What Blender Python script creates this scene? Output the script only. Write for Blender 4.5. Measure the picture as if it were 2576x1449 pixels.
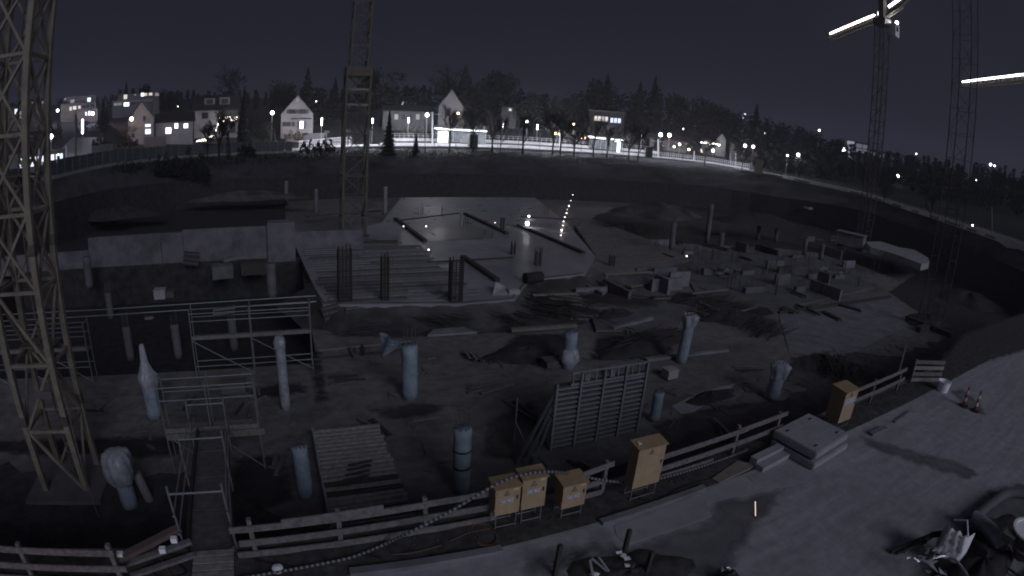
import bpy, bmesh, math, random
from mathutils import Vector, Matrix
random.seed(7)
R = math.radians
scene = bpy.context.scene
for o in list(bpy.data.objects): bpy.data.objects.remove(o)
COL = scene.collection

# ------------------------------------------------------------------ camera, sky, light, exposure
CAM_H, FPX, PITCH, ROLL, YAW = 8.5, 2070*2576/3840, 0.272, 0.0660, R(24.5)   # pixels below are in a 2576 x 1449 frame
cd = bpy.data.cameras.new('camera')
cam = bpy.data.objects.new('camera', cd); COL.objects.link(cam); scene.camera = cam
cd.clip_end = 5000; cd.clip_start = 0.05
cd.sensor_fit = 'HORIZONTAL'; cd.sensor_width = 36.0
cd.type = 'PANO'                                     # the photograph comes from a wide fisheye site camera
K = -1.0/(36.0*FPX/2576)
for holder in (cd, getattr(cd, 'cycles', None)):
    try:
        holder.panorama_type = 'FISHEYE_LENS_POLYNOMIAL'
        holder.fisheye_fov = math.pi
        holder.fisheye_polynomial_k0 = 0.0; holder.fisheye_polynomial_k1 = K
        holder.fisheye_polynomial_k2 = holder.fisheye_polynomial_k3 = holder.fisheye_polynomial_k4 = 0.0
        break
    except Exception: pass
f0 = Vector((0, math.cos(PITCH), -math.sin(PITCH))); u0 = Vector((0, math.sin(PITCH), math.cos(PITCH))); r0 = Vector((1, 0, 0))
cr, sr = math.cos(ROLL), math.sin(ROLL)
r1 = r0*cr + u0*sr; u1 = -r0*sr + u0*cr
MY = Matrix.Rotation(-YAW, 3, 'Z')                   # world x runs along the site fence, y into the pit
rw, uw, fw = MY @ r1, MY @ u1, MY @ f0
cam.matrix_world = Matrix(((rw.x, uw.x, -fw.x, 0), (rw.y, uw.y, -fw.y, 0), (rw.z, uw.z, -fw.z, CAM_H), (0, 0, 0, 1)))

world = bpy.data.worlds.new('World'); scene.world = world; world.use_nodes = True
nt = world.node_tree; nt.nodes.clear()
sky = nt.nodes.new('ShaderNodeTexSky'); sky.sky_type = 'NISHITA'; sky.sun_disc = False
sky.sun_elevation = R(-4.0); sky.sun_rotation = R(200)
glow = nt.nodes.new('ShaderNodeRGB'); glow.outputs[0].default_value = (0.0094, 0.0098, 0.0164, 1)   # city light under a low cloud deck
b1 = nt.nodes.new('ShaderNodeBackground'); b1.inputs[1].default_value = 0.05
b2 = nt.nodes.new('ShaderNodeBackground'); b2.inputs[1].default_value = 1.0
ad = nt.nodes.new('ShaderNodeAddShader'); wo = nt.nodes.new('ShaderNodeOutputWorld')
nt.links.new(sky.outputs[0], b1.inputs[0]); nt.links.new(glow.outputs[0], b2.inputs[0])
nt.links.new(b1.outputs[0], ad.inputs[0]); nt.links.new(b2.outputs[0], ad.inputs[1]); nt.links.new(ad.outputs[0], wo.inputs[0])

sd = bpy.data.lights.new('sun', 'SUN'); sd.energy = 1.0; sd.angle = R(28); sd.color = (0.82, 0.84, 1.0)
sun = bpy.data.objects.new('sun', sd); COL.objects.link(sun)
SUN_FROM = Vector((0.13, -0.89, 0.44)).normalized()
sun.rotation_euler = SUN_FROM.to_track_quat('Z', 'Y').to_euler()
vs = scene.view_settings
vs.view_transform = 'Standard'; vs.look = 'None'; vs.exposure = 0.0; vs.gamma = 1.0; vs.use_curve_mapping = False
scene.cycles.use_denoising = True
scene.cycles.pixel_filter_type = 'BLACKMAN_HARRIS'; scene.cycles.filter_width = 1.9   # soft small-sensor lens
scene.cycles.sample_clamp_direct = 12.0
scene.cycles.sample_clamp_indirect = 2.0
scene.cycles.max_bounces = 5

# ------------------------------------------------------------------ pixel -> place helpers
def ray(x, y):
    dx, dy = x-1288.0, y-724.5; r = math.hypot(dx, dy)+1e-9; th = r/FPX
    s = math.sin(th)/r
    return rw*(dx*s) - uw*(dy*s) + fw*math.cos(th)
def on(x, y, z=0.0):
    d = ray(x, y); t = (z-CAM_H)/d.z
    return Vector((d.x*t, d.y*t, z))
def at(x, y, dist):
    d = ray(x, y); t = dist/math.hypot(d.x, d.y)
    return Vector((d.x*t, d.y*t, CAM_H+d.z*t))
def zat(x, y, p): return at(x, y, math.hypot(p[0], p[1])).z
def azd(az, d): a = R(az)+YAW; return Vector((math.sin(a)*d, math.cos(a)*d, 0))   # bearing seen from the camera post
def azof(p): return math.degrees(math.atan2(p[0], p[1])-YAW)

# ------------------------------------------------------------------ materials
MATS = {}
def M(name, col, rough=0.8, var=0.25, scale=3.0, metal=0.0, bump=0.15, emit=None, estr=0.0, stain=None, spec=0.3, detail=4):
    if name in MATS: return MATS[name]
    m = bpy.data.materials.new(name); m.use_nodes = True; t = m.node_tree; b = t.nodes['Principled BSDF']
    L = t.links.new
    b.inputs['Roughness'].default_value = rough; b.inputs['Metallic'].default_value = metal
    b.inputs['Specular IOR Level'].default_value = spec
    if emit:
        b.inputs['Base Color'].default_value = (*col, 1)
        b.inputs['Emission Color'].default_value = (*emit, 1); b.inputs['Emission Strength'].default_value = estr
    else:
        g = t.nodes.new('ShaderNodeNewGeometry'); n = t.nodes.new('ShaderNodeTexNoise')
        n.inputs['Scale'].default_value = scale; n.inputs['Detail'].default_value = detail; n.inputs['Roughness'].default_value = 0.65
        L(g.outputs['Position'], n.inputs['Vector'])
        mr = t.nodes.new('ShaderNodeMapRange'); mr.inputs[1].default_value = 0.3; mr.inputs[2].default_value = 0.7
        mr.inputs[3].default_value = 1-var; mr.inputs[4].default_value = 1+var*0.8
        L(n.outputs['Fac'], mr.inputs[0])
        mx = t.nodes.new('ShaderNodeMix'); mx.data_type = 'RGBA'; mx.blend_type = 'MULTIPLY'; mx.inputs[0].default_value = 1
        mx.inputs[6].default_value = (*col, 1); L(mr.outputs[0], mx.inputs[7]); out = mx.outputs[2]
        if stain:                                    # (colour, scale, threshold, softness): damp or dirty patches with their own outline
            n2 = t.nodes.new('ShaderNodeTexNoise'); n2.inputs['Scale'].default_value = stain[1]; n2.inputs['Detail'].default_value = 6
            n2.inputs['Roughness'].default_value = 0.6; L(g.outputs['Position'], n2.inputs['Vector'])
            m2 = t.nodes.new('ShaderNodeMapRange'); m2.inputs[1].default_value = stain[2]; m2.inputs[2].default_value = stain[2]+stain[3]
            L(n2.outputs['Fac'], m2.inputs[0])
            m3 = t.nodes.new('ShaderNodeMix'); m3.data_type = 'RGBA'; L(m2.outputs[0], m3.inputs[0]); L(out, m3.inputs[6])
            m3.inputs[7].default_value = (*stain[0], 1); out = m3.outputs[2]
            if len(stain) > 4:                       # wet patches are glossy
                m4 = t.nodes.new('ShaderNodeMapRange'); m4.inputs[3].default_value = rough; m4.inputs[4].default_value = stain[4]
                L(m2.outputs[0], m4.inputs[0]); L(m4.outputs[0], b.inputs['Roughness'])
        L(out, b.inputs['Base Color'])
        if bump:
            bp = t.nodes.new('ShaderNodeBump'); bp.inputs['Strength'].default_value = bump; bp.inputs['Distance'].default_value = 0.05
            L(n.outputs['Fac'], bp.inputs['Height']); L(bp.outputs['Normal'], b.inputs['Normal'])
    MATS[name] = m; return m
m_road = M('site_road_concrete', (0.325, 0.325, 0.348), 0.8, 0.2, 2.6, stain=((0.25, 0.247, 0.266), 0.30, 0.55, 0.2, 0.6), detail=8)
m_slabclean = M('clean_concrete', (0.30, 0.298, 0.322), 0.8, 0.15, 2.0)
m_dirt = M('trampled_dirt', (0.058, 0.054, 0.054), 0.95, 0.5, 3.0, bump=0.6, stain=((0.10, 0.095, 0.09), 0.9, 0.60, 0.1))
m_floor = M('pit_floor_concrete', (0.165, 0.153, 0.155), 0.75, 0.36, 1.8, stain=((0.085, 0.078, 0.080), 0.16, 0.52, 0.2, 0.5), detail=8)
m_deck = M('wet_slab_concrete', (0.255, 0.245, 0.268), 0.5, 0.25, 0.5, bump=0, stain=((0.17, 0.162, 0.18), 0.10, 0.46, 0.2, 0.27), detail=6)
m_conc = M('cast_concrete', (0.185, 0.178, 0.20), 0.85, 0.3, 0.9, stain=((0.11, 0.105, 0.118), 0.35, 0.54, 0.15))
m_concd = M('damp_concrete', (0.115, 0.112, 0.125), 0.8, 0.3, 0.8)
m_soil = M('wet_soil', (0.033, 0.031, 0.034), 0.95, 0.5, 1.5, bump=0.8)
m_soil2 = M('pale_soil', (0.075, 0.072, 0.072), 0.95, 0.45, 0.6, bump=0.7, stain=((0.03, 0.028, 0.028), 0.2, 0.5, 0.15))
m_bank = M('embankment_soil', (0.045, 0.044, 0.050), 0.95, 0.4, 0.5, bump=0.7, stain=((0.022, 0.021, 0.023), 0.14, 0.50, 0.15), detail=8)
m_grass = M('night_grass', (0.011, 0.012, 0.010), 0.95, 0.5, 0.4, bump=0.6)
m_steel = M('galvanised_steel', (0.20, 0.21, 0.23), 0.45, 0.15, 6.0, metal=0.35)
m_dsteel = M('dark_steel', (0.10, 0.105, 0.115), 0.55, 0.25, 5.0, metal=0.3)
m_panel = M('formwork_steel', (0.175, 0.178, 0.195), 0.6, 0.25, 4.0, metal=0.2)
m_wood = M('weathered_timber', (0.155, 0.146, 0.150), 0.85, 0.4, 9.0, bump=0.3)
m_woodr = M('reddish_timber', (0.165, 0.145, 0.146), 0.85, 0.4, 9.0, bump=0.3)
m_slat = M('pale_slat', (0.24, 0.228, 0.218), 0.8, 0.35, 5.0, bump=0.3)
m_faint = M('faint_crane_steel', (0.07, 0.065, 0.065), 0.8, 0.2, 2.0)
m_woody = M('yellow_formwork_board', (0.15, 0.138, 0.118), 0.75, 0.3, 7.0)
m_woodd = M('dark_timber', (0.05, 0.045, 0.042), 0.9, 0.3, 6.0)
m_ply = M('plywood_sheet', (0.20, 0.175, 0.14), 0.8, 0.2, 5.0)
m_plate = M('worn_gangway_sheet', (0.125, 0.122, 0.126), 0.7, 0.3, 4.0)
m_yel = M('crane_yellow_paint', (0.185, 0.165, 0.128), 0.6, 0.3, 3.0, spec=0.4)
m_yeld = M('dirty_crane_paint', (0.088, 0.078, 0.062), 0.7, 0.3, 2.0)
m_box = M('tan_enamel', (0.38, 0.285, 0.182), 0.55, 0.10, 4.0, bump=0.03)
m_boxs = M('tan_enamel_shade', (0.30, 0.212, 0.125), 0.6, 0.12, 4.0, bump=0.03)  # darker tan puts shade into the cabinet sides and tops
m_blue = M('blue_wrapped_concrete', (0.215, 0.265, 0.32), 0.6, 0.22, 2.2, bump=0.35)
m_film = M('plastic_sheet', (0.25, 0.27, 0.305), 0.4, 0.35, 3.0, bump=0.7, spec=0.5)
m_tarp = M('pale_tarpaulin', (0.30, 0.29, 0.31), 0.6, 0.25, 1.5, bump=0.5)
m_rust = M('rusty_rebar', (0.045, 0.037, 0.034), 0.8, 0.3, 8.0)
m_asph = M('street_asphalt', (0.085, 0.085, 0.09), 0.7, 0.25, 1.0)
m_white = M('white_paint', (0.62, 0.62, 0.66), 0.6, 0.08, 5.0)
m_black = M('black_rubber', (0.018, 0.018, 0.02), 0.6, 0.1, 5.0)
m_red = M('red_paint', (0.30, 0.06, 0.045), 0.6, 0.2, 4.0)
m_redb = M('red_brown_paint', (0.12, 0.085, 0.08), 0.65, 0.3, 2.5)
m_hosed = M('hose_dark', (0.035, 0.037, 0.042), 0.5, 0.1, 5.0)
m_hosel = M('hose_light', (0.20, 0.20, 0.225), 0.5, 0.1, 5.0)
m_orange = M('orange_cable', (0.15, 0.085, 0.055), 0.6, 0.1, 5.0)
m_foil = M('crumpled_foil', (0.60, 0.62, 0.66), 0.25, 0.2, 8.0, metal=0.6, bump=0.4)
m_bag = M('white_bag', (0.85, 0.86, 0.90), 0.6, 0.06, 6.0, bump=0.4)
m_plast = M('house_plaster', (0.17, 0.162, 0.175), 0.9, 0.2, 0.5)
m_plastd = M('grey_plaster', (0.085, 0.082, 0.088), 0.9, 0.2, 0.5)
m_plastw = M('warm_plaster', (0.115, 0.095, 0.085), 0.9, 0.2, 0.5)
m_roof = M('dark_roof_tiles', (0.018, 0.017, 0.018), 0.9, 0.3, 2.0)
m_shut = M('dark_shutter', (0.04, 0.04, 0.045), 0.7, 0.2, 2.0)
m_glass = M('dark_window_glass', (0.015, 0.016, 0.02), 0.15, 0.1, 1.0, bump=0, spec=0.5)
m_glassp = M('shelter_glass', (0.05, 0.055, 0.06), 0.1, 0.1, 1.0, bump=0, spec=0.5)
m_bark = M('bark', (0.016, 0.015, 0.014), 0.95, 0.4, 4.0)
m_leaf = M('dark_foliage', (0.012, 0.013, 0.011), 0.95, 0.5, 1.5, bump=0)
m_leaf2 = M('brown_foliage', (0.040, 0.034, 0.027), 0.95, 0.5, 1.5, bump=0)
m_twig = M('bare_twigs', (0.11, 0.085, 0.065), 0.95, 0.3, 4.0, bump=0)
E = lambda n, c, s: M(n, (0.5, 0.5, 0.5), emit=c, estr=s)
e_lamp = E('lamp_white', (0.95, 0.93, 1.0), 160)
e_lampv = E('lamp_violet_white', (0.80, 0.76, 1.0), 300)
e_lampw = E('lamp_warm', (1.0, 0.76, 0.55), 150)
e_amber = E('lamp_amber', (1.0, 0.62, 0.25), 8)
e_far = E('lamp_far', (0.85, 0.93, 1.0), 14)
e_farw = E('lamp_far_warm', (1.0, 0.85, 0.7), 10)
e_tube = E('lamp_tube', (0.95, 0.95, 1.0), 9)
e_led = E('crane_led', (0.97, 0.95, 1.0), 10)
e_win = E('window_cool_lit', (0.72, 0.82, 1.0), 1.5)
e_winb = E('window_bright', (0.90, 0.93, 1.0), 2.4)
e_winw = E('window_warm_lit', (1.0, 0.86, 0.66), 0.75)
e_wind = E('window_dim', (0.9, 0.85, 0.78), 0.12)
e_winc = E('window_blue_lit', (0.60, 0.70, 1.0), 1.0)
e_ad = E('lit_poster', (1.0, 0.98, 1.0), 3.0)
e_adp = E('lit_poster_pink', (1.0, 0.55, 0.6), 1.2)
e_adb = E('lit_poster_dark', (0.25, 0.3, 0.4), 0.7)
e_fairy = E('fairy_bulb', (1.0, 0.95, 0.82), 20)
e_red = E('red_light', (1.0, 0.16, 0.08), 6)
e_tail = E('tail_light', (1.0, 0.30, 0.18), 6)
e_head = E('head_light', (1.0, 0.9, 0.8), 12)
e_work = E('work_lamp', (0.95, 0.95, 1.0), 30)
e_workw = E('work_lamp_warm', (1.0, 0.80, 0.62), 6)
e_stick = E('glow_stick', (1.0, 0.72, 0.55), 1.1)  # glow of the drawn drop streak, no lamp

m_wallL = M('stained_wall_concrete', (0.135, 0.128, 0.146), 0.85, 0.3, 0.8, stain=((0.075, 0.071, 0.080), 0.30, 0.50, 0.14), detail=8)
m_deckb = M('grey_deck_board', (0.20, 0.192, 0.206), 0.75, 0.35, 2.5)
m_deckb2 = M('dark_deck_board', (0.155, 0.148, 0.160), 0.75, 0.35, 2.5)
def add_streaks(m, sx, sy, lo, hi):                  # wheel smears and sweeping marks: noise stretched along one direction
    t = m.node_tree; L = t.links.new; b = t.nodes['Principled BSDF']; src = b.inputs['Base Color'].links[0].from_socket
    g = t.nodes.new('ShaderNodeNewGeometry'); mp = t.nodes.new('ShaderNodeMapping'); mp.inputs['Scale'].default_value = (sx, sy, 1); mp.inputs['Rotation'].default_value = (0, 0, .25)
    n = t.nodes.new('ShaderNodeTexNoise'); n.inputs['Scale'].default_value = 1.0; n.inputs['Detail'].default_value = 9; n.inputs['Roughness'].default_value = .7
    L(g.outputs['Position'], mp.inputs['Vector']); L(mp.outputs[0], n.inputs['Vector']); r = t.nodes.new('ShaderNodeMapRange'); r.inputs[1].default_value = .35; r.inputs[2].default_value = .65; r.inputs[3].default_value = lo; r.inputs[4].default_value = hi
    L(n.outputs['Fac'], r.inputs[0]); x = t.nodes.new('ShaderNodeMix'); x.data_type = 'RGBA'; x.blend_type = 'MULTIPLY'; x.inputs[0].default_value = 1; L(src, x.inputs[6]); L(r.outputs[0], x.inputs[7]); L(x.outputs[2], b.inputs['Base Color'])
def feathered(m):                                     # ground stains fade out at their rim (vertex attribute 'fade')
    k = m.name+'_feathered'
    if k in MATS: return MATS[k]
    f = m.copy(); f.name = k; t = f.node_tree; L = t.links.new; out = [n for n in t.nodes if n.type == 'OUTPUT_MATERIAL'][0]; b = t.nodes['Principled BSDF']
    a = t.nodes.new('ShaderNodeAttribute'); a.attribute_name = 'fade'; g = t.nodes.new('ShaderNodeNewGeometry'); n = t.nodes.new('ShaderNodeTexNoise'); n.inputs['Scale'].default_value = 2.2; n.inputs['Detail'].default_value = 7; L(g.outputs['Position'], n.inputs['Vector'])
    ad = t.nodes.new('ShaderNodeMath'); ad.operation = 'ADD'; L(a.outputs['Fac'], ad.inputs[0]); L(n.outputs['Fac'], ad.inputs[1]); r = t.nodes.new('ShaderNodeMapRange'); r.inputs[1].default_value = .62; r.inputs[2].default_value = 1.25; L(ad.outputs[0], r.inputs[0])
    tr = t.nodes.new('ShaderNodeBsdfTransparent'); mx = t.nodes.new('ShaderNodeMixShader'); L(r.outputs[0], mx.inputs[0]); L(tr.outputs[0], mx.inputs[1]); L(b.outputs[0], mx.inputs[2]); L(mx.outputs[0], out.inputs['Surface']); MATS[k] = f; return f
def feather_mesh(b, poly, z, inset, cell):
    """flat grid over a polygon; returns per-vertex fade: 0 at the rim, 1 a little way inside"""
    xs = [p.x for p in poly]; ys = [p.y for p in poly]; n = len(poly); m = inset*.6
    nx, ny = int((max(xs)-min(xs)+2*m)/cell)+2, int((max(ys)-min(ys)+2*m)/cell)+2; x0, y0 = min(xs)-m, min(ys)-m; val = []
    for j in range(ny):
        for i in range(nx):
            x, y = x0+i*cell, y0+j*cell; ins = False; d2 = 1e9
            for k in range(n):
                ax, ay, bx, by = poly[k].x, poly[k].y, poly[(k+1) % n].x, poly[(k+1) % n].y
                if (ay > y) != (by > y) and x < (bx-ax)*(y-ay)/(by-ay)+ax: ins = not ins
                ex, ey = bx-ax, by-ay; t = max(0, min(1, ((x-ax)*ex+(y-ay)*ey)/(ex*ex+ey*ey+1e-9))); d2 = min(d2, (x-ax-t*ex)**2+(y-ay-t*ey)**2)
            d = math.sqrt(d2)*(1 if ins else -1); val.append(max(-.6, min(1.0, .25+d/inset)))
    keep = {}; out = []
    def vid(q):
        if q not in keep: keep[q] = len(b.v); b.v.append(Vector((x0+(q % nx)*cell, y0+(q//nx)*cell, z))); out.append(val[q])
        return keep[q]
    for j in range(ny-1):
        for i in range(nx-1):
            q = (j*nx+i, j*nx+i+1, (j+1)*nx+i+1, (j+1)*nx+i)
            if max(val[k] for k in q) > -.3: b.f.append(tuple(vid(k) for k in q)); b.mi.append(0)
    return out
def set_fade(o, vals):
    a = o.data.attributes.new('fade', 'FLOAT', 'POINT'); a.data.foreach_set('value', vals)
add_streaks(m_road, .22, 2.2, .80, 1.10); add_streaks(m_floor, .3, .9, .78, 1.12); add_streaks(m_box, 3.0, 3.0, .82, 1.05); add_streaks(m_slabclean, .5, 2.5, .88, 1.06); add_streaks(m_blue, 2.0, 2.0, .78, 1.12)
# ------------------------------------------------------------------ mesh helpers
ORG = {}
def origin(o): return ORG.get(o.name, Vector((0, 0, 0)))
def thing(name, loc, label, cat, group=None):
    o = bpy.data.objects.new(name, None); COL.objects.link(o); o.location = loc; o.empty_display_size = 0.2
    o['label'] = label; o['category'] = cat
    if group: o['group'] = group
    ORG[o.name] = Vector(loc); return o
class MB:
    def __init__(s): s.v = []; s.f = []; s.mi = []
    def add(s, vs, fs, mi=0):
        n = len(s.v); s.v += [Vector(v) for v in vs]; s.f += [tuple(i+n for i in f) for f in fs]; s.mi += [mi]*len(fs)
        return s
    def box(s, lo, hi, mi=0, mat=None):
        vs = [Vector((x, y, z)) for z in (lo[2], hi[2]) for y in (lo[1], hi[1]) for x in (lo[0], hi[0])]
        if mat is not None: vs = [mat @ v for v in vs]
        return s.add(vs, [(0, 2, 3, 1), (4, 5, 7, 6), (0, 1, 5, 4), (2, 6, 7, 3), (0, 4, 6, 2), (1, 3, 7, 5)], mi)
    def beam(s, p0, p1, w, h=None, mi=0):
        p0, p1 = Vector(p0), Vector(p1); h = h or w; d = (p1-p0); L = d.length; d.normalize()
        up = Vector((0, 0, 1)) if abs(d.z) < 0.98 else Vector((0, 1, 0))
        a = d.cross(up).normalized()*w/2; b = a.cross(d).normalized()*h/2
        vs = [p+q for p in (p0, p1) for q in (-a-b, a-b, a+b, -a+b)]
        return s.add(vs, [(0, 3, 2, 1), (4, 5, 6, 7), (0, 1, 5, 4), (1, 2, 6, 5), (2, 3, 7, 6), (3, 0, 4, 7)], mi)
    def tube(s, pts, r, n=8, mi=0, cap=True, alt=None):
        pts = [Vector(p) for p in pts]; rr = r if isinstance(r, (list, tuple)) else [r]*len(pts); base = len(s.v); prev = None
        for i, p in enumerate(pts):
            d = (pts[min(i+1, len(pts)-1)]-pts[max(i-1, 0)])
            if d.length < 1e-9: d = Vector((0, 0, 1))
            d.normalize()
            if prev is None:
                up = Vector((0, 0, 1)) if abs(d.z) < 0.95 else Vector((1, 0, 0)); a = d.cross(up).normalized()
            else:
                a = (prev-d*prev.dot(d)).normalized()
            prev = a; b = d.cross(a)
            for k in range(n):
                t = 2*math.pi*k/n; s.v.append(p+(a*math.cos(t)+b*math.sin(t))*rr[i])
        for i in range(len(pts)-1):
            for k in range(n):
                q = base+i*n
                s.f.append((q+k, q+(k+1) % n, q+n+(k+1) % n, q+n+k)); s.mi.append(mi if alt is None else alt[i % len(alt)])
        if cap:
            s.f.append(tuple(base+k for k in range(n-1, -1, -1))); s.mi.append(mi)
            e = base+(len(pts)-1)*n; s.f.append(tuple(e+k for k in range(n))); s.mi.append(mi)
        return s
    def lathe(s, c, prof, n=16, mi=0):
        c = Vector(c); base = len(s.v)
        for (r, z) in prof:
            for k in range(n):
                t = 2*math.pi*k/n; s.v.append(c+Vector((r*math.cos(t), r*math.sin(t), z)))
        for i in range(len(prof)-1):
            for k in range(n):
                q = base+i*n; s.f.append((q+k, q+(k+1) % n, q+n+(k+1) % n, q+n+k)); s.mi.append(mi)
        s.f.append(tuple(base+k for k in range(n-1, -1, -1))); s.mi.append(mi)
        e = base+(len(prof)-1)*n; s.f.append(tuple(e+k for k in range(n))); s.mi.append(mi)
        return s
    def prism(s, poly, z0, z1, mi=0):
        n = len(poly); vs = [Vector((p[0], p[1], z0)) for p in poly]+[Vector((p[0], p[1], z1)) for p in poly]
        return s.add(vs, [tuple(range(n-1, -1, -1)), tuple(range(n, 2*n))]+[(i, (i+1) % n, n+(i+1) % n, n+i) for i in range(n)], mi)
    def build(s, name, mats, parent=None, base=None, smooth=False):
        mats = mats if isinstance(mats, (list, tuple)) else [mats]
        if parent is not None: o0 = origin(parent)
        elif base is not None: o0 = Vector(base)
        else:
            xs = [v.x for v in s.v]; ys = [v.y for v in s.v]; zs = [v.z for v in s.v]
            o0 = Vector(((min(xs)+max(xs))/2, (min(ys)+max(ys))/2, min(zs)))
        me = bpy.data.meshes.new(name); me.from_pydata([v-o0 for v in s.v], [], s.f)
        for m in mats: me.materials.append(m)
        if len(mats) > 1: me.polygons.foreach_set('material_index', s.mi)
        if smooth: me.polygons.foreach_set('use_smooth', [True]*len(me.polygons))
        me.update()
        o = bpy.data.objects.new(name, me); COL.objects.link(o)
        if parent is not None: o.parent = parent
        else: o.location = o0
        ORG[o.name] = o0; return o
def tag(o, label=None, cat=None, group=None, kind=None):
    if label: o['label'] = label
    if cat: o['category'] = cat
    if group: o['group'] = group
    if kind: o['kind'] = kind
    return o
UNIT = {}
def unit(shape, m):
    k = (shape, m.name)
    if k not in UNIT:
        b = MB()
        if shape == 'box': b.box((-.5, -.5, 0), (.5, .5, 1))
        else: b.tube([(0, 0, 0), (0, 0, 1)], 0.5, 8)
        me = bpy.data.meshes.new(shape+'_'+m.name); me.from_pydata(b.v, [], b.f); me.materials.append(m)
        if shape != 'box': me.polygons.foreach_set('use_smooth', [len(p.vertices) == 4 for p in me.polygons])
        UNIT[k] = me
    return UNIT[k]
def piece(name, p0, p1, w, h, m, parent, shape='box'):
    """one straight member (board, rail, tube) as an object of its own; alike members share mesh data"""
    p0, p1 = Vector(p0), Vector(p1); d = p1-p0; L = d.length; d.normalize()
    up = Vector((0, 0, 1)) if abs(d.z) < 0.98 else Vector((0, 1, 0))
    a = d.cross(up).normalized(); b = a.cross(d).normalized()
    o = bpy.data.objects.new(name, unit(shape, m)); COL.objects.link(o)
    o0 = origin(parent) if parent else Vector((0, 0, 0)); q = p0-o0
    if parent: o.parent = parent
    o.matrix_local = Matrix(((a.x*w, b.x*h, d.x*L, q.x), (a.y*w, b.y*h, d.y*L, q.y), (a.z*w, b.z*h, d.z*L, q.z), (0, 0, 0, 1)))
    ORG[o.name] = o0; return o
def rod(name, p0, p1, dia, m, parent): return piece(name, p0, p1, dia, dia, m, parent, 'rod')
def copy_tree(o, parent=None):
    c = o.copy(); COL.objects.link(c)
    if parent is not None: c.parent = parent
    for ch in list(o.children): copy_tree(ch, c)
    return c
def sphere(b, c, r, nu=10, nv=6, mi=0, sz=1.0):
    return b.lathe(c, [(r*math.sin(math.pi*(i+.02)/(nv+.04)), -r*sz*math.cos(math.pi*(i+.02)/(nv+.04))) for i in range(nv+1)], nu, mi)
def text_mesh(name, body, size, origin_p, right, up, m, parent, depth=0.003):
    cu = bpy.data.curves.new(name, 'FONT'); cu.body = body; cu.size = size; cu.extrude = depth; cu.align_x = 'CENTER'; cu.align_y = 'CENTER'; cu.resolution_u = 2
    tmp = bpy.data.objects.new('tmp', cu); COL.objects.link(tmp)
    dg = bpy.context.evaluated_depsgraph_get(); me = bpy.data.meshes.new_from_object(tmp.evaluated_get(dg))
    bpy.data.objects.remove(tmp); bpy.data.curves.remove(cu)
    right, up = Vector(right).normalized(), Vector(up).normalized(); nrm = right.cross(up)
    T = Matrix(((right.x, up.x, nrm.x, 0), (right.y, up.y, nrm.y, 0), (right.z, up.z, nrm.z, 0), (0, 0, 0, 1)))
    o0 = origin(parent); T.translation = Vector(origin_p)-o0
    me.transform(T); me.materials.clear(); me.materials.append(m)
    o = bpy.data.objects.new(name, me); COL.objects.link(o); o.parent = parent; ORG[o.name] = o0; return o
def struct(b, name, m, base=(0, 0, 0), smooth=False):
    o = b.build(name, m, base=base, smooth=smooth); o['kind'] = 'structure'; return o
def hnoise(x, y, s=1.0):
    return (math.sin(x*1.7*s+1.3)*math.cos(y*1.3*s+.7)+.5*math.sin(x*3.9*s+y*2.3*s)+.25*math.cos(x*7.3*s-y*8.1*s))/1.75
# ------------------------------------------------------------------ setting: site road, pit, decks, street, hillside
STREET = [(-120,50,4.2),(-100,44,4.4),(-75,45,4.8),(-60,52,5.0),(-48,65,5.15),(-42.7,75,5.4),(-35,87,5.3),(-22.7,98,5.1),(-18.8,100,5.7),
          (-9.8,104,6.0),(-.2,108,6.4),(6.5,115,6.5),(12.7,121,6.75),(16.5,126,6.8),(19.1,130,6.9),(23,133,6.55),(29,128,6.1),(35.3,120,5.75),
          (40,107,5.1),(45.2,95,4.7),(50.6,80,4.7),(58,72,4.4),(70,66,4.0),(90,64,3.5),(110,66,3.0)]
BG = 1.10                                            # how far out the street and town stand
STREET = [(a, d*BG, CAM_H-(CAM_H-z)*BG) for a, d, z in STREET]
def lerp_tab(tab, x, k):
    if x <= tab[0][0]: return tab[0][k]
    for a, b in zip(tab, tab[1:]):
        if x <= b[0]:
            t = (x-a[0])/(b[0]-a[0]); return a[k]+(b[k]-a[k])*t
    return tab[-1][k]
GAP = [(-120,4),(-48,4),(-38,7),(-25,10),(-10,11),(15,13),(25,13),(35,8),(45,5),(110,5)]
DROP = [(-120,2.6),(-48,2.6),(-38,3.2),(-25,4.0),(-10,4.7),(15,5.2),(25,4.8),(35,3.2),(45,2.6),(110,2.6)]
toe_z = lambda az: sz_(az)-lerp_tab(DROP, az, 1)
SLOPE = [(-120,.10),(-20,.10),(10,.095),(25,.075),(40,.06),(110,.05)]
SW = 15.0
sd_ = lambda az: lerp_tab(STREET, az, 1)
sz_ = lambda az: lerp_tab(STREET, az, 2)
gp_ = lambda az: lerp_tab(GAP, az, 1)
def hill(az, t):
    s = lerp_tab(SLOPE, az, 1); t = max(0, t)
    return s*min(t, 260)+(t-260)*s*0.25*(t > 260)
def ground(p):
    az = azof(p); d = math.hypot(p[0], p[1]); s = sd_(az)
    return sz_(az) if d <= s+SW else sz_(az)+hill(az, d-s-SW)
FLOOR, DECK = -3.5, -2.4
KS = (CAM_H-DECK)/9.0
S = lambda u, v, z=0: (u*KS, v*KS, CAM_H-(CAM_H-z)*KS)

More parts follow.
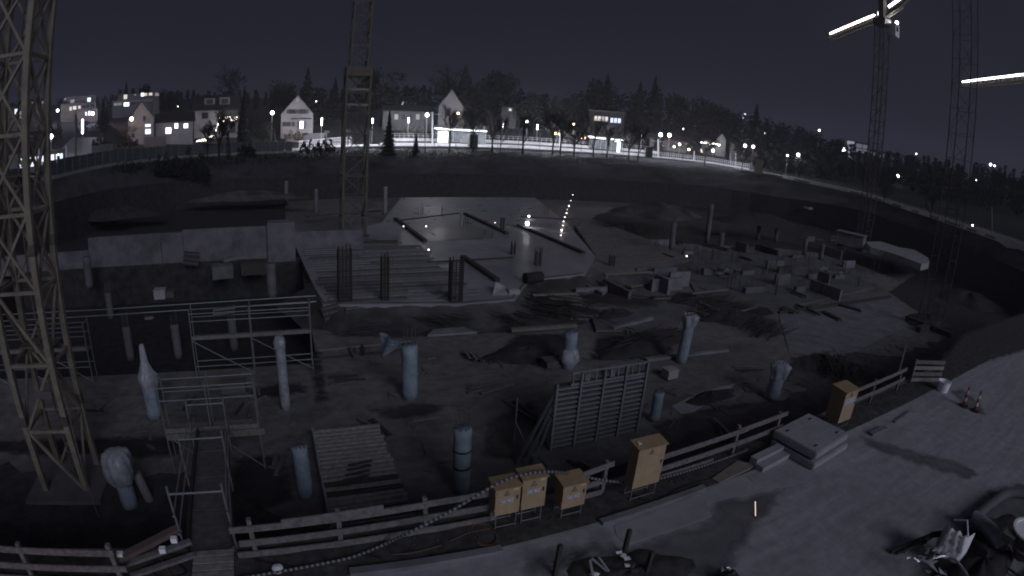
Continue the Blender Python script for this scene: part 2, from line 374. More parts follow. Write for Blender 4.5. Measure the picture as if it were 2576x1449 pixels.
b = MB()                                             # site road: gently uneven concrete sheet
for i in range(36):
    for j in range(23):
        x0, x1 = -46+i*3, -43+i*3; y0, y1 = 8.42-(j+1)*3, 8.42-j*3
        b.add([(x0, y0, 0), (x1, y0, 0), (x1, y1, 0), (x0, y1, 0)], [(0, 1, 2, 3)])
struct(b, 'site_road', m_road)
b = MB(); b.box((-60, -140, -0.6), (62, 9.62, -0.03)); struct(b, 'ground', m_dirt)
b = MB(); nx = 120                                    # rutted dirt verge between road and pit edge
for i in range(nx+1):
    x = -40+i*0.85
    for k, (y, z) in enumerate(((8.38, .004), (8.62, .03+.04*hnoise(x, 1)), (8.95, .02+.06*hnoise(x, 4)), (9.3, .03+.05*hnoise(x, 9)), (9.60, -.02))):
        b.v.append(Vector((x, y, z)))
for i in range(nx):
    for k in range(4):
        q = i*5+k; b.f.append((q, q+5, q+6, q+1)); b.mi.append(0)
struct(b, 'dirt_verge', m_dirt, smooth=True)
b = MB(); b.box((-60, 9.605, -3.7), (62, 9.9, -0.06)); tag(b.build('pit_wall', m_concd), 'damp concrete wall along the near edge of the pit below the rail fence', 'wall')
b = MB()
for (x0, y0, x1, y1) in ((-60, 9.7, 130, 27.6), (1.5, 27.6, 130, 150), (-60, 27.6, -26, 150), (-26, 48.9, 1.5, 150)):
    b.add([(x0, y0, FLOOR), (x1, y0, FLOOR), (x1, y1, FLOOR), (x0, y1, FLOOR)], [(0, 1, 2, 3)])
struct(b, 'pit_floor', m_floor)
b = MB(); b.add([(-26, 27.6, -6), (1.5, 27.6, -6), (1.5, 48.9, -6), (-26, 48.9, -6)], [(0, 1, 2, 3)])
b.add([(-26, 27.6, FLOOR), (-26, 27.6, -6), (-26, 48.9, -6), (-26, 48.9, -2.5)], [(0, 1, 2, 3)])
b.add([(1.5, 27.6, FLOOR), (1.5, 27.6, -6), (1.5, 48.9, -6), (1.5, 48.9, -2.5)], [(3, 2, 1, 0)])
b.add([(-26, 48.9, -2.5), (-26, 48.9, -6), (1.5, 48.9, -6), (1.5, 48.9, -2.5)], [(0, 1, 2, 3)])
b.add([(-26, 27.6, FLOOR), (-26, 27.6, -6), (1.5, 27.6, -6), (1.5, 27.6, FLOOR)], [(3, 2, 1, 0)])
struct(b, 'deep_excavation', m_soil)
b = MB(); n = 26; gx = [(-38+i*1.6) for i in range(25)]; gy = [49.9+j*1.6 for j in range(42)]
for y in gy:
    for x in gx: b.v.append(Vector((x, y, -2.75+.25*hnoise(x*.5, y*.5)+.15*hnoise(x*1.3, y*1.1))))
for j in range(len(gy)-1):
    for i in range(len(gx)-1):
        q = j*len(gx)+i; b.f.append((q, q+1, q+1+len(gx), q+len(gx))); b.mi.append(0)
struct(b, 'upper_soil_terrace', m_soil, smooth=True)

# main slab
b = MB(); b.prism([S(*q)[:2] for q in ((2.0, 28.3), (9.5, 27.0), (12.6, 27.2), (15.3, 30.9), (19.9, 31.7), (24.0, 36.8), (30.3, 53.0), (37.5, 76.1), (16.4, 75), (9.9, 54.1), (0.9, 45.3))], DECK-.4, DECK)
tag(b.build('floor_slab', m_deck), 'large wet concrete floor slab shining under work lamps in front of the middle crane', 'slab')
def berm(uv, zt, w, m, name='berm', seed=1):
    """loose soil banked against a slab edge; uv runs along the edge, the soil falls to its right"""
    P = [Vector((x, y, 0)) for x, y in uv]; Q = []
    for a, c in zip(P, P[1:]):
        n = max(1, int((c-a).length/.5))
        for k in range(n): Q.append(a.lerp(c, k/n))
    Q.append(P[-1]); b = MB(); rows = []
    for i, q in enumerate(Q):
        d = (Q[min(i+1, len(Q)-1)]-Q[max(i-1, 0)]).normalized(); nn = Vector((d.y, -d.x, 0)); ww = w*(1+.35*hnoise(q.x*.8+seed, q.y*.7))
        for k in range(6):
            f = k/5; z = zt+(FLOOR-.03-zt)*f**.8+(.10*hnoise(q.x*1.7+k, q.y*1.9) if 0 < k < 5 else 0); p = q+nn*(ww*f-.25+(.15*hnoise(q.x*2.1, k) if k else 0)); b.v.append(Vector((p.x, p.y, z+(.02 if k == 0 else 0))))
    for i in range(len(Q)-1):
        for k in range(5): j = i*6+k; b.f.append((j, j+1, j+7, j+6)); b.mi.append(0)
    struct(b, name, m, smooth=True)
berm([S(*q)[:2] for q in ((1.4, 33), (1.9, 28.4), (9.5, 27.0), (12.6, 27.2), (15.3, 30.9), (19.9, 31.7))], DECK+.03, 2.3, m_soil2)
def upstand(u, v0, v1, lab, h=.28):
    b = MB(); b.box((u*KS-.22, v0*KS, DECK), (u*KS+.22, v1*KS, DECK+h)); tag(b.build('wall_starter', m_rust), lab, 'wall starter', 'dark rebar strips on the wet slab')
    
upstand(23.4, 37.8, 50.8, 'dark rebar strip along the right edge of the wet slab')
upstand(20.3, 46.4, 58.7, 'long dark rebar strip crossing the wet slab right of its puddle')
upstand(11.7, 43.7, 55.9, 'long dark rebar strip crossing the wet slab left of its puddle')
upstand(13.0, 30.8, 37.6, 'dark rebar strip on the wet slab pointing down to the white folded sheet')
# thinner cross strips
for (p, q, lab) in (((991, 556), (1156, 536), 'thin dark strip across the wet slab behind its puddle'), ((1075, 660), (1290, 648), 'thin dark strip across the near half of the wet slab'),
                    ((1310, 545), (1440, 552), 'thin dark strip across the wet slab beside the row of small lamps')):
    b = MB(); b.beam(on(*p, DECK+.06), on(*q, DECK+.06), .16, .12); tag(b.build('wall_starter', m_rust), lab, 'wall starter', 'dark rebar strips on the wet slab')
# puddle-dark recess on the slab
b = MB(); b.prism([on(*q, 0)[:2] and (on(*q, DECK).x, on(*q, DECK).y) for q in ((1075, 607), (1215, 601), (1228, 580), (1190, 566), (1095, 575))], DECK+.001, DECK+.02)
m_pud = M('dark_wet_patch', (0.05, 0.048, 0.055), 0.3, 0.3, 0.6)
tag(b.build('steel_mat', m_pud), 'dark reinforcement mat lying on the wet slab between two rebar strips', 'steel mat')
# lower slabs to the right
def slab(px, z, th, m, lab, name='floor_slab'):
    b = MB(); pts = [(on(*q, z).x, on(*q, z).y) for q in px]; b.prism(pts[::-1], z-th, z); return tag(b.build(name, m), lab, 'slab')
slab([(1465, 694), (1640, 686), (1738, 652), (1650, 610), (1560, 576), (1490, 550), (1446, 566), (1500, 645)], DECK-.12, .9, m_floor, 'lower concrete slab with a formwork edge right of the wet slab')
slab([(1690, 625), (1960, 640), (2085, 652), (2200, 722), (1962, 777), (1752, 742)], -3.4, .1, m_concd, 'wide slab under work with wall stubs and plastic in the right of the pit')
slab([(1960, 794), (2245, 752), (2300, 806), (2130, 895), (1985, 884)], -3.46, .03, m_conc, 'clean pale floor slab in the right of the pit')
slab([(1480, 770), (1560, 740), (1740, 770), (1700, 830), (1500, 830)], -3.3, .15, m_concd, 'dark damp floor strip beyond the pale column row')
slab([(1075, 842), (1200, 834), (1165, 822), (1090, 828)], -3.3, .15, m_conc, 'pale concrete step in front of the wet slab')

# the light concrete wall on the left
def wallbox(lo, hi, lab, m=m_conc, name='concrete_wall'):
    b = MB(); b.box(S(*lo), S(*hi)); return tag(b.build(name, m), lab, 'wall')
wallbox((-15.2, 40.7, -.9), (-7.6, 41.1, 1.55), 'pale stained concrete wall behind the left excavation, left length', m_wallL)
wallbox((-7.58, 40.75, -.9), (-1.2, 41.1, 1.7), 'pale stained concrete wall behind the left excavation, right length', m_wallL)
wallbox((-1.15, 40.3, -.9), (.9, 41.6, 2.0), 'square pale concrete pier at the right end of the long wall', m_wallL, name='concrete_pier')
wallbox((.95, 43.6, -.9), (6.5, 43.95, .7), 'low pale concrete wall in front of the middle crane base', m_wallL)
wallbox((-24, 40.9, -.9), (-15.3, 41.2, .6), 'lower end of the pale wall behind the yellow mast', m_wallL)
# retaining wall and embankment
b = MB(); azs = [-120+i*2.0 for i in range(116)]
rows = []
for az in azs:
    d, z, g = sd_(az), sz_(az), gp_(az); zt = toe_z(az)
    row = [azd(az, d-g)+Vector((0, 0, -4)), azd(az, d-g)+Vector((0, 0, zt))]
    for k in range(1, 6):
        t = k/5; p = azd(az, d-g+(g-.5)*t); row.append(p+Vector((0, 0, zt+(z-.35-zt)*t+(.45*hnoise(p.x*.3, p.y*.3) if k < 5 else 0))))
    rows.append(row)
wb = MB(); eb = MB()
for i in range(len(rows)-1):
    a, c = rows[i], rows[i+1]
    wb.add([a[0], c[0], c[1], a[1]], [(0, 1, 2, 3)])
    for k in range(1, 6): eb.add([a[k], c[k], c[k+1], a[k+1]], [(0, 1, 2, 3)])
tag(wb.build('retaining_wall', m_soil, base=(0, 0, 0)), 'long grey retaining wall closing the far side of the pit', 'wall')
bmx = eb.build('embankment', m_bank, base=(0, 0, 0)); bmx['kind'] = 'structure'
sb = MB(); kb = MB(); hb = MB(); HT = [0, 8, 20, 40, 70, 110, 160, 260, 420]
hrows = []
for az in azs:
    d, z = sd_(az), sz_(az)
    p0, p1, p2, p3 = azd(az, d-.5), azd(az, d+2.2), azd(az, d+SW-2.5), azd(az, d+SW)
    for p, zz in ((p0, z), (p1, z), (p2, z), (p3, z)): p.z = zz
    hrows.append([p0, p1, p2, p3]+[azd(az, d+SW+t)+Vector((0, 0, z+hill(az, t)-.004+(.6*hnoise(d*t*.01, az) if t > 30 else 0))) for t in HT])
for a, c in zip(hrows, hrows[1:]):
    up = Vector((0, 0, .13))
    kb.add([a[0]-2*up, c[0]-2*up, c[0]+up, a[0]+up, c[1]+up, a[1]+up, c[1], a[1]], [(0, 1, 2, 3), (3, 2, 4, 5), (5, 4, 6, 7)])
    kb.add([a[2], c[2], c[2]+up, a[2]+up, c[3]+up, a[3]+up, c[3], a[3]], [(0, 1, 2, 3), (3, 2, 4, 5), (5, 4, 6, 7)])
    sb.add([a[1], c[1], c[2], a[2]], [(0, 1, 2, 3)])
    for k in range(4, 4+len(HT)-1): hb.add([a[k], c[k], c[k+1], a[k+1]], [(0, 1, 2, 3)])
struct(kb, 'pavement', M('pavement_slabs', (.20, .20, .21), .85, .2, 1.0)); struct(sb, 'street', m_asph); struct(hb, 'hillside', m_grass)

# dark soil strip standing in for the near pit wall's shade, and dark ground patches
b = MB(); nx = 110; W_ = [(-60, 9), (-12, 9.5), (-4, 8.5), (-1, 5.5), (2, 3.4), (5, 4.2), (9, 4.6), (14, 5.5), (20, 6.5), (28, 7), (62, 8)]
for i in range(nx+1):
    x = -55+i*1.05; w = lerp_tab(W_, x, 1)*(1+.12*hnoise(x*.6, 3)+.08*hnoise(x*1.9, 8))
    for k in range(7):
        f = k/6; b.v.append(Vector((x, 9.88+w*f, FLOOR+(.55*(1-f)**1.6)+(.10*hnoise(x*.9, f*5)*(1-f) if 0 < k < 6 else 0)+(.0 if k < 6 else -.02))))
for i in range(nx):
    for k in range(6): q = i*7+k; b.f.append((q, q+7, q+8, q+1)); b.mi.append(0)
struct(b, 'wall_shade_soil', M('backfill', (0.055, 0.052, 0.056), 0.95, 0.5, 1.2, bump=0.8, stain=((0.07, 0.066, 0.068), 0.35, 0.58, 0.15)), smooth=True)
def soil_shade_area(px, z, seed, m, name='soil_shade_area'):  # feathered ground patch; for some, shade is put into the soil colour
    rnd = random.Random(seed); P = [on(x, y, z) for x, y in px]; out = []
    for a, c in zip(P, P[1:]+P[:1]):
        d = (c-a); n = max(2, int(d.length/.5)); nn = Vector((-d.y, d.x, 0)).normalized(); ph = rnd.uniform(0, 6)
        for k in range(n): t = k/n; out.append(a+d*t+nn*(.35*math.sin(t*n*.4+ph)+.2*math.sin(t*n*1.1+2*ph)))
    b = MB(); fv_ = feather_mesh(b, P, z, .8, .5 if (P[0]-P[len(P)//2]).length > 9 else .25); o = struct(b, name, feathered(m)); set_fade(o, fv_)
soil_shade_area([(2235, 735), (2300, 690), (2560, 690), (2650, 760), (2650, 900), (2430, 880), (2330, 800)], FLOOR+.006, 1, m_soil)  # dark sheet painted for light falling off to the right
soil_shade_area([(1440, 605), (1500, 540), (1700, 500), (2080, 505), (2230, 560), (2350, 600), (2420, 690), (2220, 690), (2090, 640), (1960, 625), (1700, 612)], FLOOR+.008, 2, m_soil)  # darker colour stands in for the dimmer light far back
soil_shade_area([(1260, 880), (1300, 840), (1420, 840), (1440, 900), (1380, 925), (1280, 915)], FLOOR+.006, 3, m_soil)  # dark patch painted for a shaded pit opening
soil_shade_area([(1480, 905), (1500, 850), (1680, 835), (1690, 885), (1600, 905)], FLOOR+.007, 4, m_soil)  # second pit opening, its shade painted flat on the floor
soil_shade_area([(1660, 770), (1700, 735), (1900, 745), (1950, 790), (1850, 815), (1730, 800)], FLOOR+.006, 5, m_soil)
soil_shade_area([(830, 845), (900, 790), (1450, 770), (1480, 815), (1300, 835), (1000, 850)], FLOOR+.005, 6, m_soil2)
soil_shade_area([(1990, 900), (2120, 880), (2270, 900), (2230, 960), (2050, 985), (1970, 960)], FLOOR+.005, 7, m_soil2)

berm([(on(x, y, DECK-.12).x, on(x, y, DECK-.12).y) for x, y in ((1465, 695), (1560, 692), (1640, 687), (1700, 668), (1740, 652))], DECK-.1, 1.8, m_soil2, seed=5)

soil_shade_area([(775, 888), (802, 882), (828, 1010), (795, 1016)], FLOOR+.006, 11, m_soil)  # trench drawn flat, its shaded depth put into the colour
soil_shade_area([(-40, 1108), (300, 1098), (455, 1098), (450, 1150), (200, 1152), (-40, 1135)], FLOOR+.006, 12, m_soil)  # another trench, its shade painted as a dark patch
soil_shade_area([(615, 978), (760, 962), (775, 988), (640, 1006)], FLOOR+.006, 13, m_soil)  # shade of a small pit painted on the flat floor
soil_shade_area([(930, 1032), (1060, 1012), (1120, 1020), (1100, 1042), (980, 1058)], FLOOR+.005, 14, m_soil2)  # shading on the bare floor painted as a dark patch
soil_shade_area([(590, 1150), (700, 1140), (745, 1250), (640, 1300), (570, 1270)], FLOOR+.006, 15, m_soil)
soil_shade_area([(1230, 1060), (1340, 1010), (1380, 1120), (1290, 1160), (1210, 1150)], FLOOR+.005, 16, m_soil2)
soil_shade_area([(1640, 1070), (1800, 1020), (1960, 1005), (2010, 1040), (1800, 1110), (1690, 1130)], FLOOR+.005, 17, m_soil2)

soil_shade_area([(2372, 975), (2420, 935), (2500, 905), (2640, 862), (2640, 760), (2420, 840), (2340, 930)], .012, 21, m_dirt, 'dirt_area')
def onv(x, y, v):
    d = ray(x, y); t = v/d.y; return Vector((d.x*t, v, CAM_H+d.z*t))
# ------------------------------------------------------------------ tower cranes
def lattice(root, cx, cy, w, z0, z1, bay, m, leg=.15, br=.08, name_l='leg', detail=True, dbl=False):
    cs = [(cx-w/2, cy-w/2), (cx+w/2, cy-w/2), (cx+w/2, cy+w/2), (cx-w/2, cy+w/2)]
    for (x, y) in cs: piece(name_l, (x, y, z0), (x, y, z1), leg, leg, m, root)
    n = max(1, int(round((z1-z0)/bay))); bay = (z1-z0)/n
    if not detail: b = MB()
    for i in range(n):
        za, zb = z0+i*bay, z0+(i+1)*bay
        for k in range(4):
            p, q = cs[k], cs[(k+1) % 4]
            ins = (Vector((q[0]-p[0], q[1]-p[1], 0)).normalized())*leg*.5
            P, Q = Vector((p[0], p[1], 0))+ins, Vector((q[0], q[1], 0))-ins
            H0, H1 = P+Vector((0, 0, zb-.02)), Q+Vector((0, 0, zb-.02))
            D0, D1 = (P, Q) if (i+k) % 2 else (Q, P)
            D0, D1 = D0+Vector((0, 0, za+.06)), D1+Vector((0, 0, zb-.08))
            if detail and dbl and za > 4: piece('diagonal_brace', Vector((D1.x, D1.y, D0.z)), Vector((D0.x, D0.y, D1.z)), br*.8, br*.8, m, root)
            if detail:
                piece('horizontal_brace', H0, H1, br, br, m, root); piece('diagonal_brace', D0, D1, br*.9, br*.9, m, root)
            else:
                b.beam(H0, H1, br, br); b.beam(D0, D1, br*.9, br*.9)
    if not detail: b.build('lattice', m, root)
def ladder(root, x, y, z0, z1, m, w=.4):
    b = MB(); b.beam((x-w/2, y, z0), (x-w/2, y, z1), .05); b.beam((x+w/2, y, z0), (x+w/2, y, z1), .05)
    z = z0
    while z < z1: b.beam((x-w/2, y, z), (x+w/2, y, z), .03); z += .3
    b.build('ladder', m, root)
LX, LY, LW = -9.23, 17.74, 1.75
cr1 = thing('tower_crane', (LX, LY, FLOOR), 'yellow lattice crane mast rising through the left edge of the picture', 'crane')
lattice(cr1, LX, LY, LW, FLOOR+.25, 26, 2.35, m_yel, .21, .11, dbl=True)
b = MB(); b.box((LX-1.6, LY-1.6, FLOOR+.002), (LX+1.6, LY+1.6, FLOOR+.25)); b.build('foundation', m_concd, cr1)
ladder(cr1, LX+.25, LY+.2, FLOOR+.3, 26, m_yeld)
for z in (1.9, 7.6): 
    b = MB(); b.box((LX-.75, LY-.1, z), (LX+.75, LY+.75, z+.06)); b.build('rest_platform', m_yeld, cr1)
b = MB(); b.box((LX-.1, LY-LW/2-.12, .45), (LX+.65, LY-LW/2-.08, .72)); b.build('sign_board', m_plastd, cr1)
b = MB(); b.tube([(LX+1.1, LY-.9, 4+FLOOR), (LX+1.7, LY-2.4, FLOOR)], .012, 5); b.build('cable', m_woodr, cr1)
for (x, y) in ((LX-LW/2, LY-LW/2), (LX+LW/2, LY-LW/2), (LX+LW/2, LY+LW/2)):
    for z in (FLOOR+2.9, FLOOR+8.7): b = MB(); b.box((x-.13, y-.13, z), (x+.13, y+.13, z+.36)); b.build('joint_sleeve', m_yeld, cr1)

c2 = on(888, 574, -.4); k2 = 59.0/math.hypot(c2.x, c2.y); CX2, CY2 = c2.x*k2, c2.y*k2
zc2 = zat(905, 182, (CX2, CY2))
cr2 = thing('tower_crane', (CX2, CY2, -2.8), 'yellow lattice crane mast standing behind the pale wall in the middle of the site', 'crane')
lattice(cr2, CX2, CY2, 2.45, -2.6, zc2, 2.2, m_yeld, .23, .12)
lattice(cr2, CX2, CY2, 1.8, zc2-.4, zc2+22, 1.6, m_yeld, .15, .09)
b = MB()
for s in (-1, 1):
    b.box((CX2-1.35, CY2+s*1.3-.08, zc2-.5), (CX2+1.35, CY2+s*1.3+.08, zc2+.45)); b.box((CX2+s*1.3-.08, CY2-1.1, zc2-.5), (CX2+s*1.3+.08, CY2+1.1, zc2+.45))
b.build('climbing_collar', m_yeld, cr2)
for zz in (zc2-2.0, zc2-3.6):
    b = MB(); b.box((CX2-1.2, CY2-1.2, zz), (CX2+1.2, CY2-1.05, zz+.22)); b.build('collar_beam', m_yel, cr2)
ladder(cr2, CX2+.3, CY2, -2.5, zc2+20, m_yeld)
b = MB(); b.box((CX2-2.4, CY2-2.4, -3.1), (CX2+2.4, CY2+2.4, -2.6)); b.build('foundation', m_soil2, cr2)
b = MB()
for k in range(7):
    a = random.uniform(-2.2, 2.2); b.beam((CX2+a-.8, CY2-2.0, -2.45+.1*k % .3), (CX2+a+.8, CY2-2.1, -2.41+.1*k % .3), .25, .2)
b.build('ballast_timber', m_woodd, cr2)

def jib(root, A, B, h, wd, m, name='jib'):
    """triangular truss from A to B (bottom centre line), LED line on its top chord"""
    d = (B-A); L = d.length; d.normalize(); s = Vector((0, 0, 1)).cross(d).normalized()*wd/2; up = Vector((0, 0, h))
    b = MB(); b.beam(A+up, B+up, .2)
    for q in (s, -s): b.beam(A+q, B+q, .2)
    n = int(L/1.5)
    for i in range(n):
        p0, p1, pm = A+d*(L*i/n), A+d*(L*(i+1)/n), A+d*(L*(i+.5)/n)
        for q in (s, -s): b.beam(p0+q, pm+up, .11); b.beam(pm+up, p1+q, .11)
        b.beam(p0+s, p0-s, .1); b.beam(p0+s, p1-s, .08)
    o = b.build(name, m, root); return o, d, s, up
RD = 100.0
pm = at(2208, 300, RD); CX3, CY3 = pm.x, pm.y
zj = zat(2224, 52, (CX3, CY3))
zb3 = -2.0
cr3 = thing('tower_crane', (CX3, CY3, FLOOR), 'distant crane whose left jib carries a glowing white light line', 'crane')
lattice(cr3, CX3, CY3, 1.9, FLOOR, zj-1.0, 1.9, m_faint, .15, .06, detail=False)
E3 = on(2086, 103, zj); MJ = Vector((CX3, CY3, zj)); dj = (E3-MJ).normalized()
jo, d_, s_, up_ = jib(cr3, MJ+dj*1.6, E3, 1.3, 1.3, m_yel)
def light_line(root, A, B, w, seg, gap):
    n = max(1, int((B-A).length/seg)); d = (B-A).normalized(); L = (B-A).length/n
    for k in range(n): b = MB(); b.beam(A+d*(k*L), A+d*(k*L+L-gap), w*(.85+.3*((k*7) % 5)/5), w); b.build('light_bar', e_led, root)
light_line(cr3, MJ+dj*3.0+up_*1.15, E3-dj*.4+up_*1.15, .40, 1.8, .12)
CJ = at(2270, 16, MJ.xy.length-1.0); jib(cr3, MJ+(CJ-MJ).normalized()*1.2, CJ, 1.0, 1.2, m_yel, 'counter_jib')
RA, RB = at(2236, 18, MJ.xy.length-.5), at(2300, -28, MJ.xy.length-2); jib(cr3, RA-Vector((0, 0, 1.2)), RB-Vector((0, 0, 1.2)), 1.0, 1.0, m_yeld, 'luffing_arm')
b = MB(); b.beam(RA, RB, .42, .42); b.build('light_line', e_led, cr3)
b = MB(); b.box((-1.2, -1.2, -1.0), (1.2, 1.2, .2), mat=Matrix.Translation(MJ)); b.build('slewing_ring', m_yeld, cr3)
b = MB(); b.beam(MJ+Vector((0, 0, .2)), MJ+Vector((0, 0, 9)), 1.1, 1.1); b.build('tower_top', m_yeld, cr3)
cabp = MJ+Vector((rw.x, rw.y, 0)).normalized()*1.9+Vector((-fw.x, -fw.y, 0)).normalized()*.8
b = MB(); b.box((-.75, -.9, -2.6), (.75, .9, -.3), mat=Matrix.Translation(cabp)); cab = b.build('cab', m_white, cr3)
b = MB(); b.box((-.45, -.93, -1.7), (.2, -.905, -.8), mat=Matrix.Translation(cabp)); b.build('cab_window', m_glass, cab)
b = MB(); sphere(b, cabp+Vector((.3, -.6, .05)), .32); b.build('flood_lamp', e_lamp, cr3)
b = MB(); sphere(b, MJ+dj*.9+Vector((-.5*s_.x, -.5*s_.y, 1.5)), .75); b.build('flood_lamp', E('crane_head_light', (.95, .95, 1), 5), cr3)
b = MB(); sphere(b, at(2137, 66, (E3*.5+MJ*.5).xy.length)+Vector((0, 0, .3)), .22); b.build('warning_light', e_red, cr3)

zk = 33.0; A4, B4 = on(2419, 222, zk-1.3), on(2576, 206, zk-1.3); d4 = (B4-A4).normalized(); M4 = A4+d4*52
cr4 = thing('tower_crane', (M4.x, M4.y, 0), 'crane jib with a glowing light line reaching in from the right edge', 'crane')
jib(cr4, A4, M4-d4*1.2, 1.3, 1.2, m_yel)
b = MB(); u4 = Vector((0, 0, 1.35)); light_line(cr4, A4+u4+d4*.3, M4-d4*3+u4, .30, 1.5, .16)
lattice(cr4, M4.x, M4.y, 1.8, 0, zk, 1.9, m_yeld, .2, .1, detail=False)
jib(cr4, M4+d4*1.2, M4+d4*14, 1.3, 1.2, m_yel, 'counter_jib')
b = MB(); b.box((-1.1, -1.1, -1.6), (1.1, 1.1, .3), mat=Matrix.Translation(M4)); b.build('slewing_ring', m_yeld, cr4)

p5 = on(2335, 828, FLOOR); cr5 = thing('tower_crane', (p5.x, p5.y, FLOOR), 'very faint crane mast rising past the lit jib end at the right', 'crane')
lattice(cr5, p5.x, p5.y, 1.9, FLOOR, 32, 2.2, m_faint, .08, .03)
b = MB(); b.beam((p5.x-2.6, p5.y, FLOOR+.25), (p5.x+2.6, p5.y, FLOOR+.25), .5, .5); b.build('foot_beam', m_faint, cr5); b = MB(); b.beam((p5.x, p5.y-2.6, FLOOR+.26), (p5.x, p5.y+2.6, FLOOR+.26), .5, .48); b.build('foot_beam', m_faint, cr5)
# ------------------------------------------------------------------ columns
def column(px, py, ytop, dia, lab, z=FLOOR, m=m_blue, rebar=.45, film=None, lean=(0, 0), ztop=None):
    p = on(px, py, z); zt = ztop if ztop is not None else zat(px, ytop, p)
    t = thing('concrete_column', (p.x, p.y, z), lab, 'column')
    q = p+Vector((lean[0], lean[1], 0)); n = 7
    b = MB(); b.tube([p.lerp(Vector((q.x, q.y, zt)), i/n) for i in range(n+1)], [dia/2*(1+.03*math.sin(i*2.2+px)) for i in range(n+1)], 18); b.build('shaft', m, t, smooth=True)
    for z0 in ((.42, .68) if px == 1160 else ()):
        c = p.lerp(Vector((q.x, q.y, zt)), z0); b = MB(); b.lathe((c.x, c.y, c.z), [(dia/2*1.03, 0), (dia/2*1.045, .04), (dia/2*1.03, .08)], 18); b.build('strap', m_hosed, t)
    if rebar:
        for k in range(8):
            a = 2*math.pi*k/8+.2; r = dia*.36; rr = random.uniform(.8, 1.2)*rebar
            rod('rebar', (q.x+r*math.cos(a), q.y+r*math.sin(a), zt-.02), (q.x+r*math.cos(a)*1.03, q.y+r*math.sin(a)*1.03, zt+rr), .03, m_dsteel, t)
    if film:                                          # loose plastic hood: list of (height fraction from base, radius factor)
        b = MB(); prof = []
        for k, (fz, fr) in enumerate(film): prof.append((dia/2*fr, fz))
        n = 36; base = len(b.v)
        for i, (r, fz) in enumerate(prof):
            c = Vector((p.x+(q.x-p.x)*min(fz, 1), p.y+(q.y-p.y)*min(fz, 1), z+(zt-z)*fz))
            for k in range(n):
                a = 2*math.pi*k/n; w = 1+.12*math.sin(3*a+i*.6+px)+.07*math.sin(7*a+i*.9)+.05*math.sin(11*a+i); b.v.append(c+Vector((math.cos(a), math.sin(a), 0))*r*w)
        for i in range(len(prof)-1):
            for k in range(n): b.f.append((i*n+k, i*n+(k+1) % n, (i+1)*n+(k+1) % n, (i+1)*n+k)); b.mi.append(0)
        b.f.append(tuple((len(prof)-1)*n+k for k in range(n))); b.mi.append(0)
        b.build('plastic_hood', m_film, t, smooth=True)
    return t
column(1031, 1000, 868, .74, 'tall blue wrapped column in the middle of the pit beside a blue plastic sheet', rebar=.75)
column(1160, 1238, 1078, .62, 'blue wrapped column with bare rebar ends right of the slatted board stack', rebar=.4)
column(770, 1248, 1122, .55, 'short blue column with rebar close to the left side of the slatted board stack', rebar=.35)
column(720, 1030, 850, .46, 'slim grey column with a shiny film top in front of the scaffold bay', m=m_film, rebar=0, film=[(.88, 1.05), (.95, 1.15), (1.03, .7)])
column(390, 1050, 930, .68, 'blue column under a loose plastic hood between the two left scaffolds', rebar=0, film=[(.62, 1.08), (.80, 1.3), (.93, 1.35), (1.03, .9), (1.2, .5), (1.45, .4), (1.55, .3)])
column(1713, 912, 795, .66, 'blue column with a flared torn plastic top behind the formwork panel', rebar=.9, film=[(.80, 1.08), (.9, 1.25), (1.02, 1.5), (1.04, 1.3)], lean=(.25, .1))
column(1428, 925, 835, .72, 'blue column with bunched plastic round its foot above the formwork panel', rebar=.3, film=[(.10, 1.05), (.25, 1.6), (.42, 1.35), (.55, 1.05)])
column(1940, 1003, 915, .80, 'broad blue column with a torn plastic cap near the right end of the fence', rebar=.2, film=[(.62, 1.08), (.8, 1.2), (.98, 1.45), (1.04, .9)], lean=(.3, .1))
column(1645, 1058, 985, .50, 'slim blue column just right of the formwork panel', rebar=.15)
column(330, 1275, 1180, .62, 'near blue column under a big pale plastic cover left of the gangway', rebar=0, film=[(.70, 1.15), (.85, 1.6), (1.05, 1.75), (1.35, 1.7), (1.5, 1.45), (1.57, .9)])
pt = on(378, 1262, FLOOR); b = MB(); b.tube([pt, onv(343, 1190, pt.y+.15)], .17, 14)
tag(b.build('pipe', m_conc), 'pale round pipe leaning on the covered column left of the gangway', 'pipe')
column(685, 748, 662, .72, 'pale square-edged column stub beyond the scaffold bay', z=-3.5, m=m_concd, rebar=.5)
column(226, 722, 645, .75, 'dim grey column behind the yellow mast', z=-3.5, m=m_concd, rebar=.6)
column(720, 517, 455, .60, 'thin pale post in the dark terrace left of the middle crane', z=-2.75, m=m_conc, rebar=0)
column(795, 537, 476, .50, 'thin pale post next to the foot of the middle crane', z=-2.75, m=m_conc, rebar=0)
column(968, 540, 470, .55, 'thin pale post right of the middle crane', z=-2.4, m=m_conc, rebar=0)
for i, (x, y, yt) in enumerate(((1688, 628, 560), (1778, 610, 512), (1812, 624, 585), (1906, 602, 548), (1951, 606, 560), (2022, 640, 600), (2064, 652, 612))):
    column(x, y, yt, .7, ['pale column stub left of the row across the right of the pit', 'pale block topped column at the back of the right pit', 'low column stub next to the block topped column in the right pit', 'tall column stub in the middle of the row across the right pit',
        'second tall column stub of the row across the right pit', 'column stub left of the pale trailer box', 'leaning column stub nearest the pale trailer box'][i], z=-3.4, m=m_concd, rebar=.6)
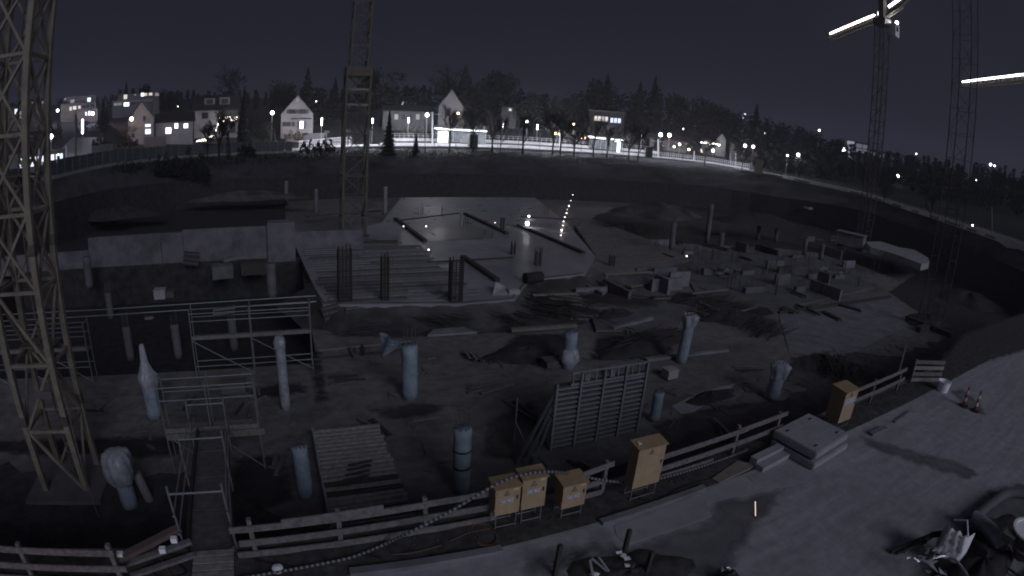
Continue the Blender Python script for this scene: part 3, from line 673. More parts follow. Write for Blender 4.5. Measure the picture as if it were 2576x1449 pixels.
# dark reinforcement cages standing on the slab
def cage(px, py, ytop, wd, lab, n=10, z=DECK, sq=True):
    p = on(px, py, z); zt = zat(px, ytop, p); t = thing('rebar_cage', (p.x, p.y, z), lab, 'rebar cage', 'rebar cages on the wet slab')
    for k in range(n):
        a = k/n*4; s = int(a) % 4; f = a-int(a)
        x, y = [(f, 0), (1, f), (1-f, 1), (0, 1-f)][s]
        rod('vertical_bar', (p.x+(x-.5)*wd, p.y+(y-.5)*wd, z), (p.x+(x-.5)*wd, p.y+(y-.5)*wd, zt+random.uniform(-.2, .2)), .07, m_rust, t)
    b = MB(); zz = z+.15
    while zz < zt-.2:
        h = wd/2; c = [(p.x-h, p.y-h), (p.x+h, p.y-h), (p.x+h, p.y+h), (p.x-h, p.y+h)]
        for i in range(4): b.beam((*c[i], zz), (*c[(i+1) % 4], zz), .035)
        zz += .16
    b.build('stirrups', m_rust, t)
cage(868, 757, 622, .85, 'broad dark rebar cage on the slab front, left of three', 14)
cage(968, 755, 640, .45, 'slim rebar cage on the slab front, middle of three', 8)
cage(1145, 758, 650, .75, 'dark rebar cage on the slab front, right of three', 12)
cage(1352, 668, 627, .45, 'small rebar cage on the wet slab above the dark bale', 8)
cage(1263, 578, 545, .4, 'low rebar cage on the wet slab left of the bright work lamp', 6)
cage(1290, 640, 612, .4, 'low rebar cage in the middle of the wet slab', 6)
cage(1538, 668, 640, .5, 'low rebar cage on the lower slab right of the wet slab', 6, z=DECK-.12)
def starters(x, y, z, n, w, h, lab, seed, grp):
    rnd = random.Random(seed); p = on(x, y, z); t = thing('starter_bars', (p.x, p.y, z), lab, 'rebar', grp)
    for k in range(n): q = p+Vector((rnd.uniform(-w, w), rnd.uniform(-.25, .25), 0)); rod('bar', q, q+Vector((rnd.uniform(-.08, .08), rnd.uniform(-.08, .08), h*rnd.uniform(.6, 1.1))), .045, m_rust, t)
for i, (x, y) in enumerate(((1610, 600), (1660, 640), (1700, 655), (1745, 690), (1800, 655), (1850, 660), (1890, 640), (1930, 690), (1985, 690), (2030, 670), (2080, 700), (2130, 690), (2160, 720), (1840, 720), (1960, 740), (2060, 740), (2200, 690), (2250, 660), (1760, 640), (1870, 610))):
    starters(x, y, -3.4, 7, 1.1, 2.0, 'thin starter bars standing up in the murky right part of the pit', 300+i, 'starter bars in the right pit')
for i, (x, y, z) in enumerate(((290, 650, -2.5), (330, 650, -2.5), (370, 646, -2.5), (405, 660, -2.5), (450, 650, -2.5), (520, 640, -2.5), (610, 635, -2.5), (660, 630, -2.5), (250, 665, -2.5))):
    starters(x, y, z, 5, .5, 2.2, 'thin starter bars in front of the long pale wall on the left', 340+i, 'starter bars at the long wall')
for i, (x, y) in enumerate(((1010, 505), (1080, 500), (1150, 498), (1215, 500), (1275, 505), (1060, 540), (1120, 545), (1165, 570), (1232, 600), (1375, 540))):
    starters(x, y, DECK, 4, .5, 1.5, 'thin starter bars standing on the wet slab', 360+i, 'starter bars on the wet slab')

# ------------------------------------------------------------------ scaffolds
def scaffold(u0, u1, nb, v0, v1, z0, zt, plank_z, rails, lab, braces=True):
    t = thing('scaffold', ((u0+u1)/2, (v0+v1)/2, z0), lab, 'scaffold')
    us = [u0+(u1-u0)*i/nb for i in range(nb+1)]
    for u in us:
        for v in (v0, v1): rod('standard', (u, v, z0), (u, v, zt), .06, m_steel, t)
        for z in plank_z: rod('transom', (u, v0, z-.03), (u, v1, z-.03), .05, m_steel, t)
        rod('transom', (u, v0, zt-.1), (u, v1, zt-.1), .05, m_steel, t)
    for z in rails:
        for v in (v0, v1): rod('guard_rail', (u0, v, z), (u1, v, z), .05, m_steel, t)
    for z in plank_z:
        for i in range(nb):
            for k in range(2):
                va = v0+.06+(v1-v0-.1)*k/2; b = MB(); b.box((us[i]+.04, va, z), (us[i+1]-.04, va+(v1-v0-.16)/2, z+.05)); b.build('plank', m_wood, t)
        b = MB(); b.box((u0, v0-.06, z+.06), (u1, v0-.03, z+.24)); b.build('toe_board', m_wood, t)
    if braces:
        for i in range(nb): rod('diagonal_brace', (us[i], v0-.03, plank_z[0]), (us[i+1], v0-.03, z0+.1), .045, m_steel, t)
    return t
scaffold(-5.0, 1.2, 2, 26.7, 27.45, FLOOR, .15, [-1.5], [-.1, -.5, -2.9], 'scaffold bay with planks in front of the dark excavation')
scaffold(-19, -10.9, 3, 26.7, 27.45, FLOOR, -.2, [-1.75], [-.45, -.95, -2.6], 'scaffold behind the yellow mast at the left edge')
b = MB(); b.tube([(-19, 27.9, .05), (-10, 27.9, .02), (1.6, 27.9, .12)], .03, 6); tag(b.build('hand_rail', m_steel), 'long thin rail running above the dark excavation, the upper one', 'rail')
b = MB(); b.tube([(-19, 27.6, -.22), (-10, 27.6, -.2), (1.6, 27.6, -.1)], .03, 6); tag(b.build('hand_rail', m_steel), 'long thin rail running above the dark excavation, the lower one', 'rail')
for q in ((-19, 27.75), (-9, 27.75), (1.55, 27.75)):
    pass
pR = on(672, 1182, FLOOR)
ztw = zat(641, 958, pR)
scaffold(-4.95, -1.4, 2, 18.0, 18.75, FLOOR, ztw, [-1.75], [ztw-.12, ztw-.62], 'open scaffold tower at the far end of the gangway')
b = MB(); b.box((-4.9, 17.92, -1.98), (-1.2, 17.97, -1.72)); tag(b.build('board', m_woody), 'yellow edge board along the foot of the scaffold tower', 'board')

# gangway from the road over the pit edge
g0a, g0b, g1a, g1b = Vector((-2.82, 9.55, .02)), Vector((-1.86, 9.55, .02)), Vector((-3.55, 17.6, -1.45)), Vector((-2.55, 17.6, -1.45))
gw = thing('gangway', ((g0a+g0b)/2), 'narrow sloping gangway with steel hoops leading from the fence gap into the pit', 'gangway')
dn = Vector((0, 0, -.05))
for k in range(4):
    t0, t1 = k/4+.004, (k+1)/4-.004
    b = MB(); P = [g0a.lerp(g1a, t0), g0b.lerp(g1b, t0), g0b.lerp(g1b, t1), g0a.lerp(g1a, t1)]
    b.add(P+[p+dn for p in P], [(0, 1, 2, 3), (7, 6, 5, 4), (0, 4, 5, 1), (1, 5, 6, 2), (2, 6, 7, 3), (3, 7, 4, 0)]); b.build('deck_sheet', m_plate, gw)
for (a, c) in ((g0a, g1a), (g0b, g1b)):
    piece('side_beam', a+Vector((-.06 if a is g0a else .06, 0, .02)), c+Vector((-.06 if a is g0a else .06, 0, .02)), .08, .18, m_woodd, gw)
for t0 in (0.02, .42, .80):
    a, c = g0a.lerp(g1a, t0), g0b.lerp(g1b, t0); a = a+Vector((-.12, 0, 0)); c = c+Vector((.12, 0, 0))
    for p in (a, c): rod('hoop_post', p+Vector((0, 0, -.2)), p+Vector((0, 0, 1.75)), .055, m_steel, gw)
    rod('hoop_bar', a+Vector((0, 0, 1.55)), c+Vector((0, 0, 1.55)), .055, m_steel, gw)
for (a, c, s) in ((g0a, g1a, -.12), (g0b, g1b, .12)):
    for h in (.55, 1.05): rod('hand_rail', a+Vector((s, 0, h)), c+Vector((s, 0, h)), .045, m_steel, gw)
st = thing('step_boards', (-2.25, 9.1, 0), 'pale boarded ramp at the road end of the gangway', 'ramp')
for k in range(5):
    b = MB(); b.box((-2.72, 8.46+k*.22, .03+.006*k), (-1.8, 8.64+k*.22, .075+.006*k)); b.build('board', m_slat, st)
for u in (-2.6, -1.95): piece('bearer', (u, 8.5, .015), (u, 9.58, .03), .08, .05, m_woodd, st)

# ------------------------------------------------------------------ fences along the pit edge
FV = 9.35
def fence(segs, posts, lab, m=m_wood, v=FV):
    """segs: rails as (u0, z0, u1, z1); posts: list of u"""
    t = thing('rail_fence', (sum(posts)/len(posts), v, 0), lab, 'fence', 'timber rail fences along the pit')
    for i, s in enumerate(segs):
        piece('rail', (s[0], v-.05-.004*i, s[1]), (s[2], v-.05-.004*i, s[3]), .035, .16, s[4] if len(s) > 4 else m, t)
    for u in posts: piece('post', (u, v+.03, -.05), (u+random.uniform(-.03, .03), v+.03, 1.02), .10, .10, m, t)
    return t
fence([(-9.5, .95, -4.25, .84), (-9.5, .48, -4.1, .40), (-9.4, .10, -4.1, .06)], [-9.2, -6.6, -4.35], 'timber rail fence in the bottom left corner', m_woodr, v=8.75)
fence([(-1.75, .80, 2.6, .86), (-.6, .9, 1.6, .97), (-1.6, .42, 2.7, .50), (-1.7, .10, 2.7, .14)], [-1.3, .6, 2.55], 'timber rail fence in front of the slatted board stack')
fence([(2.45, .88, 4.3, .86), (2.5, .50, 4.2, .45), (2.5, .12, 4.2, .10)], [4.1], 'short rail fence left of the tan cabinets')
fence([(6.35, .80, 7.35, .95), (6.3, .40, 7.2, .48), (6.3, .10, 7.1, .12)], [7.15], 'short rail fence between the two wide tan cabinets')
fence([(8.7, .72, 12.3, .84), (8.7, .32, 12.0, .42), (11.9, .86, 14.2, .96, m_woodr), (11.9, .42, 14.1, .50), (8.8, .06, 11, .08)], [8.9, 11.9, 13.9], 'long rail fence behind the stacked concrete slabs')
fence([(17.2, .86, 20.4, .92, m_woodr), (20.2, .90, 23.2, 1.0, m_woodr), (17.2, .42, 20.4, .48), (20.2, .46, 23.2, .55)], [18.6, 20.3, 22.8], 'rail fence beyond the last tan cabinet')
ba, bb = on(2290, 962), on(2364, 962); t = thing('barrier_boards', (ba+bb)/2, 'stacked barrier boards closing the right end of the fence', 'barrier')
for k, z in enumerate((.14, .42, .72, 1.0)): piece('board', ba+Vector((0, .01*k, z)), bb+Vector((0, .01*k, z)), .05, .17, m_wood if k % 2 else m_slat, t)
for f in (.05, .95): q = ba.lerp(bb, f)+Vector((0, .08, -.02)); piece('post', q, q+Vector((0, 0, 1.15)), .1, .1, m_wood, t)
b = MB(); q0 = onv(2262, 935, 10.0); q1 = onv(2280, 868, 10.4); b.beam(q0, q1, .07, .07); tag(b.build('prop', m_wood), 'slanting pale prop standing up at the right end of the fence', 'prop')
# diagonal loose timbers left of the gangway
for i, (a, c, m, w, lab) in enumerate((((292, 1410), (452, 1328), m_redb, .2, 'reddish beam lying aslant from the left fence to the gangway'), ((300, 1425), (480, 1362), m_wood, .14, 'pale plank below the reddish beam left of the gangway'), ((330, 1449), (490, 1395), m_wood, .13, 'lowest slanting plank left of the gangway foot'))):
    p, q = on(*a, .35-.15*i), on(*c, .5-.15*i); b = MB(); b.beam(p, q, w, w*.6); tag(b.build('plank', m), lab, 'plank')
for i, (x, y) in enumerate(((407, 1378), (436, 1352), (300, 1390))):
    p = on(x, y, .5); b = MB(); b.box((p.x-.07, p.y-.06, .38), (p.x+.07, p.y+.06, .5)); tag(b.build('paper_scrap', m_bag), ['white scrap at the lower end of the reddish beam', 'white scrap at the upper end of the reddish beam', 'white crumpled wrap on the left fence corner post'][i], 'scrap')

# ------------------------------------------------------------------ stack of slatted boards in the pit
sb_ = thing('board_stack', (1.95, 16.7, FLOOR), 'stack of pale slatted boards lying in the near pit behind the fence', 'board stack')
b = MB(); b.box((.72, 13.5, FLOOR), (3.3, 19.8, -3.08)); b.build('underlay', m_black, sb_)
b = MB(); b.box((.62, 13.45, FLOOR), (.70, 19.85, -2.98)); b.build('side_sheet', m_film, sb_)
n = 22
for k in range(n):
    v = 13.55+k*6.25/n; dz = random.uniform(0, .05); mm = m_slat
    if k in (6, 8): mm = m_woodd
    piece('slat', (.66+random.uniform(-.04, .04), v, -3.02+dz), (3.35+random.uniform(-.06, .06), v, -3.02+dz), .13, .10, mm, sb_)
for k in range(5): 
    v = 15.6+k*.3; piece('offcut', (1.3+.1*k, v, -2.94), (2.2+.1*k, v+.12, -2.93), .1, .05, m_woodd, sb_)

# ------------------------------------------------------------------ wall formwork panel
fa, fb = on(1372, 1128, FLOOR), on(1598, 1088, FLOOR); fv = (fa.y+fb.y)/2; fu0, fu1 = fa.x, fb.x+.15; ft = zat(1620, 908, (fu1, fv))
fp = thing('wall_formwork', ((fu0+fu1)/2, fv, FLOOR), 'upright steel formwork panel with ribs and stacked horizontal walers', 'formwork')
b = MB(); b.box((fu0+.15, fv+.10, FLOOR), (fu1, fv+.14, ft-.45)); b.build('sheet', M('dark_film_ply', (.022, .02, .02), .5, .3, 3.0), fp)
W = fu1-fu0; Hh = ft-FLOOR
for k in range(13):
    z = FLOOR+.12+k*(Hh-.75)/12; piece('waler', (fu0+.05, fv, z), (fu1-.02, fv, z), .14, .085, m_panel, fp)
for k in range(5):
    u = fu0+.12+k*(W-.2)/4; piece('upright', (u, fv-.10, FLOOR), (u, fv-.10, ft-(.0 if k else .35)), .09, .09, m_panel if k != 2 else m_steel, fp)
piece('top_rail', (fu0+.75, fv-.02, ft), (fu1, fv-.02, ft), .08, .08, m_panel, fp); piece('top_rail', (fu0+.75, fv-.02, ft-.50), (fu1, fv-.02, ft-.50), .08, .08, m_panel, fp)
for k in range(11):
    u = fu0+.85+k*(W-.95)/10; piece('rung', (u, fv-.02, ft-.46), (u, fv-.02, ft-.04), .06, .05, m_panel, fp)
for u in (fu0+1.4, fu0+2.6): b = MB(); b.box((u, fv-.03, ft-.42), (u+.22, fv+.02, ft-.12)); b.build('tag_plate', m_woodr, fp)
for k in range(3):
    u = fu0-.2-.25*k; piece('raking_prop', (u-.9, fv-1.0+.2*k, FLOOR+.05), (fu0+.1, fv+.05, FLOOR+1.5+.5*k), .09, .09, m_dsteel, fp)
b = MB(); b.beam((fu0-1.2, fv+.6, FLOOR+.02), (fu0-1.2, fv+.6, FLOOR+2.3), .06, .06); b.beam((fu0-1.2, fv+.6, FLOOR+1.2), (fu0-.9, fv-.6, FLOOR+.02), .05, .05)
tag(b.build('steel_prop', m_dsteel), 'dark steel prop standing left of the formwork panel', 'prop')

# ------------------------------------------------------------------ tan electrical cabinets
def cabinet(BL, BR, TL, vf, dep, lab, text=True, tri=True, z_=None):
    a, c, t_ = onv(*BL, vf), onv(*BR, vf), onv(*TL, vf); u0, u1 = a.x, c.x; z0, z1 = (a.z+c.z)/2, t_.z
    z0 = max(z0, .22)
    t = thing('power_cabinet', ((u0+u1)/2, vf+dep/2, 0), lab, 'cabinet')
    b = MB(); b.box((u0+.012, vf+.025, z0), (u1-.012, vf+dep, z1-.02)); b.build('body', m_boxs, t)
    b = MB(); b.box((u0, vf, z0), (u1, vf+.022, z1-.03)); dr = b.build('door', m_box, t)
    b = MB(); b.add([(u0-.03, vf-.04, z1-.045), (u1+.03, vf-.04, z1-.045), (u1+.03, vf+dep+.03, z1+.02), (u0-.03, vf+dep+.03, z1+.02), (u0-.03, vf-.04, z1-.015), (u1+.03, vf-.04, z1-.015), (u1+.03, vf+dep+.03, z1+.05), (u0-.03, vf+dep+.03, z1+.05)],
        [(0, 3, 2, 1), (4, 5, 6, 7), (0, 1, 5, 4), (1, 2, 6, 5), (2, 3, 7, 6), (3, 0, 4, 7)]); b.build('hood', m_boxs, t)
    b = MB(); b.box((u1-.09, vf-.02, (z0+z1)/2+.02), (u1-.06, vf-.001, (z0+z1)/2+.12)); b.build('handle', m_black, dr)
    for z in (z0+.12, z1-.2): b = MB(); b.box((u0-.015, vf-.004, z), (u0+.01, vf+.03, z+.09)); b.build('hinge', m_boxs, dr)
    um = (u0+u1)/2-.02; h = z1-z0
    if tri:
        s = .075; zc = z1-.17; b = MB()
        P = [(um-s, zc-s*.8), (um+s, zc-s*.8), (um, zc+s)]
        for i in range(3): b.beam((P[i][0], vf-.004, P[i][1]), (P[(i+1) % 3][0], vf-.004, P[(i+1) % 3][1]), .013, .006)
        b.beam((um+.008, vf-.004, zc+.02), (um-.008, vf-.004, zc-.02), .01, .006); b.beam((um-.01, vf-.004, zc-.015), (um+.012, vf-.004, zc-.012), .008, .006); b.beam((um+.01, vf-.004, zc-.01), (um-.006, vf-.004, zc-.045), .01, .006)
        b.build('warning_triangle', m_black, dr)
    if text:
        wl, hl = min(.36, (u1-u0)*.52), .13; zc = z1-.40 if text is True else text; b = MB()
        b.box((um-wl/2, vf-.005, zc-hl/2), (um+wl/2, vf-.001, zc+hl/2)); sg = b.build('company_sign', m_white, dr)
        mt = M('sign_blue_print', (.05, .055, .12), .6, .05, 5)
        for zz in (zc+.052, zc-.052): b = MB(); b.box((um-wl*.45, vf-.008, zz-.006), (um+wl*.45, vf-.0055, zz+.006)); b.build('sign_line', mt, sg)
        text_mesh('sign_lettering', 'ZÜBLIN', .098, (um, vf-.008, zc-.004), (1, 0, 0), (0, 0, 1), mt, sg, .001)
        b = MB(); b.box((u1-.17, vf-.004, z1-.13), (u1-.05, vf-.001, z1-.07)); b.build('sticker', M('pale_yellow_sticker', (.52, .45, .22), .6, .05, 5), dr)
    for (x, y) in ((u0+.05, vf+.04), (u1-.05, vf+.04), (u0+.05, vf+dep-.04), (u1-.05, vf+dep-.04)):
        rod('leg', (x, y, -.02), (x, y, z0+.02), .03, m_steel, t)
    for y in (vf+.04, vf+dep-.04): rod('foot_rail', (u0+.05, y, .09), (u1-.05, y, .09), .025, m_steel, t)
    return t, (u0, u1, z0, z1)
cabinet((1244, 1299), (1305, 1287), (1256, 1229), 8.93, .38, 'tan power cabinet with a white sign, leftmost of the close pair')
cabinet((1310, 1283.5), (1368.7, 1271.8), (1319, 1205.6), 8.95, .36, 'taller tan power cabinet with a white sign touching its left neighbour')
cabinet((1411.5, 1281.5), (1469, 1268.5), (1423, 1221), 8.80, .42, 'tan power cabinet with a white sign standing alone right of the close pair')
c4, d4_ = cabinet((1590, 1229), (1656, 1214), (1610, 1130), 8.72, .36, 'big tan power cabinet without a white sign', text=False)
b = MB(); b.box((d4_[0]+.05, 8.85, d4_[3]+.03), (d4_[0]+.14, 8.95, d4_[3]+.06)); b.build('lifting_plate', m_white, c4)
c5, d5_ = cabinet((2107, 1067), (2139, 1052), (2129, 988), 8.62, .62, 'tall narrow tan power cabinet near the right end of the fence', text=False)
b = MB(); b.box((d5_[0]+.08, 8.613, d5_[3]-.52), (d5_[1]-.1, 8.618, d5_[3]-.3)); sg = b.build('notice_sheet', M('pale_notice', (.5, .5, .58), .6, .05, 5), c5)
for k in range(3): b = MB(); b.box((d5_[0]+.1, 8.609, d5_[3]-.49+.07*k), (d5_[1]-.12, 8.6125, d5_[3]-.465+.07*k)); b.build('notice_line', M('notice_print', (.2, .2, .3), .6, .05, 5), sg)

# ------------------------------------------------------------------ ribbed hose and cables
def smooth_path(pts, n=10):
    out = []
    P = [pts[0]]+pts+[pts[-1]]
    for i in range(1, len(P)-2):
        p0, p1, p2, p3 = P[i-1], P[i], P[i+1], P[i+2]
        for k in range(n):
            t = k/n; out.append(0.5*((2*p1)+(p2-p0)*t+(2*p0-5*p1+4*p2-p3)*t*t+(3*p1-p0-3*p2+p3)*t**3))
    out.append(P[-2]); return out
def resample(pts, step):
    out = [pts[0]]; acc = 0
    for a, c in zip(pts, pts[1:]):
        L = (c-a).length
        while acc+L >= step and L > 1e-9:
            a = a.lerp(c, (step-acc)/L); L = (c-a).length; acc = 0; out.append(a.copy())
        acc += L
    return out
hp = [on(560, 1462, .07), on(690, 1440, .07), on(800, 1420, .07), on(890, 1400, .08), on(965, 1370, .10)]
for (x, y, v) in ((1040, 1334, 8.72), (1130, 1288, 8.80), (1200, 1246, 8.82), (1265, 1210, 8.86), (1330, 1191, 8.9), (1395, 1187, 8.95), (1450, 1195, 9.27), (1505, 1206, 9.27), (1560, 1213, 9.2), (1620, 1212, 9.18), (1690, 1196, 9.2), (1760, 1180, 9.2), (1830, 1158, 9.22), (1880, 1140, 9.25)):
    p = onv(x, y, v); p.z = max(p.z, .07); hp.append(p)
pts = resample(smooth_path(hp), .058)
b = MB(); rad = [.036 if i % 2 else .033 for i in range(len(pts))]
b.tube(pts, rad, 10, alt=[0, 1]); o = b.build('ribbed_hose', [m_hosed, m_hosel]); tag(o, 'striped ribbed hose snaking along the fence and over the tan cabinets', 'hose')
def cable(px, z, r, m, lab):
    b = MB(); b.tube(smooth_path([on(x, y, z) for x, y in px], 6), r, 6); tag(b.build('cable', m), lab, 'cable')
loop = []
for k in range(34):
    a = k*.47; rr = 30+8*math.sin(k*.9); loop.append((1212+rr*1.15*math.cos(a)+k*.25, 1345+rr*.78*math.sin(a)))
cable(loop, .05, .012, m_orange, 'coiled orange cable on the dirt below the tan cabinets')
cable([(1130, 1362), (1180, 1340), (1230, 1330)], .05, .011, m_orange, 'short orange cable end left of the orange coil')
cable([(985, 1395), (1040, 1390), (1110, 1372)], .05, .011, m_orange, 'loose orange cable between the hose and the plank edge')
cable([(640, 1410), (760, 1425), (900, 1398), (960, 1405)], .05, .013, m_black, 'black cable lying under the ribbed hose')
cable([(600, 1365), (680, 1372), (760, 1345), (830, 1290), (900, 1296)], .25, .016, m_black, 'black cable hanging over the rail fence')
cable([(350, 1380), (400, 1400), (430, 1449)], .1, .012, m_orange, 'thin orange cable among the planks left of the gangway')
cl = []
for k in range(40): a = k*.5; cl.append((420+(45+10*math.sin(k))*math.cos(a), 1432+22*math.sin(a)))
cable(cl, .06, .014, m_black, 'coil of black cable in the bottom left corner by the gangway')
cable([(1500, 1240), (1560, 1236), (1640, 1260), (1720, 1225), (1790, 1205)], .06, .013, m_black, 'black cable on the dirt in front of the big tan cabinet')
p = on(707, 1395, 0); b = MB(); b.lathe((p.x-.1, p.y-.5, 0), [(.10, 0), (.13, .03), (.12, .1), (.02, .13)], 12); tag(b.build('cap', m_bag), 'pale round cap lying beside the hose', 'cap')

# ------------------------------------------------------------------ kerb planks, slabs and clutter on the road
def plank_on(px0, px1, w, h, m, lab, z=0.0, name='kerb_plank'):
    p, q = on(*px0, z+h/2+.006), on(*px1, z+h/2+.006); b = MB(); b.beam(p, q, w, h); return tag(b.build(name, m), lab, name.split('_')[-1])
plank_on((880, 1440), (1262, 1381), .20, .10, m_conc, 'pale beam edging the road in the bottom middle')
plank_on((1512, 1314), (1772, 1226), .18, .10, m_conc, 'pale beam edging the light concrete patch')
plank_on((2190, 1092), (2228, 1076), .22, .10, m_conc, 'short pale block on the dirt right of the slab stack')
plank_on((2250, 1062), (2290, 1034), .10, .06, m_conc, 'thin pale strip along the right road edge')
def sheet(px, h, m, lab, name, cat, z=0.0):
    pts = [(on(*q, z).x, on(*q, z).y) for q in px]
    b = MB(); b.prism(pts[::-1], z+.004, z+h); return tag(b.build(name, m), lab, cat)
sheet([(1545, 1323), (1765, 1240), (1775, 1262), (1790, 1300), (1576, 1371), (1550, 1345)], .012, m_slabclean, 'light clean concrete patch on the road below the big tan cabinet', 'concrete_patch', 'patch')
sheet([(1880, 1200), (1975, 1160), (2040, 1195), (2022, 1214), (1960, 1228), (1905, 1222)], .010, m_slabclean, 'light dusted concrete patch in front of the slab stack', 'concrete_patch', 'patch')
sheet([(1760, 1240), (1840, 1205), (1900, 1218), (1898, 1245), (1850, 1250), (1800, 1262)], .008, m_slabclean, 'pale dusty patch beside the plywood sheet', 'concrete_patch', 'patch')
sheet([(1790, 1208), (1852, 1164), (1896, 1172), (1886, 1182), (1808, 1218)], .07, m_ply, 'tan plywood sheet on the dirt left of the slab stack', 'plywood_sheet', 'sheet')
def precast(c, w, d, z, h, rot, lab, cuts=True):
    T = Matrix.Translation(Vector((c[0], c[1], z))) @ Matrix.Rotation(rot, 4, 'Z')
    t = thing('concrete_slab', (c[0], c[1], z), lab, 'slab', 'stacked precast slabs')
    b = MB(); b.box((-w/2, -d/2, 0), (w/2, d/2, h), mat=T); o = b.build('block', m_slabclean, t)
    bm = bmesh.new(); bm.from_mesh(o.data); bmesh.ops.bevel(bm, geom=bm.edges[:], offset=.03, segments=2, affect='EDGES'); bm.to_mesh(o.data); bm.free()
    if cuts:
        for (sx, sy) in ((-.33, -.33), (.33, -.33), (-.33, .33), (.33, .33)):
            b = MB(); b.box((sx*w-.09, sy*d-.035, h+.001), (sx*w+.09, sy*d+.035, h+.012), mat=T); b.build('lifting_pocket', m_black, t)
sc_ = [on(1970, 1138), on(2042, 1187), on(2130, 1131)]
e1 = sc_[2]-sc_[1]; ang = math.atan2(e1.y, e1.x); wS = e1.length*.98; dS = 1.75
nv = Vector((-math.sin(ang), math.cos(ang), 0)); cS = (sc_[1]+sc_[2])/2+nv*dS/2
precast(cS, wS, dS, .02, .25, ang, 'lower slab of the two thick square concrete slabs stacked by the fence', False)
for s in (-1, 1): 
    T = Matrix.Translation(cS) @ Matrix.Rotation(ang, 4, 'Z'); b = MB(); b.box((-wS*.46, s*dS*.35-.05, .271), (wS*.46, s*dS*.35+.05, .335), mat=T); tag(b.build('spacer_timber', m_woodd), 'spacer timber between the two stacked slabs, the '+('front' if s < 0 else 'back')+' one', 'timber')
precast(cS+nv*.06, wS*.97, dS*.97, .336, .27, ang+.02, 'upper slab with four lifting pockets on the slab stack')
pk = cS-Vector((math.cos(ang), math.sin(ang), 0))*(wS/2+.75)+nv*.45
for i in range(2):
    T = Matrix.Translation(pk-nv*.28*i) @ Matrix.Rotation(ang, 4, 'Z'); b = MB(); b.box((-.72, -.13, .01), (.72, .13, .3-.13*i), mat=T)
    tag(b.build('concrete_beam', m_slabclean), ['taller pale kerb beam left of the slab stack', 'lower pale kerb beam left of the slab stack'][i], 'beam')
# guide beacons, bucket, stake
def beacon(x, y, lab):
    p = on(x, y); t = thing('traffic_beacon', (p.x, p.y, 0), lab, 'beacon', 'red and white beacons on the road')
    b = MB(); b.lathe((p.x, p.y, .002), [(.24, 0), (.24, .05), (.12, .08)], 12); b.build('foot', m_black, t)
    for k in range(5):
        b = MB(); b.lathe((p.x, p.y, .08+k*.17), [(.085-.008*k, 0), (.08-.008*k, .168)], 12); b.build('band', m_white if k % 2 else m_red, t)
beacon(2423, 1022, 'red and white striped beacon on the road, the farther left one'); beacon(2452, 1034, 'red and white striped beacon on the road, the nearer right one')
p = on(2370, 984); b = MB(); b.lathe((p.x, p.y, .004), [(.26, 0), (.33, .48), (.345, .5), (.31, .5), (.25, .06)], 18); tag(b.build('bucket', m_bag), 'pale bucket at the right end of the fence', 'bucket')
p = on(1900, 1300); zt = zat(1900, 1262, p)
t = thing('drop_trace', (p.x, p.y, 0), 'thin glowing stick for a drop stake on the dark part of the road', 'stake')
rod('stick', (p.x, p.y, .02), onv(1900, 1262, p.y), .022, e_stick, t); b = MB(); b.lathe((p.x, p.y, .002), [(.06, 0), (.05, .03)], 10); b.build('foot', m_black, t)  # added glowing stick imitates a bright drop streak
# ------------------------------------------------------------------ refuse heap, bag and concrete bucket in the bottom right corner
def mound(c, rx, ry, h, m, name, lab, cat, rough=.25, n=26, kind=None, seed=1):
    rnd = random.Random(seed); b = MB(); c = Vector(c); ph = [rnd.uniform(0, 6) for _ in range(6)]
    rings = 9
    for i in range(rings+1):
        f = i/rings; r = 1-f
        for k in range(n):
            a = 2*math.pi*k/n; w = 1+rough*.5*math.sin(2*a+ph[0])+rough*.35*math.sin(5*a+ph[1])
            z = h*(1-(1-f)**2)*(1+rough*.4*math.sin(4*a+ph[2]+f*5)+rough*rnd.uniform(-.25, .25)) if i else -.02
            b.v.append(c+Vector((rx*r*w*math.cos(a), ry*r*w*math.sin(a), z)))
    for i in range(rings):
        for k in range(n): b.f.append((i*n+k, i*n+(k+1) % n, (i+1)*n+(k+1) % n, (i+1)*n+k)); b.mi.append(0)
    o = b.build(name, m, base=c, smooth=True); tag(o, lab, cat, kind=kind); return o
hc = on(2395, 1415)
mound((13.6, 1.3, 0), 1.9, 1.15, .55, m_soil, 'refuse_heap', 'dark heap of refuse on the road in the bottom right corner', 'heap', .4, seed=3)
def crumple(c, s, m, name, lab, cat, seed, n=9, kind=None, flat=1.0):
    if kind is None:                                   # a single creased sheet
        rnd = random.Random(seed); b = MB(); g = 5; c = Vector(c); an = rnd.uniform(0, 3); ca, sa = math.cos(an), math.sin(an)
        for i in range(g):
            for j in range(g):
                x, y = (i/(g-1)-.5)*2*s*rnd.uniform(.85, 1.15), (j/(g-1)-.5)*1.4*s*rnd.uniform(.85, 1.15); b.v.append(c+Vector((x*ca-y*sa, x*sa+y*ca, .02+s*.35*rnd.random())))
        for i in range(g-1):
            for j in range(g-1): q = i*g+j; b.f.append((q, q+g, q+g+1, q+1)); b.mi.append(0)
        o = b.build(name, m); o.modifiers.new('thickness', 'SOLIDIFY').thickness = .006
        return tag(o, lab, cat)
    rnd = random.Random(seed); b = MB(); c = Vector(c)
    for k in range(n):
        p = c+Vector((rnd.uniform(-s, s), rnd.uniform(-s, s), rnd.uniform(0, s*.5)*flat+.02)); ax = [Vector((rnd.uniform(-1, 1), rnd.uniform(-1, 1), rnd.uniform(-.5, .6)*flat)) for _ in range(3)]
        q = [p+a*s*rnd.uniform(.25, .6) for a in ax]; d = Vector((0, 0, .012)); b.add(q+[x-d for x in q], [(0, 1, 2), (5, 4, 3), (0, 3, 4, 1), (1, 4, 5, 2), (2, 5, 3, 0)])
    return tag(b.build(name, m), lab, cat, kind=kind)
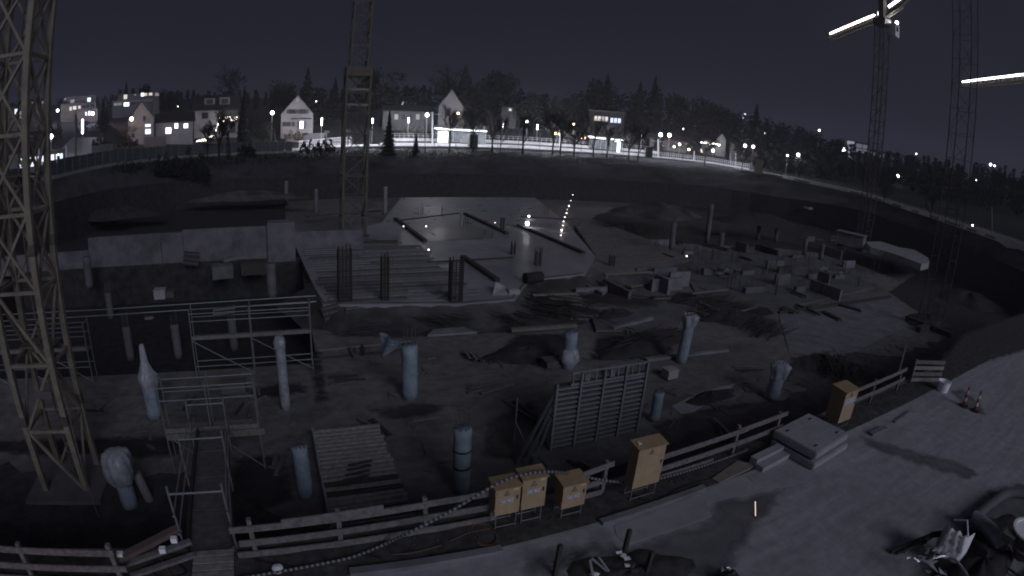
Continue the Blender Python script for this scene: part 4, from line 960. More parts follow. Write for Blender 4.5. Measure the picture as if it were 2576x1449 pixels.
# open white bag
bp = on(2393, 1378, .45); t = thing('waste_bag', (bp.x, bp.y, .35), 'open white bag on the dark refuse heap', 'bag')
cf = Vector((-bp.x, -bp.y, 0)).normalized(); rt = Vector((-cf.y, cf.x, 0)); b = MB(); G = 9
for i in range(G):
    for j in range(G):
        x, y = (i/(G-1)-.5), j/(G-1); wv = .035*math.sin(i*2.1+j)+.03*math.sin(j*2.7-i*1.3)
        b.v.append(bp+rt*(x*(.72-.14*y))+cf*(.42-.30*y+wv)+Vector((0, 0, -.1+.66*y+.03*math.sin(i*1.9))))
for i in range(G-1):
    for j in range(G-1): q = i*G+j; b.f.append((q, q+1, q+G+1, q+G)); b.mi.append(0)
o = b.build('front_cloth', m_bag, t, smooth=True); o.modifiers.new('thickness', 'SOLIDIFY').thickness = .012
for sg in (-1, 1):
    b = MB(); b.v = [bp+rt*sg*.37+cf*.40+Vector((0, 0, -.1)), bp+rt*sg*.46-cf*.25+Vector((0, 0, -.1)), bp+rt*sg*.42-cf*.28+Vector((0, 0, .52)), bp+rt*sg*.30+cf*.12+Vector((0, 0, .56))]; b.f = [(0, 1, 2, 3)]; b.mi = [0]; o = b.build('side_cloth', m_bag if sg > 0 else m_film, t); o.modifiers.new('thickness', 'SOLIDIFY').thickness = .012
b = MB(); b.box((-.2, -.14, .0), (.2, .14, .36), mat=Matrix.Translation(bp-cf*.18-Vector((0, 0, .1)))); b.build('contents', m_soil, t)
b = MB(); b.tube([bp+rt*.28+cf*.12+Vector((0, 0, .55)), bp+rt*.05-cf*.2+Vector((0, 0, .78)), bp-rt*.3-cf*.25+Vector((0, 0, .6))], .025, 6); b.build('handle_loop', m_bag, t)
crumple(on(2340, 1425, .5), .42, m_foil, 'foil_scraps', 'shiny crumpled foil at the front of the refuse heap', 'foil', 5, 16, kind='stuff')
crumple(on(2300, 1412, .45), .22, m_foil, 'foil_scraps', 'shiny foil scraps at the left of the refuse heap', 'foil', 8, 8, kind='stuff')
b = MB(); arc = [on(x, y, .62) for x, y in ((2345, 1405), (2375, 1398), (2400, 1406), (2422, 1430), (2436, 1452))]
b.tube(smooth_path(arc, 6), .035, 6); tag(b.build('metal_strip', m_foil), 'curved shiny metal strip over the refuse heap', 'strip')
for i, (a, c, w, m) in enumerate((((2240, 1388), (2345, 1345), .09, m_woodd), ((2255, 1392), (2330, 1362), .07, m_woodd), ((2275, 1390), (2325, 1352), .06, m_wood))):
    b = MB(); b.beam(on(*a, .05), on(*c, .35), w, w); tag(b.build('lath', m), ['dark lath sticking out left from the refuse heap, the long one', 'dark lath sticking out left from the refuse heap, the lower one', 'pale lath among the dark laths of the refuse heap'][i], 'lath')
b = MB(); b.tube([on(x, y, .5) for x, y in ((2325, 1362), (2345, 1345), (2370, 1342), (2392, 1360))], .09, 8); tag(b.build('bent_pipe', m_black), 'black bent pipe behind the white bag', 'pipe')
# thick pale hose bend right of the heap
pp = [on(x, y, .18) for x, y in ((2600, 1245), (2540, 1240), (2495, 1265), (2455, 1300), (2440, 1310))]
b = MB(); b.tube(smooth_path(pp, 8), .16, 12); tag(b.build('delivery_hose', m_concd), 'thick grey hose bend lying behind the red bucket', 'hose')
pp = [on(x, y, .35) for x, y in ((2445, 1300), (2475, 1318), (2505, 1350), (2522, 1385))]
b = MB(); b.tube(smooth_path(pp, 8), [.22]*17+[.2]*8, 14); tag(b.build('delivery_hose', m_film), 'thick pale hose end between the refuse heap and the red bucket', 'hose')
mound((16.2, 1.7, 0), 1.3, .8, .10, m_soil, 'damp_patch', 'dark damp dirt around the thick hoses', 'dirt', .5, seed=9)
# concrete bucket
hb_ = on(2600, 1336, 1.12); hb_.z = 0; t = thing('concrete_bucket', (hb_.x, hb_.y, 0), 'red brown concrete bucket with a pale round rim at the right edge', 'bucket')
cx_, cy_ = hb_.x, hb_.y
b = MB(); b.lathe((cx_, cy_, .25), [(.2, 0), (.46, .36), (.58, .62), (.60, .82)], 28); b.build('hopper', m_redb, t, smooth=True)
b = MB(); b.lathe((cx_, cy_, 1.05), [(.60, 0), (.66, .02), (.66, .07), (.57, .07), (.55, .03)], 32); b.build('rim', m_bag, t)
b = MB(); b.lathe((cx_, cy_, .66), [(.535, 0), (.555, .02), (.545, .04)], 28); b.build('hoop', m_tarp, t)
b = MB(); b.lathe((cx_, cy_, .98), [(.55, 0), (.55, .02)], 28); b.build('lining', m_slabclean, t)
for a in (.6, 2.2, 3.75, 5.3): piece('stand_leg', (cx_+.72*math.cos(a), cy_+.72*math.sin(a), 0), (cx_+.56*math.cos(a), cy_+.56*math.sin(a), .8), .06, .06, m_wood, t)
for k, a in enumerate((.6, 2.2, 3.75, 5.3)):
    a2 = (.6, 2.2, 3.75, 5.3)[(k+1) % 4]; piece('stand_rail', (cx_+.71*math.cos(a), cy_+.71*math.sin(a), .1), (cx_+.71*math.cos(a2), cy_+.71*math.sin(a2), .1), .06, .06, m_wood, t)
b = MB(); b.box((cx_-.75, cy_+.35, .82), (cx_-.35, cy_+.75, 1.02)); b.build('valve_box', m_woodr, t)
# bottom middle refuse
bm_ = on(1560, 1440)
mound((bm_.x+.15, bm_.y-.15, 0), 1.35, .85, .16, m_dirt, 'refuse_heap', 'dark refuse heap at the bottom edge in the middle', 'heap', .4, seed=11)
for i, (x, y) in enumerate(((1557, 1392), (1568, 1400), (1577, 1407), (1580, 1425), (1495, 1447), (1535, 1449))):
    crumple(on(x, y, .14 if i < 4 else .1), .07 if i < 4 else .09, m_bag, 'paper_scrap', ['topmost white scrap on the bottom middle heap', 'second white scrap from the top of the bottom middle heap', 'small white scrap below the upper two on the bottom middle heap',
        'lowest of four white scraps on the bottom middle heap', 'white scrap at the left foot of the bottom middle heap', 'white scrap at the bottom edge of the middle heap'][i], 'scrap', 20+i, 4, flat=.3)
for i, (a, c) in enumerate((((1484, 1409), (1492, 1449)), ((1488, 1405), (1530, 1440)), ((1506, 1402), (1535, 1442)))):
    b = MB(); b.beam(on(*a, .25), on(*c, .14), .05, .03); tag(b.build('lath', m_tarp), ['pale lath standing down from the bottom middle heap, left one', 'pale lath of the bottom middle heap, middle one', 'pale lath of the bottom middle heap, right one'][i], 'lath')
for i, (x, y, yt) in enumerate(((1568, 1396, 1335), (1623, 1449, 1390), (1395, 1449, 1375))):
    p = on(x, y); b = MB(); b.beam((p.x, p.y, 0), (p.x+.06, p.y+.05, zat(x, yt, p)), .09, .09); tag(b.build('stump_post', m_woodd), ['dark post standing at the light concrete patch', 'dark post at the bottom edge right of the middle heap', 'dark post at the bottom edge left of the middle heap'][i], 'post')
crumple(on(1828, 1446, .15), .22, m_foil, 'foil_scraps', 'shiny foil scraps at the bottom edge below the dark road', 'foil', 33, 7, kind='stuff')
mound((on(1800, 1449).x, on(1800, 1449).y-.3, 0), .5, .35, .25, m_soil, 'refuse_heap', 'small dark heap beside the foil at the bottom edge', 'heap', .4, seed=14)

# ------------------------------------------------------------------ clutter in the pit
def rods(px, z, n, L, m, name, lab, cat, ang=0, spread=.5, rad=.02, seed=1, h=.25):
    rnd = random.Random(seed); b = MB(); c = on(*px, z)
    for k in range(n):
        a = ang+rnd.gauss(0, .12); l = L*rnd.uniform(.7, 1); o = Vector((rnd.uniform(-spread, spread), rnd.uniform(-spread, spread), rnd.uniform(.02, h)))
        d = Vector((math.cos(a), math.sin(a), rnd.gauss(0, .03)))*l/2; b.beam(c+o-d, c+o+d, rad*2, rad*2)
    return tag(b.build(name, m), lab, cat)
def rod_heap(*a, **k): return rods(*a, **k)
rod_heap((1370, 780), FLOOR, 70, 5.0, m_rust, 'rebar_bundle', 'dark heap of rebar bars in front of the wet slab', 'rebar', ang=-.9, spread=1.6, seed=2, h=.9)
rod_heap((1260, 800), FLOOR, 40, 4.0, m_rust, 'rebar_bundle', 'smaller rebar heap left of the dark bar heap', 'rebar', ang=-1.0, spread=1.0, seed=3, h=.5)
rod_heap((1800, 775), FLOOR, 70, 5.5, m_rust, 'rebar_bundle', 'dark mat of rebar in the right of the pit', 'rebar', ang=.2, spread=2.0, seed=4, h=.4)
rod_heap((1640, 860), FLOOR, 60, 5.0, m_rust, 'rebar_bundle', 'dark rebar bundle behind the formwork panel', 'rebar', ang=.1, spread=.9, seed=5, h=.5)
rod_heap((2100, 930), FLOOR, 50, 3.5, m_rust, 'rebar_bundle', 'rebar bundle in the pit behind the right fence', 'rebar', ang=.6, spread=1.2, seed=6, h=.6)
rod_heap((960, 815), FLOOR, 40, 4.5, m_rust, 'rebar_bundle', 'rebar bars below the front edge of the wet slab', 'rebar', ang=.05, spread=1.3, seed=7, h=.3)
mound(on(1330, 890, FLOOR), 2.6, 1.4, .45, m_soil, 'dark_heap', 'dark mound drawn for a pit opening beside the bunched plastic column', 'soil heap', .3, seed=21)  # mound added to darken a recessed pit opening
mound(on(1600, 880, FLOOR)+Vector((0, 0, 0)), 3.4, 1.0, .5, m_soil, 'dark_heap', 'long dark mound drawn for a pit opening behind the formwork panel', 'soil heap', .3, seed=22)  # dark mound stands in for the shade of a second opening
mound(on(1790, 1000, FLOOR), 2.0, .55, .3, m_soil, 'dark_heap', 'dark soil strip beside the pale spill in the near pit', 'soil heap', .3, seed=23)
mound(on(1840, 800, FLOOR), 3.5, 1.5, .5, m_soil, 'dark_heap', 'dark soil heap under the rebar mat in the right pit', 'soil heap', .35, seed=24)
mound(on(2330, 810, FLOOR), 3.0, 2.2, .7, m_soil, 'dark_heap', 'dark soil heap right of the clean pale slab', 'soil heap', .35, seed=25)
mound(on(2440, 760, FLOOR), 6, 4, 1.2, m_soil, 'dark_heap', 'broad dark soil bank at the right edge of the pit', 'soil heap', .35, seed=26)
mound(on(2160, 940, FLOOR), 2.6, 1.3, .5, m_soil, 'dark_heap', 'dark soil heap behind the right end of the fence', 'soil heap', .35, seed=27)
mound(on(1540, 800, FLOOR), 2.0, 1.0, .6, m_soil, 'dark_heap', 'dark soil heap right of the rebar bars', 'soil heap', .35, seed=28)
slab([(1690, 1022), (1760, 985), (1850, 965), (1830, 985), (1745, 1035), (1712, 1040)], FLOOR+.02, .02, m_slabclean, 'pale dried spill on the near pit floor', 'spill')
bl = on(1342, 712, DECK); b = MB(); b.tube([bl+Vector((-.75, 0, .42)), bl+Vector((.75, .2, .42))], .42, 14); tag(b.build('bale', m_soil), 'dark round bale on the edge of the wet slab', 'bale')
# white folded sheet lying on the slab edge
p = on(1262, 735, DECK); b = MB()
b.add([(p.x-.9, p.y-.5, p.z+.02), (p.x+.2, p.y-.75, p.z+.05), (p.x+.35, p.y+.3, p.z+.35), (p.x-.3, p.y+.5, p.z+.65), (p.x-.9, p.y-.5, p.z), (p.x+.2, p.y-.75, p.z), (p.x+.35, p.y+.3, p.z), (p.x-.3, p.y+.5, p.z)], [(0, 1, 2, 3), (7, 6, 5, 4), (0, 4, 5, 1), (1, 5, 6, 2), (2, 6, 7, 3), (3, 7, 4, 0)])
b.box((p.x+.25, p.y-.75, p.z), (p.x+1.1, p.y-.2, p.z+.35)); tag(b.build('folded_sheet', m_tarp), 'pale folded sheet at the near corner of the wet slab', 'sheet')
# blue plastic blowing from the middle column
p = on(1031, 1000, FLOOR); pa = onv(955, 845, p.y+1.2); pb = onv(1010, 868, p.y+.1)
b = MB(); nn = 10
for i in range(nn+1):
    f = i/nn; c = pa.lerp(pb, f); hgt = 1.05*(1-f)+.22
    for k in range(5):
        g = k/4; b.v.append(c+Vector((.10*math.sin(f*7+g*3), .12*math.sin(f*5+g*4), .15-g*hgt)))
for i in range(nn):
    for k in range(4): q = i*5+k; b.f.append((q, q+1, q+6, q+5)); b.mi.append(0)
o = b.build('plastic_sheet', m_blue); mod = o.modifiers.new('thickness', 'SOLIDIFY'); mod.thickness = .02
tag(o, 'blue plastic sheet hanging from the top of the middle column', 'plastic sheet')
# beams and edge boards
for i, (a, c, z, w, h, m, lab) in enumerate((
    ((800, 880), (1035, 858), FLOOR+.1, .2, .12, m_woody, 'long yellow board on the floor left of the middle column'),
    ((775, 905), (1020, 880), FLOOR+.05, .14, .1, m_woodd, 'dark board on the floor left of the middle column'),
    ((1285, 830), (1450, 818), FLOOR+.35, .35, .2, m_woody, 'yellow formwork beam behind the bunched plastic column'),
    ((1540, 825), (1640, 800), FLOOR+.3, .3, .2, m_conc, 'pale edge beam behind the dark soil heap'),
    ((1625, 905), (1830, 880), FLOOR+.1, .3, .15, m_conc, 'pale edge beam at the foot of the flared column'),
    ((1740, 738), (1830, 728), FLOOR+.5, .2, .15, m_woody, 'yellow board on the rebar mat, upper one'),
    ((1760, 760), (1815, 785), FLOOR+.3, .2, .12, m_woody, 'yellow board on the rebar mat, left slanting one'),
    ((1840, 790), (1905, 770), FLOOR+.3, .2, .12, m_woody, 'yellow board on the rebar mat, right one'),
    ((535, 780), (592, 772), -.1, .25, .08, m_wood, 'short board lying on top of the scaffold bay, upper one'),
    ((535, 790), (592, 784), -.2, .25, .05, m_steel, 'short steel plank lying on top of the scaffold bay, lower one'),
    ((365, 800), (386, 799), -.45, .2, .12, m_woody, 'small yellow block hanging above the dark excavation'),
    ((770, 545), (960, 530), -2.5, .3, .2, m_soil2, 'long pale beam on the terrace behind the middle crane'),
    ((560, 655), (615, 645), -2.4, .5, .3, m_wood, 'pale beam lying below the long wall'),
    ((1520, 690), (1640, 684), DECK-.05, .2, .15, m_woody, 'yellow edge board of the lower slab'),
    ((1340, 742), (1450, 738), DECK-.3, .25, .15, m_woody, 'yellow edge board near the folded sheet'),
    ((745, 612), (1000, 607), DECK+.1, .3, .2, m_woodd, 'long dark strip drawn for the shadow line across the back of the formwork deck'),  # dark strip in place of a shadow line
    ((1960, 786), (2240, 746), FLOOR+.12, .25, .22, m_woodd, 'dark step timber along the back of the clean pale slab'))):
    b = MB(); b.beam(on(*a, z), on(*c, z), w, h); tag(b.build('beam', m), lab, 'beam')
# boards of the formwork deck (front part of the slab): one object per board
fd = thing('formwork_deck', (7.8, 42, DECK), 'deck of formwork boards on the front of the slab between the rebar cages', 'formwork')
for k in range(20):
    v = 34.6+k*.87; u0 = 2.6+random.uniform(0, .5)-(v-34.6)*.06; u1 = 13.2+random.uniform(-.6, .4)
    mid = u0+(u1-u0)*random.uniform(.3, .7)
    for (x0, x1) in ((u0, mid-.03), (mid+.03, u1)):
        piece('board', (x0, v, DECK+.03+random.uniform(0, .02)), (x1, v, DECK+.03+random.uniform(0, .02)), .62, .045, random.choice((m_deckb, m_deckb, m_deckb2, m_concd)), fd)
# dumper-like skips and boxes behind the left wall
def crate(x, y, z, w, d, h, m, lab, rot=0, name='crate'):
    p = on(x, y, z); t = thing(name, (p.x, p.y, z), lab, 'crate'); T = Matrix.Translation(p) @ Matrix.Rotation(rot, 4, 'Z')
    b = MB(); b.box((-w/2, -d/2, .08), (w/2, d/2, h), mat=T); b.build('body', m, t)
    for s in (-1, 1): b = MB(); b.box((s*w*.35-.06, -d/2, 0), (s*w*.35+.06, d/2, .08), mat=T); b.build('skid', m_woodd, t)
    b = MB(); b.box((-w/2-.03, -d/2-.03, h), (w/2+.03, d/2+.03, h+.05), mat=T); b.build('lid', m, t)
crate(405, 752, -3.5, .9, .8, .75, m_tarp, 'white crate on the floor beyond the dark excavation'); crate(428, 748, -3.5, .8, .8, .5, m_plastd, 'grey crate next to the white crate')
crate(1683, 952, FLOOR, .7, .6, .55, m_tarp, 'pale sack crate behind the formwork panel'); crate(1400, 920, FLOOR, 1.6, .8, .4, m_plastd, 'grey box behind the top left corner of the formwork panel')
crate(2035, 527, 0, 2.2, 1.6, .5, m_tarp, 'pale crate lid near the far right wall'); crate(590, 985, FLOOR, 1.2, .8, .5, m_plastd, 'pale crate behind the scaffold tower')
for i, (x, y, w, m) in enumerate(((640, 690, 2.2, m_woodd), (560, 700, 1.8, m_concd), (300, 650, 1.6, m_woodd), (560, 640, 2.4, m_woodd))):
    crate(x, y, -2.5 if i > 1 else -3.4, w, 1.2, 1.1, m, ['dark site box at the right of the dark excavation', 'grey site box in the dark excavation', 'dark site box standing against the long pale wall on the left', 'dark tilted site box in front of the long pale wall'][i], rot=.2*i)
# pale trailer box and tarpaulin in the right pit
pa, pb = on(2100, 612, -1.5), on(2168, 628, -1.5); d = pb-pa; L = d.length; t = thing('site_trailer', ((pa+pb)/2), 'pale box trailer standing at the back of the right pit', 'trailer')
T = Matrix.Translation(pa) @ Matrix.Rotation(math.atan2(d.y, d.x), 4, 'Z')
b = MB(); b.box((0, 0, .1), (L, 2.2, 1.7), mat=T); b.build('body', m_conc, t); b = MB(); b.box((-.1, -.25, 1.85), (L+.1, 2.45, 2.0), mat=T); b.build('roof', m_conc, t)
b = MB(); b.box((0.05, .15, 1.7), (L-.05, 2.1, 1.85), mat=T); b.build('gap_frame', m_black, t)
for s in (.15, .85): b = MB(); b.tube([T @ Vector((L*s, 0, -.15)), T @ Vector((L*s, 2.2, -.15))], .3, 12); b.build('wheel', m_black, t)
b = MB(); tp = [(2178, 608), (2215, 607), (2262, 622), (2300, 628), (2335, 648), (2338, 660), (2318, 664), (2270, 645), (2230, 632), (2190, 622)]
P = [on(x, y, -.6) for x, y in tp]; b.prism([(p.x, p.y) for p in P][::-1], -1.5, -.6); tag(b.build('tarpaulin', m_tarp), 'long pale tarpaulin spread over material in the right pit', 'tarpaulin')
# wall stubs and plastic on the wide right slab
rnd = random.Random(5)
STUB = ['pale wall stub on the wide right slab, near its left corner', 'pale wall stub in the left middle of the wide right slab', 'tall pale wall stub in the centre of the wide right slab', 'pale wall stub at the back of the wide right slab',
        'crumpled pale wall stub right of the centre of the wide slab', 'pale wall stub at the right end of the wide slab', 'low pale wall stub near the front of the wide right slab', 'pale wall stub beside the dark step timber']
for i, (x, y) in enumerate(((1790, 690), (1880, 690), (1960, 668), (2000, 648), (2040, 700), (2110, 700), (1900, 735), (2010, 735))):
    p = on(x, y, -3.4); w, h = rnd.uniform(1.6, 3.4), rnd.uniform(.35, .8); b = MB(); b.box((p.x-w/2, p.y-.2, -3.4), (p.x+w/2, p.y+.2, -3.4+h))
    for k in range(int(w/.2)): b.beam((p.x-w/2+.1+k*.2, p.y, -3.4+h), (p.x-w/2+.1+k*.2+rnd.uniform(-.05, .05), p.y, -3.4+h+rnd.uniform(.4, .8)), .03, .03, 1)
    o = b.build('wall_stub', [m_concd, m_rust]); tag(o, STUB[i], 'wall')
crumple(on(1830, 700, -3.1), 1.3, m_concd, 'plastic_scraps', 'pale plastic scraps on the wide right slab', 'plastic', 41, 26, kind='stuff')
crumple(on(2085, 690, -3.1), 1.3, m_film, 'plastic_scraps', 'pale plastic scraps at the right of the wide slab', 'plastic', 43, 20, kind='stuff')
crumple(on(2110, 900, FLOOR), 1.0, m_concd, 'plastic_scraps', 'plastic scraps in the pit behind the right fence', 'plastic', 44, 16, kind='stuff')
crumple(on(1120, 745, DECK), 1.0, m_plastd, 'board_scraps', 'scraps of sheet on the front of the wet slab', 'scraps', 45, 14, kind='stuff', flat=.2)
def litter(px0, px1, z, n, m, name, lab, cat, seed):
    rnd = random.Random(seed); b = MB(); a, c = on(*px0, z), on(*px1, z)
    for k in range(n):
        p = Vector((rnd.uniform(min(a.x, c.x), max(a.x, c.x)), rnd.uniform(min(a.y, c.y), max(a.y, c.y)), z+.03)); an = rnd.uniform(0, 3.1); l = rnd.uniform(.15, 1.1); d = Vector((math.cos(an), math.sin(an), rnd.uniform(-.02, .05)))*l/2
        b.beam(p-d, p+d, rnd.uniform(.03, .14), .05)
    return tag(b.build(name, m), lab, cat, kind='stuff')
litter((1100, 1250), (1540, 850), FLOOR, 45, m_concd, 'floor_litter', 'grey offcuts scattered on the middle of the pit floor', 'offcuts', 51)
litter((240, 1200), (760, 960), FLOOR, 50, m_concd, 'floor_litter', 'grey offcuts scattered on the left pit floor', 'offcuts', 52)
litter((1500, 1100), (2250, 850), FLOOR, 70, m_concd, 'floor_litter', 'grey offcuts scattered on the right pit floor', 'offcuts', 53)
litter((1700, 740), (2400, 640), FLOOR+.1, 160, m_plastd, 'floor_litter', 'pale offcuts scattered in the far right of the pit', 'offcuts', 54)
litter((1010, 600), (1440, 520), DECK, 60, m_rust, 'floor_litter', 'rusty offcuts scattered on the wet slab', 'offcuts', 55)
b = MB(); rnd = random.Random(60)
for k in range(500):
    x, y = rnd.uniform(-12, 26), rnd.uniform(8.5, 9.55); s = rnd.uniform(.008, .028); b.box((x-s, y-s*.8, 0), (x+s, y+s, s*1.2))
tag(b.build('gravel', m_soil2), 'loose stones scattered along the dirt verge by the fence', 'stones', kind='stuff')
# soil mounds on the terrace at the left and back
for i, (x, y, z, rx, ry, h, lab) in enumerate(((340, 470, .5, 7, 3, 1.9, 'pale soil mound below the left street fence'), (470, 468, .5, 6, 3, 1.5, 'low soil mound right of the mound below the street fence'), (300, 545, -.5, 6, 3, 1.2, 'dark soil mound behind the yellow mast'), (620, 500, -.5, 8, 3, 1.1, 'long soil mound on the terrace left of the thin posts'), (1650, 540, 0, 9, 4, 1.6, 'soil mound at the back of the right pit'), (1900, 560, 0, 8, 4, 1.4, 'soil mound behind the column row in the right pit'), (2250, 560, 0, 7, 4, 1.8, 'soil mound below the right street wall'))):
    mound(on(x, y, z-.6), rx, ry, h, m_soil2 if i in (0, 1, 3, 4) else m_soil, 'soil_mound', lab, 'soil mound', .3, seed=70+i)

# ------------------------------------------------------------------ work lamps on the slab
def work_lamp(x, y, z, r, m, lab, h=.35):
    p = on(x, y+6, z); t = thing('work_lamp', (p.x, p.y, z), lab, 'lamp')
    for k in range(3): a = k*2.09; rod('stand_leg', (p.x+.25*math.cos(a), p.y+.25*math.sin(a), z), (p.x, p.y, z+h), .03, m_dsteel, t)
    b = MB(); sphere(b, (p.x, p.y, z+h+r*.7), r, 10, 6); b.build('bulb', m, t)
    return t
work_lamp(1326, 567, DECK, .25, e_work, 'bright work lamp standing on the wet slab')
work_lamp(1330, 546, DECK, .12, e_work, 'smaller work lamp behind the bright one on the wet slab')
work_lamp(1078, 633, DECK, .07, e_workw, 'dim work lamp on the slab left of the puddle'); work_lamp(1072, 572, DECK, .07, e_workw, 'dim warm lamp at the back of the dark rebar strip')
work_lamp(1015, 572, DECK, .06, e_workw, 'dim warm lamp near the left edge of the wet slab'); work_lamp(1245, 562, DECK, .05, e_workw, 'tiny lamp between two rebar strips on the wet slab')
work_lamp(1690, 536, -1.0, .12, e_work, 'small greenish lamp at the back of the right pit'); work_lamp(1726, 647, -3.4, .09, e_workw, 'small warm lamp on the wide right slab')
ln = thing('lamp_string', on(1420, 560, DECK), 'string of small warm and white lamps along the right edge of the wet slab', 'lamp string')
PX = [(1441, 490), (1436, 505), (1431, 518), (1427, 527), (1425, 536), (1421, 546), (1418, 557), (1416, 567), (1413, 579), (1411, 592)]
PT = [on(x, y, DECK+.25) for x, y in PX]
b = MB(); b.tube([p+Vector((0, 0, .06)) for p in PT], .02, 5); b.build('cord', m_black, ln)
for i, p in enumerate(PT):
    b = MB(); sphere(b, p, .06+.012*(i % 3), 8, 5); b.build('bulb', e_workw if i % 2 else e_work, ln)

m_damp = M('damp_road', (0.145, 0.142, 0.156), 0.55, 0.3, 1.2, stain=((0.20, 0.197, 0.215), 0.9, 0.54, 0.16), detail=8)
def stain(px, lab, seed, z=.003, m=None):
    rnd = random.Random(seed); P = [on(x, y, z) for x, y in px]; out = []
    for a, c in zip(P, P[1:]+P[:1]):
        n = max(2, int((c-a).length/.12)); d = (c-a); nn = Vector((-d.y, d.x, 0)).normalized(); ph = rnd.uniform(0, 6)
        for k in range(n):
            t = k/n; out.append(a+d*t+nn*(.10*math.sin(t*n*.5+ph)+.06*math.sin(t*n*1.3+2*ph)+rnd.uniform(-.04, .04)))
    b = MB(); fv_ = feather_mesh(b, P, z, .75, .14); o = b.build('damp_patch', feathered(m or m_damp)); set_fade(o, fv_)
    return tag(o, lab, 'damp patch')
stain([(1420, 1452), (1500, 1400), (1590, 1376), (1700, 1335), (1795, 1302), (1800, 1262), (1900, 1240), (1965, 1232), (1950, 1275), (1905, 1320), (1880, 1370), (1850, 1400), (1830, 1455)], 'broad damp patch on the road below the light concrete patch', 1)
stain([(2165, 1098), (2220, 1112), (2320, 1140), (2420, 1165), (2470, 1195), (2440, 1205), (2350, 1180), (2260, 1150), (2190, 1128)], 'long damp streak across the road right of the slab stack', 2)
stain([(2420, 1300), (2480, 1240), (2560, 1215), (2620, 1230), (2620, 1330), (2540, 1340), (2500, 1420), (2400, 1452), (2300, 1452), (2330, 1390)], 'dark damp patch round the refuse heap at the right', 3)
stain([(2390, 985), (2440, 1030), (2480, 1045), (2470, 1020), (2420, 975)], 'damp patch under the two beacons', 4)
stain([(1330, 1400), (1400, 1380), (1500, 1352), (1530, 1385), (1460, 1430), (1380, 1452), (1320, 1440)], 'damp patch left of the light concrete patch', 5, m=m_damp)

# more debris in front of the wet slab and through the middle of the pit
rod_heap((1080, 800), FLOOR, 60, 4.0, m_rust, 'rebar_bundle', 'rebar heap below the middle of the slab front', 'rebar', ang=-.7, spread=1.4, seed=71, h=.6)
rod_heap((1180, 790), FLOOR, 60, 4.0, m_dsteel, 'rebar_bundle', 'grey bar heap below the right rebar cage', 'rebar', ang=-.8, spread=1.2, seed=72, h=.6)
rod_heap((1560, 760), FLOOR, 60, 5.0, m_rust, 'rebar_bundle', 'rusty bars between the wet slab and the rebar mat', 'rebar', ang=-.6, spread=1.6, seed=73, h=.4)
rod_heap((1930, 830), FLOOR, 50, 4.0, m_rust, 'rebar_bundle', 'rusty bars left of the clean pale slab', 'rebar', ang=.4, spread=1.4, seed=74, h=.3)
for i, (x, y, w, d, h, r, lab) in enumerate(((850, 815, 1.8, .12, 1.3, .5, 'leaning dark shutter panel at the left end of the slab front'), (905, 812, 1.6, .12, 1.1, .3, 'second leaning shutter panel at the slab front'), (1020, 805, 2.0, .12, 1.0, -.2, 'leaning shutter panel behind the middle column'), (1225, 800, 1.8, .12, 1.1, .2, 'leaning shutter panel below the folded sheet'), (1420, 770, 2.4, .9, .8, -.5, 'dark pallet stack left of the lower slab'), (1470, 800, 2.0, .9, .6, -.4, 'low dark pallet stack in the middle of the pit'), (1600, 725, 2.6, .8, .5, .3, 'dark pallet stack below the lower slab'))):
    p = on(x, y, FLOOR); T = Matrix.Translation(p) @ Matrix.Rotation(r, 4, 'Z') @ Matrix.Rotation(-.5 if d < .2 else 0, 4, 'X'); t = thing('shutter_panel' if d < .2 else 'pallet_stack', (p.x, p.y, FLOOR), lab, 'panel' if d < .2 else 'pallet')
    if d < .2:
        b = MB(); b.box((-w/2, -d/2, 0), (w/2, d/2, h), mat=T); b.build('sheet', m_woodd, t)
        for k in range(4): b = MB(); b.box((-w/2, -d/2-.06, .1+k*h/4), (w/2, -d/2-.002, .2+k*h/4), mat=T); b.build('waler', m_dsteel, t)
    else:
        for k in range(int(h/.14)): b = MB(); q = (k % 3-1)*.06; b.box((-w/2+q, -d/2, k*.14), (w/2+q, d/2, k*.14+.10), mat=T); b.build('board', m_woodd if k % 2 else m_woody, t)
# dim things inside the dark excavation
for i, (x, y, yt) in enumerate(((330, 905, 820), (450, 900, 815), (590, 880, 800), (280, 800, 735), (520, 745, 690))):
    column(x, y, yt, .6, ['dim column in the dark excavation left of the hooded column', 'dim column in the dark excavation right of the hooded column', 'dim column behind the scaffold bay', 'dim column at the back of the dark excavation on the left', 'dim column in the back of the dark excavation near the white crate'][i], z=-6.0, m=m_concd, rebar=.8)

# low timber stacks and wall stubs through the middle of the pit
rnd = random.Random(91)
for i in range(34):
    x, y = rnd.choice(((rnd.uniform(1250, 1700), rnd.uniform(735, 840)), (rnd.uniform(1650, 2250), rnd.uniform(610, 830)), (rnd.uniform(1480, 2150), rnd.uniform(560, 640)))); p = on(x, y, FLOOR); r = rnd.choice((0, 1.57))+rnd.gauss(0, .2); w = rnd.uniform(1.2, 3.2)
    t = thing('timber_stack', (p.x, p.y, FLOOR), 'low stack of dim boards among the works in the middle of the pit', 'timber', 'board stacks in the pit')
    d = Vector((math.cos(r), math.sin(r), 0)); n_ = Vector((-d.y, d.x, 0))
    for k in range(rnd.randint(4, 8)): q = p+n_*((k % 3)-1)*.24+Vector((0, 0, .07+.12*(k//3)))+d*rnd.uniform(-.15, .15); piece('board', q-d*w/2, q+d*w/2, .2, .1, rnd.choice((m_woodd, m_concd, m_woody, m_rust)), t)
